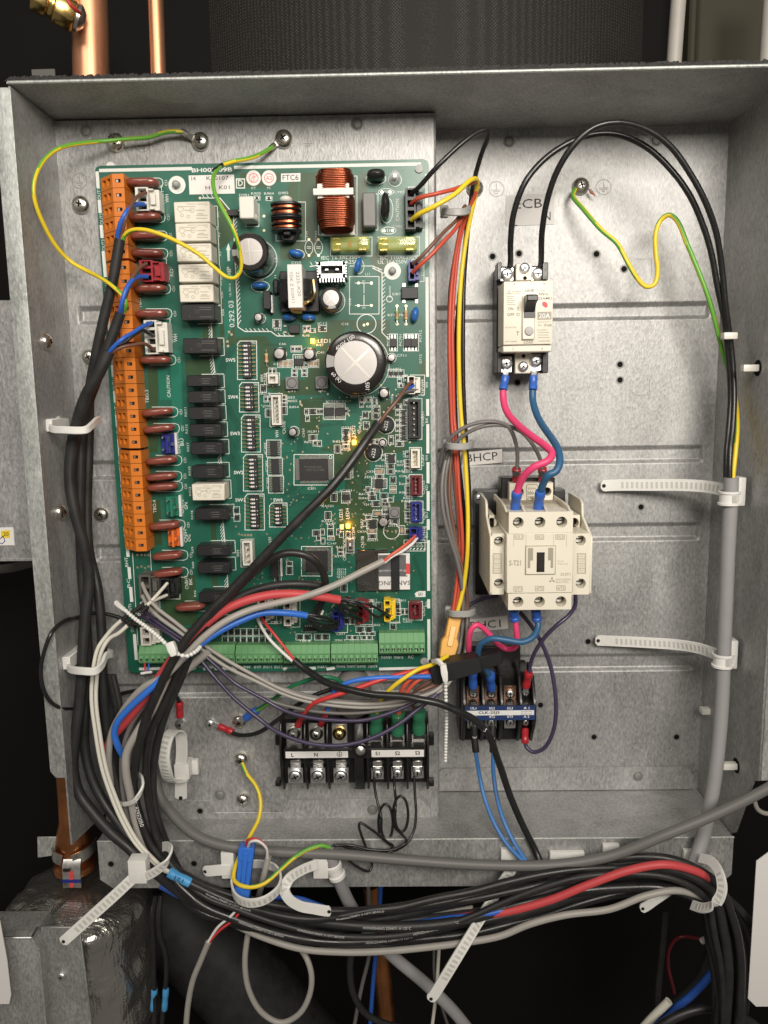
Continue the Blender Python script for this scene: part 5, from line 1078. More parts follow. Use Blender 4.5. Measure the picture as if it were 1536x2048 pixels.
terminal_screw(1014, 549, 28, 12, br, 'zinc', (13, 14, 13), rot=.1); terminal_screw(1075, 548, 28, 12, br, 'zinc', (13, 14, 13), rot=.1)
terminal_screw(1012, 727, 28, 12, br, 'zinc', (12, 14, 18), rot=.2); terminal_screw(1071, 722, 28, 12, br, 'zinc', (12, 14, 20), rot=.3)
q = R(1045, 590, 1070, 679, 47); b = MB(); b.box(*q, 44.8, 47); b.build('lever_surround', 'cream', br, .5)
q = R(1048, 592, 1071, 636, 47.3); b = MB(); b.box(*q, 46.6, 47.3); b.build('lever_slot', 'handle_dark', br, .1)
x0, x1, z0, z1 = R(1052, 588, 1074, 622, 54); b = MB(); b.prismx([(47, z1-1), (53, z1), (58, z1-1), (58, z1-4), (52, z0+4), (48, z0)], x0, x1); b.build('lever', 'handle_dark', br, .4)
q = P(1058, 662, 47); b = MB(); b.lathe((q[0], 47, q[2]), [(2.55, 0), (2.5, .7), (2.2, 1.0), (.001, 1.05)], 24); b.build('test_button', 'button_grey', br)
b = MB(); k = 45.06
for sx, x, y, h, w in (('LINE',1059,581,5,18),('LOAD',1057,684.5,5,18),('ON',1021.5,617.5,6,10),('OFF',1021.5,629,6,14),('I',1036,617.5,7,None),('O',1036,629,6.5,None),('T',1035.5,667,8,6),('1',1029,568,5,None),('3',1088,567.5,5,None),('MODEL',1084,581,2.4,14),('NV-L',1087.5,588,5,19),('22AMU',1090,596.5,5,27),('10 mA',1096,650,5.5,15),('In',1080,650,4,6),('TEST BUTTON',1021,655,2.6,22),('SENSITIVITY',1088,644,2.4,25),('AC230V',1084,660,3,20),('MITSUBISHI',1033,583,2.6,18),('ELECTRIC',1032,587,2.4,16),('BH747Y465H08',1022,683,2.4,22),('W00846559P02',1089,682,2.4,22)):
    txt(b, sx, x, y, k, h, 0, 0, w, h > 4)
for y, w in ((593,14),(597,11),(601,15),(605,13),(609,17),(665,22),(670,20),(675,22)): line(b, [((1014 if y < 620 else 1076), y), ((1014 if y < 620 else 1076)+w, y)], k, 1.2, 3)
logo(b, 1018, 585.5, k, 5.5, 1)
fill(b, [(1075,624),(1103,623),(1103,639),(1075,640)], k, 1); txt(b, '20A', 1089, 631.5, k+.05, 10, 0, 2, 22, True)
fill(b, [(1085,604),(1089,603),(1094,606),(1096,612),(1092,616),(1087,613),(1084,609)], k+.04, 4); txt(b, '2', 1026, 697.5, 43.56, 5, 0, 0); txt(b, '4', 1084, 697, 43.56, 5, 0, 0)
b.build('cover_print', ['cream_print', 'cream_dark', 'print_white', 'cream_dark', 'mark_red'], cv)
# ---- main contactor
mc = thing('contactor', P(1070, 1200, 0), 'large cream contactor with round terminal openings marked S-T21', 'contactor')
q = R(957, 980, 1130, 1190, 14); b = MB(); b.box(q[0]-2, q[1], q[2], q[3], .2, 13); b.build('base', 'bakelite', mc, 1.2, seg=2)
terminal_screw(960, 997, 13.2, 12, mc, 'zinc', rot=.3)
q = R(1012, 962, 1100, 1010, 28); b = MB(); b.box(q[0]-3, q[1]+3, q[2], q[3]+2, 13, 28); b.build('coil_housing', 'bakelite', mc, .6)
x0, x1, z0, z1 = R(1019, 966, 1106, 1004, 36); xm = (x0+x1)/2; b = MB(); walls(b, x0, x1, z0, z1, 28, 36)
ca, cb = P(1046, 984, 36), P(1096, 983, 36); circ_hole(b, x0, xm, z0, z1, 36, ca[0]-2, ca[2], 2.6, 6); circ_hole(b, xm, x1, z0, z1, 36, cb[0]-.5, cb[2], 2.6, 6); o = b.build('coil_block', ['cream', 'hole_dark'], mc, 0, 30)
b = MB(); line(b, [(1053,972),(1056,969),(1073,969),(1076,972),(1076,1000),(1053,1000)], 36.05, 1.2, 0, True); txt(b, '50/60Hz', 1064.5, 977, 36.06, 4, 0, 0, 18); txt(b, '200-', 1062, 986, 36.06, 7, 0, 0, 16, True); txt(b, '240V', 1063, 995, 36.06, 7, 0, 0, 18, True); b.build('coil_print', 'cream_print', o)
for x in (1033, 1085): terminal_screw(x, 962, 30, 9, mc, 'zinc')
DM = 80; X0, X1, Z0, Z1 = R(1013, 1066, 1147, 1187, DM); zu = P(1080, 1024, DM)[2]; zd = P(1080, 1220, DM)[2]
b = MB(); b.box(X0, X1, Z0+.1, Z1-.1, 13, DM); fb = b.build('body', 'cream', mc, .5)
def row(z0, z1, ys, xs, nm, zc, d=DM-.6):
    x0, x1 = X0+1.2, X1-.6; w = (x1-x0)/3; b = MB(); walls(b, x0, x1, z0, z1, 25, d)
    for i in range(3): circ_hole(b, x0+w*i, x0+w*(i+1), z0, z1, d, P(xs[i], ys, d)[0], zc, 3.05, 9)
    o = b.build(nm, ['cream', 'hole_dark'], mc, 0, 30)
    for i in range(3):
        p_ = P(xs[i], ys, d); s = MB(); s.lathe((p_[0], d-8.8, zc), [(2.3, 0), (2.3, 2), (1.6, 3), (.001, 3.1)], 14); s.box(p_[0]-2, p_[0]+2, zc-.3, zc+.3, d-6.5, d-5.6, 1); s.build('clamp_screw', ['zinc', 'void'], o)
    return o
row(Z1, zu, 1045, (1036.5,1080,1123.5), 'terminal_row', P(1080,1045,DM)[2]); row(zd, Z0, 1204, (1036,1079,1122), 'terminal_row', P(1080,1204,DM)[2])
for x in (1014, 1050, 1095, 1142):                                  # barriers above the upper terminals
    p_ = P(x, 1024, DM)[0]; zt = P(x, 1003, 60)[2]; b = MB(); b.prismx([(25, zu), (DM-.7, zu), (72, zu+2.2), (58, zt), (25, zt)], p_-.7, p_+.7); b.build('barrier', 'cream', mc, .2)
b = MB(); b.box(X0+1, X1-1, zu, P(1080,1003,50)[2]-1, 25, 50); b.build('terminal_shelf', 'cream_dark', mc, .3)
# auxiliary contact blocks
DA = 72
def aux(xa, xb, hx, left):
    x0, x1 = P(xa, 1120, DA)[0], P(xb, 1120, DA)[0]
    if left: x1 = X0-.15
    else: x0 = X1+.15
    zt, zb = P((xa+xb)/2, 1067, DA)[2], P((xa+xb)/2, 1189, DA)[2]; zm = (zt+zb)/2; b = MB(); walls(b, x0, x1, zb, zt, 13, DA)
    c1, c2 = P(hx, 1083 if left else 1081, DA), P(hx, 1167, DA); e = (zt-zb)*.27
    circ_hole(b, x0, x1, zt-e, zt, DA, c1[0], c1[2], 2.9, 8); circ_hole(b, x0, x1, zb, zb+e, DA, c2[0], c2[2], 2.9, 8)
    b.add([(x0, DA, zb+e), (x1, DA, zb+e), (x1, DA, zt-e), (x0, DA, zt-e)], [(0,1,2,3)]); o = b.build('auxiliary_block', ['cream', 'hole_dark'], mc, 0, 30)
    for c in (c1, c2): s = MB(); s.lathe((c[0], DA-7.9, c[2]), [(2.2, 0), (2.2, 1.8), (.001, 2.4)], 14); s.box(c[0]-2, c[0]+2, c[2]-.3, c[2]+.3, DA-5.8, DA-5.2, 1); s.build('clamp_screw', ['zinc', 'void'], o)
    s = MB(); xx = hx-3 if left else hx+2
    rect(s, xx-9, 1107, xx+8, 1147, DA+.06, 1.1)
    for i, t in enumerate(('13NO','21NC','22NC','14NO') if left else ('43NO','31NC','32NC','44NO')): txt(s, t, xx-.5, 1113+i*9.3, DA+.06, 4.2, 0, 0, 12); rect(s, xx-7.5, 1109+i*9.4, xx+6.5, 1117+i*9.4, DA+.06, .8)
    s.build('block_print', 'cream_dark', o)
    zt2 = P((xa+xb)/2, 1031, 52)[2]
    s = MB(); sx0, sx1 = (x0+1, x1-3) if left else (x0+3, x1-1); walls(s, sx0, sx1, zt, zt2, 13, 50); cx = (sx0+sx1)/2; circ_hole(s, sx0, sx1, zt, zt2, 50, cx, (zt+zt2)/2-1, 2.9, 6); s.build('auxiliary_step', ['cream', 'hole_dark'], o, 0, 30)
    for xx in ((x0-1.2, x0+.2) if left else (x1-.2, x1+1.2),):
        s = MB(); zc = P(xa, 1005, 45)[2]; s.prismx([(13, zb-1), (DA-2, zb-1), (DA+.3, zb+1), (DA+.3, zt-2), (50.5, zt2-.5), (49, zc), (44, zc+2), (13, zc+2)], *xx); s.build('side_wall', 'cream', o, .3)
aux(984, 1013, 998, True); aux(1147, 1180, 1161.5, False)
# front indicator and print
q = R(1050, 1091, 1111, 1149, DM); b = MB(); b.box(q[0], q[1], q[2], q[3], DM+.02, DM+.5); o = b.build('indicator_frame', 'cream_dark', mc, .1)
b = MB(); b.box(q[0]+.4, q[1]-.4, q[2]+.4, q[3]-.4, DM+.5, DM+1.1); o2 = b.build('indicator_plate', 'cream', o, .2)
b = MB(); w, h = q[1]-q[0], q[3]-q[2]
for f in (.08, .74): b.box(q[0]+w*(f+.0), q[0]+w*(f+.17), q[2]+h*.5, q[2]+h*.93, DM+1.12, DM+1.2, 1); b.box(q[0]+w*(f+(.0 if f < .5 else .09)), q[0]+w*(f+(.08 if f < .5 else .17)), q[2]+h*.24, q[2]+h*.5, DM+1.12, DM+1.2, 1)
b.box(q[0]+w*.37, q[0]+w*.63, q[2]+h*.1, q[2]+h*.78, DM+1.12, DM+1.22, 0); b.box(q[0]+w*.40, q[0]+w*.60, q[2]+h*.2, q[2]+h*.46, DM+1.2, DM+1.9, 0)
b.build('indicator_slot', ['hole_dark', 'cream_dark'], o)
b = MB(); k = DM+.06
for t, x, y in (('1/L1',1038,1074),('3/L2',1079,1074),('5/L3',1120,1074),('2/T1',1036,1178),('4/T2',1079,1177),('6/T3',1122,1176)): txt(b, t, x, y, k, 6, 0, 0, 13.5, True); rect(b, x-8.5, y-4.5, x+8.5, y+4.5, k, 1.2)
txt(b, 'S-T21', 1030, 1126, k, 11, 0, 0, 24, True); txt(b, '212T1', 1131, 1148.5, k, 5.5, 0, 0, 20, True); txt(b, 'MITSUBISHI', 1126.5, 1159, k, 4, 0, 0, 29); txt(b, 'ELECTRIC', 1125, 1164, k, 4, 0, 0, 26); txt(b, 'Inst.', 1122, 1122, k, 3, 0, 0, 14); txt(b, 'Manual', 1126, 1127.5, k, 3, 0, 0, 19); logo(b, 1104, 1160.5, k, 7.5, 0)
for x in (1027, 1052, 1107, 1133): line(b, [(x, 1068), (x, 1092)], k, 1.0, 1)
b.build('front_print', ['cream_dark', 'beige_print'], fb)
# ---- small black contactor
sc_ = thing('contactor', P(1000, 1480, 0), 'small black contactor with navy band printed CLK-25J3', 'contactor')
b = MB(); q = R(938, 1292, 1041, 1345, 12); b.box(*q, .2, 12); b.build('coil_case', 'bakelite', sc_, 1.)
b = MB(); q = R(918, 1340, 1060, 1475, 20); b.box(*q, .2, 24); b.build('base', 'bakelite', sc_, .8)
DK = 44; x0, x1, zb_, zt_ = R(930, 1411, 1071, 1441, DK); xA = P(927, 1425, DK)[0]
b = MB(); b.box(xA, x1, zb_, zt_, 20, DK-.2); b.build('middle_bar', 'bakelite', sc_, .3)
b = MB(); b.box(x0, x1-.2, zb_+.2, zt_-.2, DK-.2, DK); lb_ = b.build('navy_band', 'navy', sc_)
b = MB(); q = R(932, 1421, 1068, 1430.5, DK+.1); b.box(*q, DK, DK+.1, 0)
for t, x, y in (('1/L1',947,1416.5),('3/L2',984,1416.5),('5/L3',1020,1416.5),('A 1',1053,1416),('2/T1',947,1434),('4/T2',984,1433.5),('6/T3',1020,1433),('A 2',1053,1433)): txt(b, t, x, y, DK+.06, 5.4, 0, 0, 12, True)
txt(b, 'CLK-25J3', 978, 1426, DK+.15, 7.5, 0, 1, 44, True); txt(b, '220-240V 50Hz', 1053, 1423.5, DK+.15, 2.4, 0, 1, 24); txt(b, '240-260V 60Hz', 1053, 1428, DK+.15, 2.4, 0, 1, 24)
b.build('band_print', ['print_white', 'ink'], lb_)
for i, x in enumerate((928, 966, 1002, 1040, 1067)):                  # barriers
    xx = P(x, 1425, 38)[0]; zt2 = P(x, 1352, 34)[2]; zb2 = P(x, 1482, 30)[2]
    b = MB(); b.prismx([(15, zb2-1), (30, zb2), (DK-2, zb_-3), (DK-1, zb_), (DK-1, zt_), (DK-3, zt_+3), (34, zt2), (15, zt2+3)], xx-.9, xx+.9); b.build('barrier', 'bakelite', sc_, .3)
for x in (946, 982, 1020): terminal_screw(x, 1387, 33, 9.5, sc_, 'steel', (13, 15, 15), rot=1.5, plated='copper_plate'); terminal_screw(x, 1444, 33, 9, sc_, 'steel', (12, 11, 13), rot=1.2)
terminal_screw(1051, 1385, 33, 8, sc_, 'steel', rot=1.3); terminal_screw(1051, 1444, 33, 8, sc_, 'steel', rot=1.)
# ---- mains terminal block
tb = thing('terminal_strip', P(715, 1575, DP), 'long black screw terminal block lettered L N and S1 S2 S3', 'terminal block')
x0, x1, z0, z1 = R(561, 1440, 858, 1572, DP+14); b = MB(); b.box(x0, x1, z0+1, z1, DP+.1, DP+12); b.build('base', 'bakelite', tb, .6)
for (xa, xb) in ((551,562),(857,868)):
    q = R(xa, 1470, xb, 1490, DP+6); b = MB(); b.box(*q, DP+.1, DP+7); b.build('mounting_ear', 'bakelite', tb, .5); q = R(xa, 1562, xb, 1572, DP+6); b = MB(); b.box(*q, DP+.1, DP+7); b.build('mounting_ear', 'bakelite', tb, .5)
dm = DP+24; q = R(567, 1497, 852, 1517, dm); b = MB(); b.box(*q, DP+12, dm); bar_ = b.build('middle_bar', 'bakelite', tb, .4)
for (xa, ya, xb, yb) in ((571,1503,696,1516),(743,1500,848,1514)):
    q = R(xa, ya, xb, yb, dm+.2); b = MB(); b.box(*q, dm, dm+.2); b.build('marker_strip', 'sheet_white', bar_, .08)
b = MB(); k = dm+.26
for t, x, y in (('L',585,1510),('N',632,1509.5),('S1',755,1507),('S2',795,1506.5),('S3',835,1506)): txt(b, t, x, y, k, 8.5, 0, 0, None, True)
ring(b, 679, 1508.5, k, 5, 1.1, 0, 18); line(b, [(679,1505),(679,1509)], k, 1.1); line(b, [(676.5,1509),(681.5,1509)], k, 1.1); line(b, [(677.5,1511),(680.5,1511)], k, 1.); b.build('marker_print', 'ink', bar_)
for x in (562, 610, 655, 700, 735, 775, 815, 856):
    w = 20 if x == 700 else 4.5; xx = P(x, 1510, dm-2)[0]; zt2 = P(x, 1447, dm-4)[2]; zb2 = P(x, 1582, DP+16)[2]; za_, zb3 = P(x, 1497, dm)[2], P(x, 1517, dm)[2]; t = w*mpp(dm)/2
    if x == 700: xx = P(718, 1510, dm-2)[0]
    b = MB(); b.prismx([(DP+6, zb2), (DP+14, zb2), (dm-1.5, zb3-12), (dm-.3, zb3), (dm-.3, za_), (dm-4, zt2), (DP+6, zt2+1)], xx-t, xx+t); b.build('barrier', 'bakelite', tb, .3)
for x in (588, 633, 679):
    q = R(x-16, 1448, x+16, 1488, DP+16); b = MB(); b.box(*q, DP+14, DP+15.9); b.build('clamp_plate', 'steel', tb, .3)
    place(screw_mesh(4.3, 'brass' if x == 679 else 'nickel', .85), 'terminal_screw', P(x, 1466, DP+16), tb, .6)
for x in (591, 636, 682): terminal_screw(x, 1551, DP+16, 13.5, tb, 'zinc', (15.5, 15, 16), rot=.4); 
for x in (591, 636, 682): q = R(x-11, 1521, x+11, 1536, DP+15); b = MB(); b.box(q[0], q[1], q[2], q[3], DP+12, DP+14); b.box(q[0], q[1], q[2]+1.3, q[2]+2.6, DP+14, DP+14.8); b.build('busbar', 'steel', tb, .3)
for x, y in ((755,1547), (795,1546), (835,1545)):
    terminal_screw(x, y, DP+15, 9.5, tb, 'zinc', (13, 12, 12), rot=1.5); q = R(x-11, 1521, x+11, 1536, DP+15); b = MB(); b.box(*q, DP+12, DP+15); b.box(q[0], q[1], q[2]-2, q[2]+1, DP+12, DP+16); b.build('busbar', 'steel', tb, .6)
q = P(721, 1500, dm); b = MB(); b.lathe((q[0], dm-.5, q[2]), [(5, 0), (5, 1.2), (4.2, 1.6), (4, .8)], 20, 0, caps=False); b.lathe((q[0], dm-.3, q[2]), [(3, .5), (2.9, 1.6), (1.8, 2.4), (.001, 2.6)], 18, 1); b.build('fixing_screw', ['bakelite', 'steel'], tb)
for x, y in ((752,1483), (795,1481), (838,1480)): q = R(x-15, y-14, x+15, y+12, DP+13); b = MB(); b.box(*q, DP+12, DP+14); b.build('busbar', 'steel', tb, .3)
# grey rubber-covered lump behind the block (cable gland nut)
gl = thing('rubber_grommet', P(705, 1420, DP), 'dark grey rubber covered grommet behind the wires above the terminal block', 'grommet')
c = P(706, 1392, DP+10); b = MB(); b.lathe((c[0], DP+.1, c[2]-3), [(12, 0), (12.5, 4), (12, 10), (10, 14), (5, 16), (.001, 16.4)], 28); b.build('cap', 'boot', gl, ang=60)
b = MB(); b.lathe((c[0], DP+.1, c[2]+4), [(11, 0), (11, 10), (9.5, 15), (4, 18), (.001, 18.2)], 28); b.build('collar', 'boot', gl, ang=60)
# ---- adhesive labels
def sticker_(label, poly, d, texts, m='sticker', rot=0):
    t = thing('label_sticker', P(*poly[0], d), label, 'label', 'paper labels on the panel'); q = [P(x, y, d) for x, y in poly]
    b = MB(); b.prism([(p_[0], p_[2]) for p_ in q], d+.05, d+.2); b.build('paper', m, t)
    b = MB()
    for sx, x, y, h, w, r_ in texts: txt(b, sx, x, y, d+.26, h, r_, 0, w)
    b.build('lettering', 'ink', t)
sticker_('grey translucent label reading ECB1 above the breaker', [(1012,391),(1108,387),(1108,449),(1011,452)], .2, [('ECB1',1062,407,17,62,1.5),('L',1032,446,10,None,0),('N',1094,432,15,None,0)], 'film_label')
sticker_('white paper label reading BHCP on the panel above the large contactor', [(925,905),(1004,898),(1004,925),(925,932)], .2, [('BHCP',964,914,16,62,4)])
sticker_('white paper label reading BHC1 between the two contactors', [(925,1240),(1015,1231),(1016,1257),(925,1266)], .2, [('BHC1',971,1249,16,62,4)])
# ================================================================ wires and cables
def seg(t, nm, pts, wpx, m, m2=None, n=10, sub=6, taper=None, caps=True):
    path = crv(pp(pts), sub); d = sum(p[2] for p in pts)/len(pts); r = wpx*mpp(d)/2
    b = MB(); b.tube(path, r, n, 0, 1 if m2 else None, caps); o = b.build(nm, [m, m2] if m2 else m, t, ang=60); return o, path, r
def run(name, label, cat, pts, wpx, m, m2=None, group=None, n=10, sub=6):
    o, path, r = seg(None, name, pts, wpx, m, m2, n, sub); tag(o, label, cat, group); global LASTRUN; LASTRUN = (o, path, r); return LASTRUN
def bunch(name, label, cat, at, group=None): return thing(name, P(*at), label, cat, group)
def crimp(t, a, b_, w, m, lug=None):
    """insulated crimp sleeve from pixel point a to b_ (x, y, d)"""
    p0, p1 = Vector(P(*a)), Vector(P(*b_)); r = w*mpp(a[2])/2; b = MB()
    pts = [p0.lerp(p1, f) for f in (0, .04, .3, .36, .62, .7, .97, 1)]
    b.tube(pts, [r*.86, r, r*1.02, r*.90, r*.90, r*.98, r*.95, r*.8], 12); b.build('crimp_sleeve', m, t, ang=40)
    if lug:
        q = Vector(P(*lug)); b = MB(); b.ribbon([p1, p1.lerp(q, .5), q], [r*1.2, r*1.3, r*1.7], .9, (q-p1).cross(Vector((0, 1, 0)))); b.build('lug', 'zinc', t, .1)
# ---- the bundle below the box: strands run through a tapered band
EDGE = [(318,1722,300,1768),(400,1766,385,1816),(480,1795,470,1852),(560,1812,560,1878),(640,1820,640,1890),(720,1820,720,1892),(800,1812,805,1888),(870,1799,880,1880),(944,1782,950,1868),(1015,1762,1020,1850),(1087,1742,1095,1832),(1160,1726,1165,1810),(1230,1716,1235,1795),(1340,1718,1335,1788),(1430,1762,1400,1812),(1466,1830,1416,1880),(1484,1905,1432,1970),(1486,1980,1430,2060),(1480,2100,1420,2150)]
def strand(f, i0=0, i1=None, d=74, wob=0., ph=0., dw=3.):
    out = []
    for i, (a, b_, c, e) in enumerate(EDGE):
        if i < i0 or (i1 is not None and i > i1): continue
        g = min(1.0, max(0.0, f + wob*math.sin(i*.62+ph))); out.append((a+(c-a)*g, b_+(e-b_)*g, d + dw*math.cos(i*.62+ph) + (4 if i > 12 else 0)))
    return out
BG = 'black cables from the side bundle'
# ---- black sheathed cables coming down the side of the board
t = bunch('sheathed_cable', 'black sheathed cable whose brown and blue wires enter the topmost white plug', 'cable', (240,480,66), BG)
seg(t, 'sheath', [(240,478,68),(224,570,66),(207,640,64),(192,710,62),(180,780,58),(178,862,54),(176,937,54),(174,1010,54),(178,1100,56),(196,1180,60),(204,1280,62),(206,1360,64),(214,1450,64),(232,1560,66),(258,1640,70),(300,1712,76)] + strand(.32, 1, None, 74, .14, 0), 20, 'rubber', n=14)
seg(t, 'core_wire', [(292,385,58),(275,393,64),(260,415,70),(250,440,72),(243,470,69),(240,484,68)], 7, 'w_brown'); seg(t, 'core_wire', [(288,409,57),(268,410,64),(252,425,72),(240,450,72),(235,476,69),(238,486,68)], 9, 'w_blue')
seg(t, 'earth_wire', [(245,482,68),(250,470,70),(262,461,72),(285,459,74),(320,468,76),(360,486,76),(400,510,75),(430,536,74),(452,553,74),(470,555,74),(481,540,75),(481,510,78),(474,480,82),(462,450,84),(446,420,84),(432,392,82),(426,365,76),(430,345,68),(444,330,58)], 8, 'w_yellow', 'w_green')
seg(t, 'earth_wire', [(444,330,58),(470,322,54),(500,316,48),(525,306,42),(545,294,38)], 8, 'w_green', 'w_yellow'); crimp(t, (428,342,67), (446,329,57), 9.5, 'black_gloss')
b = MB(); q0, q1, q2 = Vector(P(540,297,38)), Vector(P(550,289,36)), Vector(P(562,283,35)); b.tube([q0, q0.lerp(q1,.9), q1], [1.6, 1.6, 1.2], 10); b.ribbon([q1, q2], [2.4, 4], .8, (q2-q1).cross(Vector((0,1,0)))); b.build('ring_lug', 'tin', t)
t = bunch('sheathed_cable', 'black sheathed cable whose brown and blue wires enter the red plug', 'cable', (242,630,66), BG)
seg(t, 'sheath', [(241,626,72),(226,668,71),(209,712,70),(193,760,66),(174,815,62),(164,870,60),(161,937,60),(160,1046,60),(164,1150,60),(172,1240,62),(176,1330,64),(170,1427,66),(169,1490,66),(182,1552,68),(205,1600,70),(240,1650,74),(296,1722,80)] + strand(.62, 1, None, 70, .16, 2.), 20, 'rubber', n=14)
seg(t, 'core_wire', [(293,527,57),(278,537,64),(266,553,70),(252,590,74),(244,622,73),(240,632,72)], 7, 'w_brown'); seg(t, 'core_wire', [(294,553,57),(276,554,64),(262,563,72),(250,585,76),(243,610,76),(240,630,72)], 9, 'w_blue')
seg(t, 'earth_wire', [(248,624,71),(252,608,74),(248,595,74),(225,572,72),(200,555,66),(170,540,58),(140,522,58),(112,492,64),(88,450,71),(72,410,76),(67,380,78),(72,350,76),(90,318,70),(120,296,62),(165,286,53),(210,282,46),(255,278,43),(300,274,42),(325,266,42),(345,263,42),(366,264,41)], 8, 'w_yellow', 'w_green')
b = MB(); q0, q1, q2 = Vector(P(362,262,41)), Vector(P(374,269,39)), Vector(P(392,280,35)); b.tube([q0, q0.lerp(q1,.9), q1], [1.7, 1.7, 1.2], 10); b.ribbon([q1, q2], [2.4, 4], .8, (q2-q1).cross(Vector((0,1,0)))); b.build('ring_lug', 'tin', t)
t = bunch('sheathed_cable', 'black sheathed cable whose blue, black and brown wires enter the four-way white plug', 'cable', (217,705,70), BG)
_, pth, rr = seg(t, 'sheath', [(218,703,76),(200,742,76),(172,792,74),(157,836,72),(144,893,70),(140,959,70),(150,1025,70),(168,1090,68),(178,1156,66),(170,1240,68),(166,1302,70),(163,1365,72),(157,1427,73),(149,1490,74),(146,1537,75),(157,1584,76),(185,1624,78),(222,1665,80),(254,1692,82),(300,1735,84)] + strand(.85, 1, None, 73, .12, 4.), 23, 'rubber', n=14)
seg(t, 'core_wire', [(303,646,57),(290,651,64),(268,664,72),(245,678,78),(228,693,78),(216,708,76)], 8, 'w_blue'); seg(t, 'core_wire', [(308,672,56),(296,666,62),(285,661,67),(270,668,71),(250,684,74),(228,699,75),(218,710,75)], 8, 'w_black'); seg(t, 'core_wire', [(308,700,56),(298,692,62),(286,687,67),(265,690,72),(245,694,75),(228,702,76),(219,711,75)], 7, 'w_brown')
# ---- white pair with black numbered sleeves
t = bunch('paired_wires', 'cream white wire pair with black sleeves numbered 10 leaving the black plug', 'wire', (334,1180,56))
wa = [(210,1275,68),(196,1296,70),(187,1334,72),(183,1396,74),(190,1459,76),(204,1537,78),(225,1599,80),(243,1640,82),(266,1680,84),(290,1708,86),(322,1737,86),(340,1746,85)]
seg(t, 'core_wire', [(335,1166,55),(312,1192,62),(292,1211,66),(284,1213,67)], 7, 'w_white'); seg(t, 'core_wire', [(334,1190,54),(315,1198,60),(298,1207,66),(290,1217,67)], 7, 'w_white')
seg(t, 'number_sleeve', [(288,1208,67),(266,1224,68),(244,1240,68)], 9.5, 'black_sleeve'); _, ps, rs = seg(t, 'number_sleeve', [(296,1212,68),(276,1231,69),(256,1250,69)], 9.5, 'black_sleeve')
b = MB(); ontube(b, '10', ps, rs, 5, 2.3, 0, 0); b.build('sleeve_print', 'print_white', t)
seg(t, 'core_wire', [(246,1238,68),(228,1254,68)] + wa, 8.5, 'w_white', sub=5); seg(t, 'core_wire', [(258,1248,69),(238,1266,70)] + [(x+9, y+2, d+1) for x, y, d in wa], 8.5, 'w_white', sub=5)
crimp(t, (337,1744,86), (381,1766,86), 22, 'label_blue'); b = MB(); txt(b, '121', 358, 1759, 90.2, 9, 155, 0, 20); b.build('sleeve_print', 'ink', t)
_, pth, rr = seg(t, 'outer_cable', [(378,1765,85),(431,1790,85),(478,1809,85),(509,1818,86),(577,1834,88),(628,1838,88),(678,1833,88),(746,1820,88),(800,1814,87),(872,1797,86),(944,1783,85),(1015,1764,84),(1087,1748,82),(1160,1738,80),(1260,1736,78),(1340,1745,77),(1420,1800,78),(1450,1880,80),(1460,1980,80)], 17, 'black_sleeve', n=14)
b = MB(); ontube(b, 'Hongshang E204071 H 125°C (80.0/2.0)', pth, rr, 12, 1.7, 0, -.1); ontube(b, 'Hongshang E204071 H 125°C (80.0/2.0)', pth, rr, 92, 1.7, 0, -.1); b.build('sheath_print', 'print_white', t)
# ---- plain black runs filling the bundle
for k, (f, w, d, wob, ph, lab) in enumerate(((.12,20,70,.10,1.0,'plain black cable along the upper side of the bottom bundle'),(.45,22,80,.18,3.1,'plain black cable in the middle of the bottom bundle, bulging forward'),(.74,21,79,.15,5.2,'plain black cable low in the bottom bundle above the grey one'),(.25,15,76,.2,.4,'thin black cable weaving through the upper bottom bundle'),(.92,20,72,.06,2.2,'plain black cable on the underside of the bottom bundle'),(.55,14,84,.22,4.4,'thin black cable lying on the front of the bottom bundle'))):
    run('black_cable', lab, 'cable', [(196+k*6,1350,58+k),(210+k*7,1440,60+k),(226+k*6,1560,62+k),(250+k*6,1640,66+k)] + strand(f, 1, None, d, wob, ph), w, 'rubber' if k % 2 else 'black_gloss', group=BG, n=12, sub=5)
    if k in (1, 2, 5):
        b = MB(); ontube(b, 'HONGSHANG E204071 H 125°C (80.0/2.0)', LASTRUN[1], LASTRUN[2], 165+k*9, 1.5, 0, .3); ontube(b, 'HONGSHANG E204071 H 125°C', LASTRUN[1], LASTRUN[2], 250+k*6, 1.5, 0, .3); b.build('sheath_print', 'film_label', LASTRUN[0])
run('red_tube', 'bright red sleeved cable rising over the black bundle by the end tie', 'cable', [(880,1842,70),(940,1832,76),(1010,1824,80),(1100,1800,84),(1180,1768,87),(1260,1740,89),(1330,1729,90),(1390,1742,88),(1426,1762,84),(1440,1790,74)], 17.5, 'w_redtube', n=14)
run('grey_cable', 'light grey cable under the bottom bundle, curling up at its end', 'cable', [(472,1850,68),(520,1872,72),(600,1897,76),(680,1904,78),(760,1903,80),(850,1895,82),(930,1885,84),(1000,1872,85),(1060,1848,86),(1130,1830,87),(1220,1818,88),(1290,1792,89),(1350,1781,88),(1400,1793,85),(1430,1820,82),(1438,1850,80),(1425,1872,76),(1404,1882,72)], 15, 'w_lgrey', n=12)
run('blue_cable', 'blue wire mostly hidden inside the bottom bundle', 'wire', [(320,1772,66),(380,1800,64),(470,1812,60),(540,1796,60),(600,1798,62),(640,1812,64),(760,1850,70),(900,1836,78),(985,1826,80),(1050,1806,78)], 12, 'w_blue')
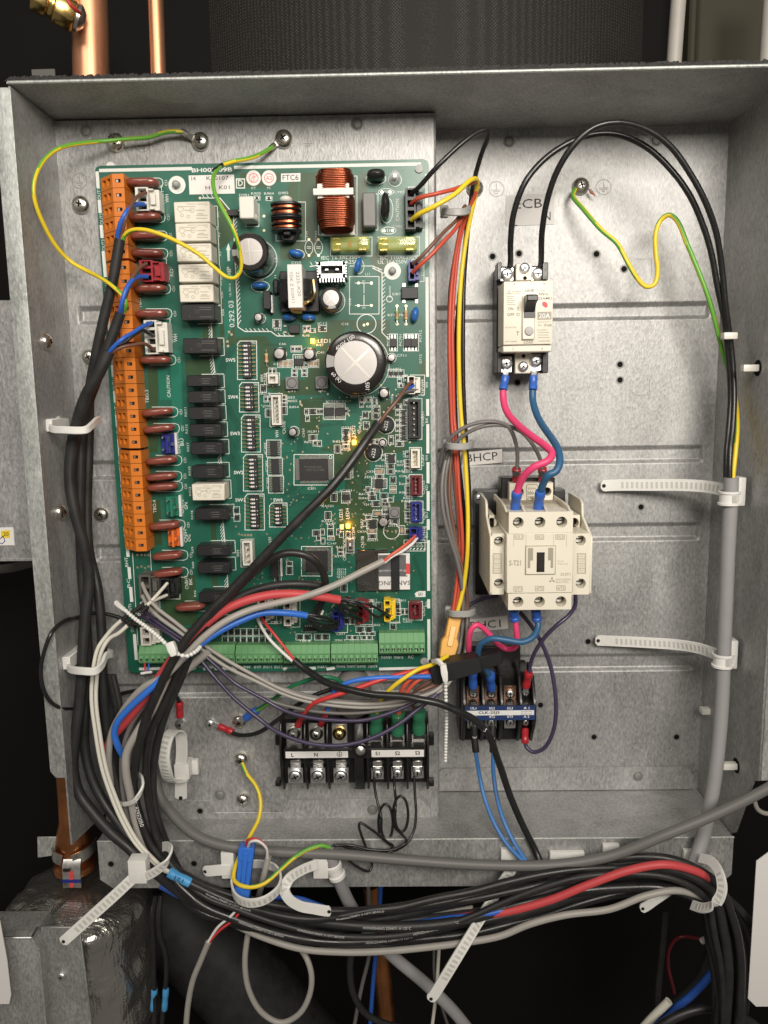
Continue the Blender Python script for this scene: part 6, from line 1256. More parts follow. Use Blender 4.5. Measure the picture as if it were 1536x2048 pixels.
# ---- cables that leave the lower connectors of the board
t = bunch('sheathed_cable', 'long black cable slanting across the board from the small white fan plug', 'cable', (755,848,66))
_, pth, rr = seg(t, 'sheath', [(756,847,66),(730,885,72),(700,928,76),(660,978,80),(620,1018,82),(580,1058,83),(540,1100,83),(500,1142,83),(455,1188,84),(410,1235,86),(372,1280,88),(336,1340,88),(310,1395,86),(288,1450,84),(272,1520,80),(268,1580,78),(282,1640,78),(312,1706,80)] + strand(.05, 1, None, 80, .05, 3.), 18.5, 'black_sleeve', n=16)
b = MB(); ontube(b, '01829E2050', pth, rr, arcat(pth, P(270,1602,78)), 2.3, 0, .25); b.build('sheath_print', 'print_white', t)
seg(t, 'core_wire', [(824,763,52),(815,772,58),(795,800,64),(772,828,66),(755,852,66)], 7.5, 'w_brown'); seg(t, 'core_wire', [(828,771,51),(810,782,55),(795,797,58),(782,815,62),(765,836,64),(753,850,66)], 6, 'w_blue'); seg(t, 'core_wire', [(830,780,51),(812,784,55),(796,798,60),(776,822,63),(760,845,65)], 6.5, 'w_dgrey')
run('black_cable', 'black cable arching over the lower chip then running down beside the long slanting one', 'cable', [(630,1232,54),(642,1205,60),(650,1174,66),(648,1150,70),(634,1125,74),(611,1110,76),(574,1106,77),(545,1116,77),(522,1132,77),(492,1160,78),(450,1202,80),(408,1254,82),(372,1310,82),(345,1370,80),(322,1420,80),(300,1470,78),(292,1540,76),(300,1620,76),(325,1700,78)] + strand(.18, 1, None, 78, .1, 1.4), 16, 'black_sleeve', group=BG, n=14)
run('black_cable', 'black cable lying flat over the board above the red sleeve', 'cable', [(660,1178,58),(640,1172,62),(599,1168,66),(549,1171,68),(500,1184,70),(460,1206,72),(420,1244,74),(385,1300,74),(360,1360,74),(330,1430,72),(312,1500,70),(306,1580,70),(322,1660,72)] + strand(.4, 1, 9, 68, .1, 2.4), 17, 'rubber', group=BG, n=12)
t = bunch('sleeved_harness', 'red sleeved harness ending in black wires to the red and yellow plugs', 'cable', (680,1197,66))
seg(t, 'sleeve', [(679,1200,66),(640,1193,70),(590,1188,73),(540,1190,75),(490,1202,78),(445,1222,80),(400,1258,82),(362,1296,82),(325,1345,80),(290,1395,76),(255,1440,74),(225,1475,72),(212,1500,70)], 18.5, 'w_redtube', n=14)
for q in ([(678,1198,66),(705,1200,66),(735,1208,66),(770,1226,58),(780,1232,51)], [(678,1202,66),(700,1203,68),(725,1212,66),(755,1234,58),(775,1222,52),(779,1216,51)], [(676,1204,66),(690,1215,64),(712,1230,56),(724,1238,51)], [(676,1204,66),(695,1208,66),(715,1218,58),(724,1225,51)], [(674,1200,66),(695,1195,64),(714,1207,57),(724,1214,51)], [(673,1205,66),(688,1226,62),(706,1235,55),(724,1244,51)]): seg(t, 'core_wire', q, 6, 'w_black', sub=5)
t = bunch('sleeved_harness', 'blue sleeved harness ending in black wires to the blue plug', 'cable', (614,1229,64))
seg(t, 'sleeve', [(614,1231,64),(574,1226,68),(525,1226,71),(485,1240,75),(435,1265,80),(388,1299,84),(341,1340,86),(294,1384,86),(260,1415,84),(236,1443,82),(229,1465,80),(235,1490,78),(246,1512,74),(258,1545,70)], 14, 'w_bluetube', n=14)
for q in ([(612,1228,64),(640,1232,62),(665,1240,56),(676,1246,51)], [(612,1232,64),(635,1246,62),(660,1252,56),(676,1250,51)], [(612,1234,64),(630,1252,60),(655,1258,55),(676,1255,51)], [(612,1230,64),(645,1240,64),(665,1246,57),(677,1241,51)]): seg(t, 'core_wire', q, 6, 'w_black', sub=5)
seg(t, 'core_wire', [(608,1228,63),(625,1236,60),(640,1232,58),(646,1222,54)], 5, 'w_white'); 
t = bunch('sheathed_cable', 'grey cable from the lower blue plug with red and white wires', 'cable', (765,1123,64))
seg(t, 'sheath', [(767,1122,62),(723,1144,66),(673,1169,70),(636,1184,73),(599,1196,74),(549,1207,76),(500,1220,78),(455,1240,82),(410,1272,85),(370,1312,86),(330,1352,86),(291,1352+20,84),(262,1400,80),(240,1432,76),(224,1465,74),(217,1515,72),(222,1570,70)], 14.5, 'w_lgrey', n=14)
seg(t, 'core_wire', [(832,1070,50),(822,1080,56),(800,1098,60),(780,1112,62),(764,1126,62)], 6.5, 'w_orange'); seg(t, 'core_wire', [(834,1076,50),(824,1088,55),(802,1104,58),(784,1113,61),(766,1127,62)], 6.5, 'sheet_white')
run('grey_cable', 'light grey cable curving down beside the black ones under the bead tie', 'cable', [(420,1300,70),(372,1340,72),(332,1374,76),(304,1421,80),(276,1462,82),(254,1504,82),(252,1540,82),(262,1595,80),(272,1646,78),(292,1700,78)] + strand(.5, 1, 8, 66, .1, .4), 17, 'w_lgrey', n=12)
run('grey_cable', 'narrow grey cable behind the light grey one under the ring tie', 'cable', [(340,1330,72),(300,1392,72),(262,1450,72),(246,1500,74),(244,1560,74),(252,1620,74),(270,1680,76),(300,1730,78)], 11, 'w_grey', n=10)
# ---- wires that sweep from the grey plug to the taped harness
SW = 'wires sweeping under the board'
for k, (lab, m, pts, w) in enumerate((
    ('upper grey wire of the pair sweeping under the board to the bead tie', 'w_lgrey', [(284,1166,54),(292,1185,60),(310,1212,66),(350,1244,70),(395,1280,72),(450,1318,72),(520,1357,72),(557,1376,72),(607,1394,72),(668,1404,72),(730,1408,72),(780,1405,72),(829,1396,72),(866,1384,72),(890,1366,70),(905,1345,66)], 8),
    ('lower grey wire of the pair sweeping under the board to the bead tie', 'w_lgrey', [(284,1190,54),(296,1212,60),(320,1236,66),(356,1262,70),(400,1296,71),(450,1332,71),(520,1366,71),(560,1385,71),(607,1401,71),(668,1411,71),(730,1415,71),(780,1412,71),(829,1404,71),(866,1391,71),(892,1372,70),(910,1348,66)], 8),
    ('dark grey wire sweeping under the board behind the pale pair', 'w_grey', [(286,1178,53),(300,1205,58),(340,1240,64),(400,1286,68),(450,1322,68),(560,1374,68),(668,1400,68),(780,1398,68),(866,1378,68),(900,1350,66)], 7),
    ('thin dark grey wire between the pale grey pair and the purple wires', 'w_grey', [(288,1195,53),(306,1222,58),(352,1254,62),(405,1300,64),(450,1346,65),(500,1384,66),(560,1408,66),(640,1424,67),(720,1426,68),(790,1414,69),(850,1394,69),(900,1358,66)], 7),
    ('upper purple wire sweeping below the grey pair', 'w_purple', [(282,1215,52),(300,1232,58),(340,1262,64),(390,1295,69),(430,1330,70),(470,1366,70),(520,1394,71),(569,1421,72),(619,1435,74),(681,1441,76),(730,1440,76),(780,1426,75),(824,1407,73),(879,1379,70),(905,1352,66)], 8),
    ('lower purple wire hanging across the terminal screws', 'w_purple', [(282,1232,52),(310,1248,58),(350,1276,64),(392,1310,68),(430,1355,70),(470,1398,71),(520,1439,72),(545,1458,74),(582,1476,77),(631,1489,80),(681,1491,81),(730,1481,80),(767,1466,79),(804,1444,77),(829,1424,75),(851,1407,73),(885,1378,70),(908,1352,66)], 8.5))):
    run('wire', lab, 'wire', pts, w, m, group=SW)
t = bunch('sheathed_cable', 'black cable drooping past the terminal block, split into red and white wires at the top', 'cable', (590,1324,62))
_, pth, rr = seg(t, 'sheath', [(588,1320,62),(605,1334,64),(624,1347,68),(653,1365,74),(698,1379,80),(747,1389,84),(809,1393,86),(840,1399,87),(875,1406,87),(910,1420,86),(945,1437,84),(967,1456,82),(983,1481,78),(992,1509,74),(1002,1537,70),(1022,1596,64),(1048,1656,62),(1072,1704,64),(1086,1738,70)], 15, 'black_gloss', n=14)
seg(t, 'core_wire', [(519,1228,50),(530,1246,56),(552,1273,60),(584,1314,62),(590,1322,62)], 6, 'w_red'); seg(t, 'core_wire', [(515,1238,50),(524,1256,55),(537,1276,59),(562,1302,62),(587,1324,62)], 6.5, 'sheet_white'); b = MB(); ontube(b, '5', pth, rr, 125, 2.4, 0, .2); b.build('sheath_print', 'print_white', t)
# ---- supply wires at the mains block
t = bunch('supply_wires', 'red live wire from the taped harness to terminal L', 'wire', (600,1440,56)); seg(t, 'insulation', [(858,1336,66),(810,1346,70),(760,1360,74),(710,1378,76),(660,1394,76),(628,1406,72),(612,1422,66),(605,1434,60)], 10, 'w_red'); crimp(t, (607,1428,61), (595,1452,56), 15, 'crimp_red', (588,1466,54))
t = bunch('supply_wires', 'blue neutral wire from the taped harness to terminal N', 'wire', (648,1440,56)); seg(t, 'insulation', [(860,1353,68),(800,1354,72),(750,1356,74),(710,1361,74),(685,1370,73),(668,1384,70),(660,1402,66),(655,1422,62)], 10, 'w_bluetube'); crimp(t, (654,1420,62), (641,1450,56), 15, 'crimp_red', (634,1464,54))
t = bunch('earth_lead', 'black lead with red crimp running from a plate screw behind the terminal block', 'wire', (440,1460,40)); seg(t, 'insulation', [(452,1462,40),(480,1470,44),(515,1466,50),(555,1440,52),(592,1412,54),(630,1390,56),(668,1378,56),(690,1374,54)], 9, 'w_black'); crimp(t, (466,1464,41), (438,1452,38), 15, 'crimp_red', (424,1447,38))
t = bunch('earth_lead', 'dark green and yellow earth lead with blue crimp on a plate screw', 'wire', (500,1432,42)); seg(t, 'insulation', [(508,1424,42),(540,1404,46),(572,1380,50),(610,1362,54),(645,1354,56),(672,1358,54),(684,1366,52)], 9, 'w_darkgreen', 'w_green'); crimp(t, (514,1420,43), (490,1437,40), 17, 'crimp_blue', (480,1442,39))
t = bunch('earth_lead', 'black looping lead with red crimp on the small plate screw beside the side wall', 'wire', (361,1430,40)); seg(t, 'insulation', [(150,1236,60),(128,1242,80),(104,1264,92),(88,1305,95),(82,1340,95),(86,1375,95),(100,1402,92),(122,1416,84),(150,1417,66)], 8.5, 'w_black'); seg(t, 'insulation', [(150,1236,60),(190,1226,52),(230,1232,50),(262,1246,50),(290,1256,50)], 8.5, 'w_black'); seg(t, 'insulation', [(205,1398,40),(240,1388,42),(280,1380,44),(320,1378,46),(345,1386,44),(356,1398,42),(359,1410,40)], 8.5, 'w_black'); crimp(t, (359,1404,41), (360,1434,39), 16, 'crimp_red', (361,1447,38))
t = bunch('signal_wires', 'yellow wire from the harness to a green crimp on terminal S1', 'wire', (752,1430,54)); seg(t, 'insulation', [(895,1312,62),(862,1330,70),(838,1338,74),(815,1352,76),(790,1370,76),(768,1392,72),(756,1412,64),(753,1434,58)], 9, 'w_yellow'); crimp(t, (753,1424,60), (752,1466,54), 30, 'crimp_green', (752,1480,49))
t = bunch('signal_wires', 'orange red wire pair from the harness to a green crimp on terminal S2', 'wire', (796,1430,54)); seg(t, 'insulation', [(890,1330,60),(850,1346,66),(822,1358,68),(806,1376,68),(797,1402,64),(796,1440,58)], 9, 'w_orange'); seg(t, 'insulation', [(892,1336,60),(858,1350,66),(834,1362,68),(815,1382,67),(800,1408,63),(798,1440,58)], 9, 'w_orange'); crimp(t, (796,1426,60), (795,1466,54), 30, 'crimp_green', (795,1479,49))
t = bunch('signal_wires', 'brown wire from the harness to a green crimp on terminal S3', 'wire', (838,1430,54)); seg(t, 'insulation', [(895,1352,60),(868,1360,64),(845,1372,64),(828,1386,62),(824,1404,60),(832,1430,58)], 8, 'w_brown'); crimp(t, (838,1420,60), (838,1464,54), 30, 'crimp_green', (838,1477,49))
SG = 'thin black wires under terminals S1 to S3'
run('wire', 'thin black wire from S1 that makes the first slack loop', 'wire', [(748,1552,48),(750,1580,50),(757,1612,54)] + [(775-13*math.cos(a)+a*.8, 1644-36*math.sin(a), 58+a*.8) for a in [math.pi*.08-k*math.pi/5 for k in range(0, 13)]] + [(786,1694,66),(764,1706,68),(720,1706,70),(690,1702,71),(662,1700,72)], 6, 'w_black', group=SG)
run('wire', 'thin black wire from S2 that makes the second slack loop', 'wire', [(788,1552,48),(789,1575,50),(791,1594,54)] + [(804-14*math.cos(a)+a*.6, 1628-36*math.sin(a), 60+a*.8) for a in [math.pi*.1-k*math.pi/5 for k in range(0, 14)]] + [(812,1684,68),(790,1698,70),(740,1699,71),(700,1690,72),(664,1692,72)], 6, 'w_black', group=SG)
run('wire', 'thin black wire from S3 falling straight then turning to the grey cable', 'wire', [(828,1552,48),(830,1590,52),(832,1625,56),(828,1660,60),(812,1688,64),(780,1704,66),(740,1706,68),(700,1696,70),(672,1690,72),(660,1698,72)], 6, 'w_black', group=SG)
run('wire', 'kinked black wire springing up beside the slack loops', 'wire', [(782,1690,62),(772,1682,64),(744,1660,66),(720,1646,66),(718,1652,66),(730,1690,66),(744,1730,68),(738,1742,70),(715,1734,72),(686,1712,73),(664,1700,73)], 6, 'w_black', group=SG)
run('earth_lead', 'yellow and green earth wire curling from a plate screw past the blue connector', 'wire', [(484,1526,40),(494,1548,44),(512,1572,48),(521,1600,52),(518,1636,58),(500,1672,66),(482,1706,74),(469,1740,82),(468,1758,86),(480,1770,90),(504,1774,91),(530,1766,89),(560,1740,84),(590,1714,80),(620,1697,76),(645,1691,74),(660,1696,73)], 9, 'w_yellow', 'w_green')
t = bunch('sheathed_cable', 'thick grey cable in the small ladder tie, running down past the copper pipe', 'cable', (660,1710,72)); seg(t, 'sheath', [(655,1697,73),(668,1730,72),(682,1770,68),(702,1812,62),(740,1866,56),(790,1916,52),(845,1962,50),(905,2020,48),(960,2090,46)], 27, 'w_pipe', n=16)
# ---- blue in-line connector and its thin grey cables
t = bunch('inline_connector', 'blue in-line connector with red and white wires, hanging below the box', 'connector', (490,1740,84))
a0, a1 = Vector(P(495,1690,80)), Vector(P(484,1795,84)); b = MB(); ax = (a1-a0).normalized(); sd = ax.cross(Vector((0,1,0))).normalized()
for f0, f1, w, th in ((0, .26, 4.6, 5), (.26, .75, 4.2, 4), (.75, 1, 4.6, 5.2)): b.ribbon([a0.lerp(a1, f0), a0.lerp(a1, f1)], w*2, th*1.6, sd)
b.ribbon([a0.lerp(a1, .06)+Vector((0,4.4,0)), a0.lerp(a1, .7)+Vector((0,3.6,0))], 3, 1, sd); b.build('housing', 'w_bluetube', t, .4)
seg(t, 'core_wire', [(492,1694,80),(496,1680,84),(512,1678,86),(530,1690,86),(535,1714,84)], 6, 'w_red'); seg(t, 'core_wire', [(496,1694,82),(502,1683,87),(516,1682,88),(532,1695,87),(535,1716,84)], 6, 'sheet_white')
seg(t, 'core_wire', [(480,1812,84),(462,1832,84),(436,1854,82),(420,1878,80),(415,1888,80)], 6, 'sheet_white'); seg(t, 'core_wire', [(488,1814,83),(466,1840,83),(440,1860,82),(422,1880,80),(414,1890,80)], 6, 'w_red')
run('grey_cable', 'thin grey cable dropping from the blue connector to the bottom edge', 'cable', [(417,1884,80),(402,1920,78),(386,1960,76),(376,2010,74),(370,2090,72)], 13, 'w_lgrey', n=12)
run('grey_cable', 'thin grey cable that loops below the blue connector and back up behind the bundle', 'cable', [(537,1712,83),(528,1750,84),(518,1790,72),(505,1830,62),(494,1880,60),(490,1930,60),(498,1980,60),(524,2025,60),(562,2045,60),(598,2028,60),(619,1990,60),(623,1950,60),(614,1918,58),(596,1890,52)], 13, 'w_lgrey', n=12)
# ---- feeders between breaker and contactors
t = bunch('feeder_wire', 'thick pink wire from the breaker down to the top of the cream contactor', 'wire', (1007,760,30)); seg(t, 'insulation', [(1006,782,32),(1007,800,34),(1014,824,40),(1036,850,52),(1066,874,66),(1092,893,76),(1104,907,82),(1096,921,86),(1068,934,86),(1048,952,82),(1038,972,78),(1034,988,76)], 14.5, 'w_pink', n=14); crimp(t, (1006,780,32), (1011,752,29), 17, 'crimp_blue', (1012,740,27)); crimp(t, (1034,984,77), (1030,1018,70), 21, 'crimp_blue')
t = bunch('feeder_wire', 'thick dull blue wire from the breaker down to the top of the cream contactor', 'wire', (1067,760,30)); seg(t, 'insulation', [(1065,782,32),(1066,802,34),(1074,830,42),(1090,858,54),(1106,880,66),(1117,902,76),(1119,927,82),(1111,943,84),(1097,950,84),(1087,966,80),(1081,986,76)], 14.5, 'w_teal', n=14); crimp(t, (1066,780,32), (1067,752,29), 17, 'crimp_blue', (1069,740,27)); crimp(t, (1081,982,77), (1076,1018,70), 21, 'crimp_blue')
t = bunch('feeder_wire', 'thick pink wire looping from the cream contactor to the small black one', 'wire', (1030,1230,60)); seg(t, 'insulation', [(1030,1236,62),(1033,1262,62),(1034,1284,60),(1028,1296,56),(1014,1298,52),(998,1290,52),(982,1272,54),(966,1256,56),(952,1250,58),(941,1262,58),(938,1290,54),(940,1320,48),(945,1345,42)], 11.5, 'w_pink', n=14); crimp(t, (1030,1240,62), (1027,1221,64), 21, 'crimp_blue'); crimp(t, (945,1340,43), (946,1374,37), 20, 'crimp_blue', (946,1386,35))
t = bunch('feeder_wire', 'thick dull blue wire looping from the cream contactor to the small black one', 'wire', (1075,1230,60)); seg(t, 'insulation', [(1074,1236,62),(1076,1254,64),(1066,1274,68),(1044,1284,70),(1014,1280,70),(984,1277,69),(964,1286,66),(956,1304,62),(960,1324,56),(972,1340,50),(980,1354,45)], 12.5, 'w_teal', n=14); crimp(t, (1074,1240,62), (1072,1221,64), 21, 'crimp_blue'); crimp(t, (980,1347,46), (983,1378,37), 20, 'crimp_blue', (983,1388,35))
t = bunch('control_wire', 'purple black wire crossing from the cream contactor to terminal A1', 'wire', (1057,1345,40)); seg(t, 'insulation', [(1151,1190,40),(1150,1212,46),(1138,1230,50),(1112,1252,52),(1090,1274,50),(1072,1300,46),(1062,1325,42),(1057,1350,39)], 8.5, 'w_purple'); crimp(t, (1058,1344,40), (1052,1374,36), 18, 'crimp_red', (1051,1385,35))
t = bunch('control_wire', 'purple black wire making a wide loop to terminal A2', 'wire', (1050,1490,36)); seg(t, 'insulation', [(1040,1225,40),(1052,1238,44),(1070,1262,44),(1088,1296,44),(1102,1336,44),(1111,1390,46),(1111,1440,46),(1102,1475,44),(1086,1498,42),(1066,1504,40),(1053,1494,38),(1050,1482,37)], 8.5, 'w_purple'); crimp(t, (1050,1486,37), (1050,1456,35), 16, 'crimp_red')
run('control_wire', 'purple wire tucked behind the lower corner of the cream contactor', 'wire', [(925,1222,22),(945,1206,20),(970,1196,18),(995,1192,16)], 8, 'w_purple')
for k, (lab, pts) in enumerate((('thin grey coil wire nearest the side bundle, with red crimp', [(880,930,34),(886,902,40),(905,872,46),(940,850,48),(985,843,48),(1015,852,46),(1030,880,43),(1035,915,40),(1033,942,38)]), ('thin grey coil wire passing behind the pink wire, with red crimp', [(884,945,32),(894,912,38),(916,880,43),(955,856,46),(1000,850,46),(1040,862,44),(1066,890,42),(1080,918,40),(1085,942,38)]))):
    t = bunch('control_wire', lab, 'wire', pts[-1], 'coil wires of the cream contactor'); seg(t, 'insulation', pts, 8, 'w_grey'); e = pts[-1]; crimp(t, (e[0], e[1]-6, 38), (e[0], e[1]+20, 33), 18, 'crimp_red')
    b = MB(); dot(b, e[0]-1, e[1]+6, 40.4, 6, 0, 12); b.build('pen_mark', 'ink', t)
for k, (lab, pts, sl, dig) in enumerate((('pale blue wire with sleeve numbered 3 below the small black contactor', [(951,1500,42),(957,1540,42),(968,1592,48),(988,1645,58),(1015,1690,66),(1046,1722,74)], [(948,1452,38),(949,1478,40),(952,1504,42)], '3'), ('pale blue wire beside the drooping black cable below the small black contactor', [(986,1500,42),(987,1545,42),(993,1590,48),(1007,1640,58),(1030,1688,66),(1052,1722,74)], [(985,1452,38),(985,1476,40),(986,1504,42)], '4'))):
    t = bunch('control_wire', lab, 'wire', pts[0], 'blue wires below the small contactor'); seg(t, 'insulation', pts, 9, 'w_skyblue'); _, ps, rs = seg(t, 'number_sleeve', sl, 15, 'black_sleeve', n=12); b = MB(); ontube(b, dig, ps, rs, 6, 2.6, 0, 0); b.build('sleeve_print', 'print_white', t)
# ---- breaker supply
for lab, pts in (('black supply wire arching lower to the first breaker pole', [(1018,540,24),(1021,526,30),(1021,486,40),(1027,429,46),(1049,367,50),(1084,323,50),(1133,288,50),(1186,269,50),(1234,269,50),(1291,293,50),(1340,337,50),(1379,390,50),(1406,451,48),(1423,508,46),(1435,574,44),(1449,640,42),(1454,684,40),(1459,740,40),(1461,800,42),(1457,860,46),(1453,905,50),(1452,952,52),(1454,990,52)]), ('black supply wire arching higher to the second breaker pole', [(1079,540,24),(1082,526,30),(1084,464,44),(1095,398,52),(1115,341,58),(1146,292,62),(1186,256,64),(1234,245,64),(1291,258,62),(1340,292,60),(1379,345,58),(1410,402,56),(1432,464,52),(1443,530,48),(1452,618,45),(1461,684,42),(1466,740,42),(1468,800,44),(1465,860,48),(1460,905,52),(1459,952,54),(1460,990,54)])):
    run('supply_wire', lab, 'wire', pts, 11.5, 'w_black', n=12, group='breaker supply wires')
t = bunch('supply_wire', 'green and yellow earth wire snaking from its panel screw to the upright grey cable', 'wire', (1150,385,8)); seg(t, 'insulation', [(1150,378,6),(1146,392,10),(1168,420,18),(1203,460,24),(1234,487,26),(1256,526,28),(1274,556,28),(1292,573,28),(1308,569,28),(1315,545,28),(1312,510,28),(1311,470,28),(1321,441,28),(1337,430,30),(1353,440,32),(1375,490,34),(1397,543,36),(1417,596,37),(1432,649,36),(1445,702,34),(1459,750,34),(1471,800,38),(1475,850,46),(1471,905,52),(1466,952,54),(1465,990,54)], 9, 'w_yellow', 'w_green', n=12)
b = MB(); 
for k in range(5): b.tube([P(1176+k, 378+k*2, 5), P(1184+k*2, 380+k*3, 6), P(1180+k*3, 386+k*2, 5)], .22, 5)
b.build('bare_strand', 'copper_wire', t)
run('supply_cable', 'upright grey cable held by two long white ladder ties', 'cable', [(1463,955,54),(1461,1010,54),(1456,1100,54),(1452,1200,54),(1448,1300,54),(1444,1400,56),(1436,1500,60),(1424,1590,64),(1404,1680,68),(1382,1745,74)], 29, 'w_pipe', n=18)
run('grey_hose', 'long dark grey cable sagging across the front of the lower lip', 'cable', [(292,1440,42),(297,1490,44),(306,1540,48),(320,1593,54),(350,1634,62),(388,1668,70),(435,1688,74),(543,1703,75),(679,1709,75),(800,1719,75),(944,1729,76),(1087,1731,77),(1160,1724,78),(1231,1709,80),(1327,1671,84),(1423,1632,86),(1495,1598,88),(1560,1564,90)], 22, 'w_dgrey', n=16)
# ---- coloured loom from the top plugs down the gap
LM = 'loom wires beside the board'
for lab, m, w, pts in (
    ('black loom wire looping high above the upper plug of the board', 'w_black', 9, [(824,386,52),(840,372,58),(870,338,64),(920,290,64),(955,265,62),(974,260,60),(977,272,56),(966,300,48),(955,335,40),(946,372,36),(940,420,34),(934,480,32),(928,560,30),(926,660,30),(927,780,30),(932,880,30),(938,980,32),(938,1080,34),(934,1150,36),(928,1210,38),(930,1300,42),(920,1340,50)]),
    ('upper orange red loom wire from the black plug', 'w_loom', 7.5, [(823,407,52),(838,396,58),(870,388,60),(910,378,56),(945,365,50),(956,366,44),(950,390,40),(935,425,36),(920,480,33),(910,560,32),(905,650,32),(906,740,32),(908,830,32),(913,890,34),(918,980,36),(924,1060,38),(925,1120,38),(918,1180,40),(908,1236,42)]),
    ('yellow loom wire from the black plug', 'w_yellow', 9, [(823,440,52),(838,428,58),(870,412,62),(910,388,60),(940,361,56),(954,360,48),(952,385,40),(944,420,36),(932,480,34),(922,560,34),(918,650,34),(918,740,34),(922,830,34),(928,890,36),(934,980,38),(936,1060,40),(934,1120,42),(926,1180,42),(912,1234,44)]),
    ('brown loom wire from the small blue plug', 'w_brown', 7, [(826,528,52),(840,516,56),(862,492,56),(890,462,52),(915,438,46),(930,412,40),(924,440,36),(912,500,32),(900,580,30),(898,680,30),(900,800,30),(904,890,32),(912,1000,34),(922,1100,36),(930,1180,38),(932,1260,42),(926,1330,50)]),
    ('lower orange red loom wire from the small blue plug', 'w_loom', 7.5, [(825,545,52),(838,532,56),(862,510,57),(890,480,54),(912,456,48),(926,430,42),(930,420,38),(916,480,34),(904,560,32),(899,650,32),(900,750,32),(904,850,32),(909,900,34),(916,1000,35),(920,1080,36),(914,1160,38),(904,1236,42)]),
    ('second black loom wire tight behind the yellow one', 'w_black', 7.5, [(936,430,30),(926,520,28),(914,640,27),(910,760,27),(914,880,28),(924,980,30),(932,1080,32),(930,1160,34),(924,1230,38),(922,1320,44)]),
    ('dark grey loom wire bowing out below the middle clip', 'w_grey', 9, [(905,880,32),(893,915,36),(884,965,40),(886,1020,42),(898,1070,42),(914,1120,42),(924,1170,42),(926,1220,42),(922,1280,46),(908,1340,56)]),
    ('second dark grey loom wire inside the bowed one below the middle clip', 'w_grey', 8, [(908,880,33),(897,920,36),(890,970,38),(896,1030,40),(908,1085,40),(924,1140,40),(932,1190,40),(934,1250,44),(928,1320,52),(916,1345,56)]),
    ('dark brown loom wire between the grey bow and the orange wires', 'w_brown', 7, [(907,885,34),(900,940,36),(899,1000,38),(908,1060,39),(918,1110,40),(930,1160,41),(936,1220,42),(934,1290,46),(925,1345,54)])):
    run('loom_wire', lab, 'wire', pts, w, m, group=LM)
t = bunch('inline_connector', 'amber yellow in-line connector below the lower loom clip', 'connector', (900,1275,48)); b = MB()
a0, a1 = Vector(P(910,1232,46)), Vector(P(892,1316,52)); ax = (a1-a0).normalized(); sd = ax.cross(Vector((0,1,0))).normalized()
b.ribbon([a0, a0.lerp(a1, .55)], 7.6, 7, sd); b.build('plug', 'conn_amber', t, .6); b = MB(); b.ribbon([a0.lerp(a1, .5), a0.lerp(a1, .62), a1], [8, 10.5, 9], 8.4, sd); b.build('socket', 'conn_amber', t, .6); b = MB(); b.ribbon([a0.lerp(a1, .2)+Vector((0,3.8,0)), a0.lerp(a1, .66)+Vector((0,5,0))], 3.2, 1, sd); b.build('latch', 'conn_amber', t, .2)
seg(t, 'core_wire', [(890,1312,52),(880,1322,54),(868,1332,56),(858,1338,58)], 10, 'w_orange'); seg(t, 'core_wire', [(896,1314,52),(890,1324,56),(876,1332,60),(860,1342,62)], 9, 'w_yellow')
t = bunch('taped_harness', 'black plastic trunk where the wires meet beside the small black contactor', 'trunking', (920,1330,60)); b = MB(); a0, a1 = Vector(P(862,1345,64)), Vector(P(960,1322,64)); b.ribbon([a0, a0.lerp(a1, .5), a1], [12, 11, 9], 13, Vector((.1,0,1))); b.build('sleeve', 'harness', t, .6); b = MB(); b.ribbon([a0.lerp(a1,.3), Vector(P(1000,1312,56))], 8, 8, Vector((.1,0,1))); b.build('tail', 'harness', t, .5)
for k, (m, y) in enumerate((('w_brown',1380),('w_grey',1392),('w_grey',1400))): seg(t, 'core_wire', [(905-k*2,1352+k*2,60),(885,1364+k*6,66),(865,y-8,70),(842,y+2,72)], 8, m)
# ---- odd wires in the lower shadow
for lab, pts in (('black sensor lead with blue sleeve hanging beside the foil vessel', [(322,1790,30),(318,1830,34),(320,1870,34),(331,1905,32),(333,1950,30),(328,2000,28),(322,2080,26)]), ('second black sensor lead with blue sleeve close behind the first', [(312,1790,26),(306,1830,28),(308,1900,26),(308,1960,26),(310,2010,26),(308,2080,24)])):
    t = bunch('sensor_lead', lab, 'cable', pts[0]); seg(t, 'lead', pts, 11, 'black_sleeve'); q = pts[4]; crimp(t, (q[0]-1, 1978, q[2]), (q[0]-4, 2020, q[2]-1), 14, 'label_blue')
t = bunch('terminal_wires', 'short red and blue wires with white tag under the first green terminals', 'wire', (290,1330,56))
seg(t, 'core_wire', [(289,1322,50),(290,1334,54),(292,1346,56)], 4, 'w_red'); seg(t, 'core_wire', [(299,1322,50),(297,1334,54),(293,1346,56)], 4, 'w_blue'); crimp(t, (282,1347,56), (304,1344,57), 6, 'sheet_white')
t = bunch('striped_wires', 'short yellow and white striped tag among the cables below the green terminals', 'wire', (288,1380,78)); seg(t, 'tag', [(296,1368,80),(286,1386,80),(278,1392,80)], 7, 'w_yellow', 'sheet_white')
run('wire', 'thin blue wire hanging behind the bottom bundle beside the copper pipe', 'wire', [(762,1745,10),(760,1800,0),(752,1900,-10),(745,1980,-14),(738,2090,-20)], 10, 'w_blue')
run('wire', 'thin grey wire hanging behind the bottom bundle beside the blue one', 'wire', [(735,1745,12),(738,1810,4),(740,1900,-6),(722,1980,-8),(702,2090,-10)], 9, 'w_grey')
run('black_cable', 'loose black cable loop below the bundle beside the copper pipe', 'cable', [(704,1890,40),(700,1940,36),(708,1990,32),(735,2030,28),(780,2050,24),(840,2060,20)], 15, 'rubber')
run('wire', 'pale yellow green wire hanging below the bundle beside the long tie', 'wire', [(878,1890,30),(876,1930,28),(872,1990,24),(862,2070,20)], 8, 'w_white')
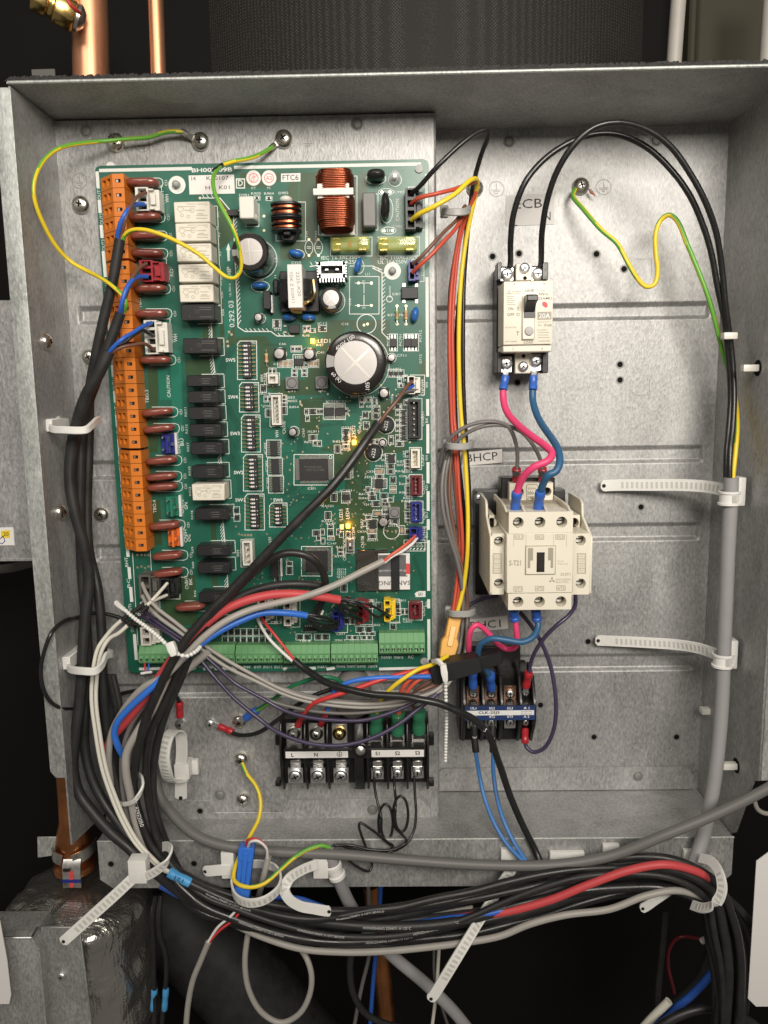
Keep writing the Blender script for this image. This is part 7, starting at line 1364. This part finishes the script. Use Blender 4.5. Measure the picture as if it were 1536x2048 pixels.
run('wire', 'thin grey wire behind the pale hanging one beside the long tie', 'wire', [(868,1890,26),(870,1960,22),(886,2020,18),(906,2080,14)], 7, 'w_grey')
run('blue_cable', 'blue cable rising out of the lower corner behind the black hose', 'cable', [(1300,2060,40),(1340,2026,42),(1386,1988,46),(1424,1946,50),(1448,1910,54),(1456,1878,56),(1450,1840,60)], 17, 'w_blue', n=12)
run('grey_cable', 'cut stub of cream grey cable in the lower corner', 'cable', [(1270,2075,46),(1300,2040,48),(1338,2002,50)], 18, 'w_white', n=12)
t, pth, rr = run('black_hose', 'black printed hose curving across the lower corner', 'cable', [(1290,2080,60),(1340,2040,60),(1400,2018,60),(1450,2020,60),(1500,2044,60),(1550,2090,60)], 21, 'black_sleeve', n=14)
run('wire', 'dark red wire loop in the shadow of the lower corner', 'wire', [(1412,1880,10),(1360,1874,8),(1340,1895,6),(1336,1930,4),(1345,1970,2),(1352,2000,0)], 8, 'maroon')
for k, (lab, pts, w) in enumerate((('thick black cable falling towards the white card below the end tie', [(1440,1790,66),(1480,1850,62),(1498,1920,58),(1490,2010,54),(1470,2090,50)], 20), ('black cable leaving under the white card at the edge', [(1430,1775,70),(1480,1820,70),(1530,1880,68),(1580,1950,66)], 17), ('thin black cable leaving at the edge below the end tie', [(1425,1770,60),(1470,1850,56),(1510,1900,54),(1570,1960,52)], 12), ('black cable in the shadow between the red loop and the blue cable', [(1425,1900,30),(1400,1960,28),(1350,2010,26),(1310,2080,24)], 26), ('thin dark cable hanging straight below the end tie', [(1330,1820,20),(1326,1880,16),(1318,1960,10),(1310,2070,4)], 14))):
    run('black_cable', lab, 'cable', pts, w, 'rubber', group='cables in the lower corner', n=12)
run('pipe_clip', 'pale curved plastic lip behind the right wall at the edge', 'clip', [(1508,1600,30),(1515,1618,30),(1528,1626,30),(1560,1628,30)], 10, 'w_lgrey')
# ---- ties and clips
TG = 'white ladder ties'
def ladder(label, pts, w, wd=None, rungs=None, head=None, tip=True, rw=.55, t=1.3):
    o = thing('ladder_tie', P(*pts[0]), label, 'cable tie', TG); path = crv(pp(pts), 8); k = w*mpp(pts[0][2])
    wds = []
    for i in range(len(path)):
        tg = (path[min(i+1, len(path)-1)]-path[max(i-1, 0)]).normalized()
        if wd is None: wds.append(tg.cross(Vector((0, 1, 0))).normalized())
        else: wds.append(Vector(wd))
    n = len(path); ws = [k]*n
    if tip:
        for i in range(min(6, n)): ws[i] = k*(.35+.65*math.sin(min(1, (i+.3)/5)*math.pi/2))
    b = MB(); b.ribbon(path, ws, t, wds); b.build('strap', 'nylon', o, .15)
    L = [0.]
    for i in range(1, n): L.append(L[-1]+(path[i]-path[i-1]).length)
    if rungs:
        s_ = L[-1]*rungs[0]
        while s_ < L[-1]*rungs[1]:
            i = max(j for j in range(n-1) if L[j] <= s_); f = (s_-L[i])/max(1e-6, L[i+1]-L[i]); c = path[i].lerp(path[i+1], f); tg = (path[i+1]-path[i]).normalized()
            b = MB(); b.ribbon([c-tg*.75, c+tg*.75], k*rw, t+.35, wds[i]); b.build('rung_recess', 'nylon_shade', o); s_ += 3.0  # recess of the strap as a darker box, its shade put into the colour
    if tip:
        i = 4; b = MB(); c = path[i]; tg = (path[i+1]-path[i-1]).normalized(); nn = tg.cross(wds[i].normalized()); r = k*.17
        b.lathe(c - nn*(t/2+.12), [(r, 0), (r, t+.24)], 14, 0, (tg, wds[i].normalized(), nn)); b.build('eyelet', 'hole_dark', o)
    if head:
        for h in head: b = MB(); x0, x1, z0, z1 = R(*h[:4], h[5]); b.box(x0, x1, z0, z1, h[4], h[5]); b.build('head', 'nylon', o, .7, seg=2)
    return o
ladder('upper long ladder tie held across the panel beside the upright grey cable', [(1201,972,6),(1214,971,6),(1240,970,8),(1300,970,14),(1360,970,22),(1410,973,32),(1448,980,44),(1475,988,50)], 23, rungs=(.16, .86), head=[(1474,955,1492,1012,46,56)])
ladder('lower long ladder tie held across the panel beside the upright grey cable', [(1190,1281,6),(1202,1281,6),(1230,1282,8),(1290,1285,14),(1350,1289,22),(1395,1296,34),(1432,1308,46),(1460,1318,50)], 22, rungs=(.16, .86), head=[(1455,1282,1476,1338,46,56)])
for (x, y, lab) in ((1458,996,'upper white tie band clasping the upright grey cable'),(1445,1320,'lower white tie band clasping the upright grey cable')):
    o = thing('tie_band', P(x, y, 58), lab, 'cable tie'); q = P(x, y, 54); r = 18.5*mpp(54)
    for f0, f1 in ((-4.2, -2.6), (2.6, 4.2)): b = MB(); b.lathe((q[0], 54, q[2]), [(r, f0), (r+.8, f0+.2), (r+.8, f1-.2), (r, f1)], 26, 0, 'z', False); b.build('rim', 'sheet_white', o)
    b = MB(); b.lathe((q[0], 54, q[2]), [(r, -2.6), (r, 2.6)], 26, 0, 'z', False); b.build('band', 'nylon', o)
    for k in range(4): a = 1.1+k*.16; b = MB(); c = Vector((q[0]+(r+.1)*math.cos(a), 54+(r+.1)*math.sin(a), q[2])); b.box(c.x-.3, c.x+.3, c.z-2.2, c.z+2.2, c.y-.3, c.y+.5); b.build('rung_recess', 'nylon_shade', o)  # band recesses, likewise shaded by a darker colour
ladder('long ladder tie slanting down from the ring round the cables, tip over the bracket', [(124,1885,104),(132,1878,104),(150,1862,103),(190,1826,101),(230,1790,99),(262,1760,97),(280,1744,95)], 24, rungs=(.2, .95), head=[(256,1722,292,1768,90,98)])
ladder('wide loop of ladder tie round the side cables above the slanting tail', [(268,1755,92),(286,1754,96),(312,1742,99),(334,1722,99),(342,1704,95),(336,1693,86),(322,1694,76)], 20, rungs=(.15, .75), tip=False, wd=(.35, .25, .9), t=1.2)
ladder('empty ladder tie loop mounted on the plate above the small hole', [(366,1560,44),(342,1562,54),(332,1540,62),(328,1510,64),(334,1478,62),(346,1462,54),(360,1466,46),(364,1500,44),(362,1530,44)], 26, rungs=(.1, .55), tip=False, wd=(1, .25, 0), head=[(348,1530,378,1560,34,46),(376,1521,396,1550,34,38)])
o = ladder('short tail of the empty tie loop with its eyelet', [(362,1598,36),(362,1592,36),(362,1580,36),(362,1560,36)], 26)
ladder('pale ring of tie strap round the side cables above the lower lip', [(228,1602,66),(250,1608,80),(272,1598,88),(285,1575,86),(284,1556,78),(276,1548,70)], 9, tip=False, wd=(.2, .3, .95), rungs=(.1, .8), rw=.4)
ladder('ladder tie loop round the blue connector with pointed tail', [(407,1742,74),(416,1742,75),(440,1740,76),(462,1740,76)], 24, head=[(442,1706,468,1758,68,76)])
ladder('big ladder tie ring round the blue connector below the lip', [(470,1745,76),(464,1770,86),(474,1796,98),(500,1806,104),(530,1800,104),(556,1780,98),(562,1756,88),(550,1736,78),(524,1728,72),(500,1728,70)], 22, tip=False, wd=(0, .25, .95), rungs=(.3, .58))
ladder('curled ladder tie with rounded tail lying over the bottom bundle', [(662,1822,100),(654,1822,100),(630,1818,100),(600,1812,99),(578,1798,96),(569,1778,92),(578,1758,88),(604,1740,82),(634,1728,77)], 24, rungs=(.55, .92), head=[(626,1713,656,1758,66,76)])
o = thing('tie_band', P(668,1738,78), 'white tie band clasping the thick grey cable below the lip', 'cable tie'); a0, a1 = Vector(P(663,1722,72)), Vector(P(677,1758,70)); ax = (a1-a0).normalized(); u = ax.cross(Vector((0,1,0))).normalized(); v = ax.cross(u); L_ = (a1-a0).length; r = 15.5*mpp(72)
b = MB(); b.lathe(a0, [(r, L_*.1), (r+1, L_*.15), (r+1, L_*.3), (r+.2, L_*.34), (r+.2, L_*.66), (r+1, L_*.7), (r+1, L_*.85), (r, L_*.9)], 24, 0, (u, v, ax), False); b.build('band', 'sheet_white', o)
ladder('long ladder tie hanging below the bundle, tip over the dark corner', [(858,2000,92),(866,1992,92),(884,1964,92),(912,1918,91),(940,1872,86),(968,1826,76),(996,1780,72),(1030,1728,72)], 24, rungs=(.18, .95))
ladder('white tie ring round the end of the bottom bundle', [(1400,1716,80),(1424,1724,90),(1440,1750,100),(1444,1780,104),(1432,1806,104),(1408,1816,98),(1384,1810,88)], 21, tip=False, wd=(.5, .3, .8), rungs=(.35, .9))
ladder('short pointed tie tail poking below the end of the bundle', [(1280,1818,70),(1290,1814,70),(1310,1800,70),(1340,1780,68)], 22)
for (x0, y0, x1, y1, lab) in ((1002,1700,1040,1722,'white tie mount on the lip under the pale blue wires'), (1206,1691,1240,1712,'white tie mount on the lip near the sagging grey cable'), (1100,1706,1170,1726,'rounded white clip base on the lip above the bundle'), (1368,1702,1412,1726,'white tie mount on the lip at the foot of the upright cable'), (140,1505,172,1550,'pale tie mount behind the black side cables')):
    b = MB(); d_ = 60 if y0 > 1600 else 36; b.box(*R(x0, y0, x1, y1, d_+4), d_, d_+4); o = b.build('tie_mount', 'nylon', None, 1.0, seg=2); tag(o, lab, 'tie mount')
def beads(label, pts, w, head, n=None):
    o = thing('bead_tie', P(*pts[0]), label, 'cable tie'); path = crv(pp(pts), 10); r = w*mpp(pts[0][2])/2
    b = MB(); b.tube(path, r*.42, 8); b.build('cord', 'nylon', o)
    s_ = 0.; nxt = 0.
    for p0, p1 in zip(path, path[1:]):
        L = (p1-p0).length
        while nxt <= s_+L: c = p0.lerp(p1, (nxt-s_)/max(1e-6, L)); b = MB(); b.ell(c, r, r, r, 0, 10, 6); b.build('bead', 'nylon', o, ang=80); nxt += r*2.15
        s_ += L
    a0, a1, ww = Vector(P(*head[0])), Vector(P(*head[1])), head[2]*mpp(90)
    b = MB(); b.ribbon([a0, a0.lerp(a1, .5), a1], [ww*.9, ww, ww*.7], 4, (a1-a0).cross(Vector((0,1,0)))); b.build('head', 'nylon', o, .8, seg=2)
    return o
beads('white bead tie gathered round the cables in front of the board corner', [(252,1222,70),(268,1236,76),(290,1252,84),(315,1272,94),(336,1292,102),(352,1306,104),(372,1312,104),(390,1304,98),(402,1292,88)], 9, ((340,1284,104),(350,1312,106),18))
b = MB(); b.ribbon(crv(pp([(230,1203,66),(240,1212,68),(250,1220,70)])), [.8]+[2.6]*5+[2.2]*6+[1.4], 1, (Vector(P(250,1220,70))-Vector(P(230,1203,66))).cross(Vector((0,1,0)))); o = b.build('bead_tie_tip', 'nylon'); tag(o, 'flat pale tip of the bead tie poking out beside the board', 'tie tip')
beads('white bead tie hanging straight down beside the terminal block', [(889,1345,78),(891,1362,76),(892,1400,72),(893,1440,68),(892,1480,62),(891,1522,56)], 8.5, ((886,1328,80),(891,1362,80),15))
b = MB(); b.ribbon(crv(pp([(866,1322,72),(876,1322,78),(886,1332,80)])), 2.2, 2, (0, .3, 1)); o = b.build('tie_strap', 'nylon'); tag(o, 'short nylon strap over the yellow wire beside the trunk', 'cable tie')
def clip(label, pts, w, m='nylon', wd=(0, 0, 1), t=2.0, foot=None):
    o = thing('cable_clip', P(*pts[0]), label, 'cable clip'); b = MB(); b.ribbon(crv(pp(pts), 5), w*mpp(pts[0][2]), t, wd); b.build('arm', m, o, .4)
    if foot: x0, x1, z0, z1 = R(*foot[:4], foot[5]); b = MB(); b.box(x0, x1, z0, z1, foot[4], foot[5]); b.build('foot', m, o, .5)
    return o
clip('upper white clip holding the black side cables to the side wall', [(118,838,58),(104,850,70),(104,858,80),(130,860,86),(170,860,86),(182,852,80),(192,842,70),(200,838,60)], 14, foot=(90,838,104,864,52,76))
clip('lower white clip holding the black side cables to the side wall', [(150,1308,56),(138,1326,70),(140,1338,84),(165,1342,92),(190,1342,92),(204,1330,86),(212,1312,78),(224,1308,66),(210,1302,56)], 15, foot=(124,1314,140,1340,50,80))
for (y, d, lab) in ((420,46,'upper grey clip holding the loom wires'),(889,46,'middle grey clip holding the loom wires'),(1224,50,'lower grey clip holding the loom wires')):
    x = 905 + (y-420)*.012; clip(lab, [(x-16,y,DP+1),(x-16,y+2,d),(x-6,y+4,d+5),(x+20,y+4,d+5),(x+32,y,d),(x+33,y-4,d-14)], 13, 'nylon_grey', t=1.8, foot=(x-24,y-10,x-8,y+14,DP,DP+4))
for (x, y, lab) in ((1458,672,'small white peg in the side wall beside the supply wires'),(1413,1421,'small white peg beside the upright grey cable')):
    b = MB(); q = P(x, y, 44 if y < 1000 else 12); b.box(q[0]-4, q[0]+4, q[2]-2, q[2]+2, q[1]-3, q[1]+3); o = b.build('wall_peg', 'white_plastic', None, .9, seg=2); tag(o, lab, 'peg')
for (x, y, lab) in ((1509,736,'white peg in its hole high on the side wall'),(1466,1531,'white peg in its hole low on the side wall')):
    o = thing('wall_peg', PX(x, y, WI-.2), lab, 'peg'); q = PX(x+6, y, WI-.2); b = MB(); b.box(WI-9, WI, q[2]-2, q[2]+2, q[1]-2.4, q[1]+2.4); b.build('pin', 'white_plastic', o, .8, seg=2); b = MB(); b.lathe((WI-.3, q[1], q[2]), [(4.6, 0), (4.6, .15)], 18, 0, 'x'); b.build('hole', 'void', o)
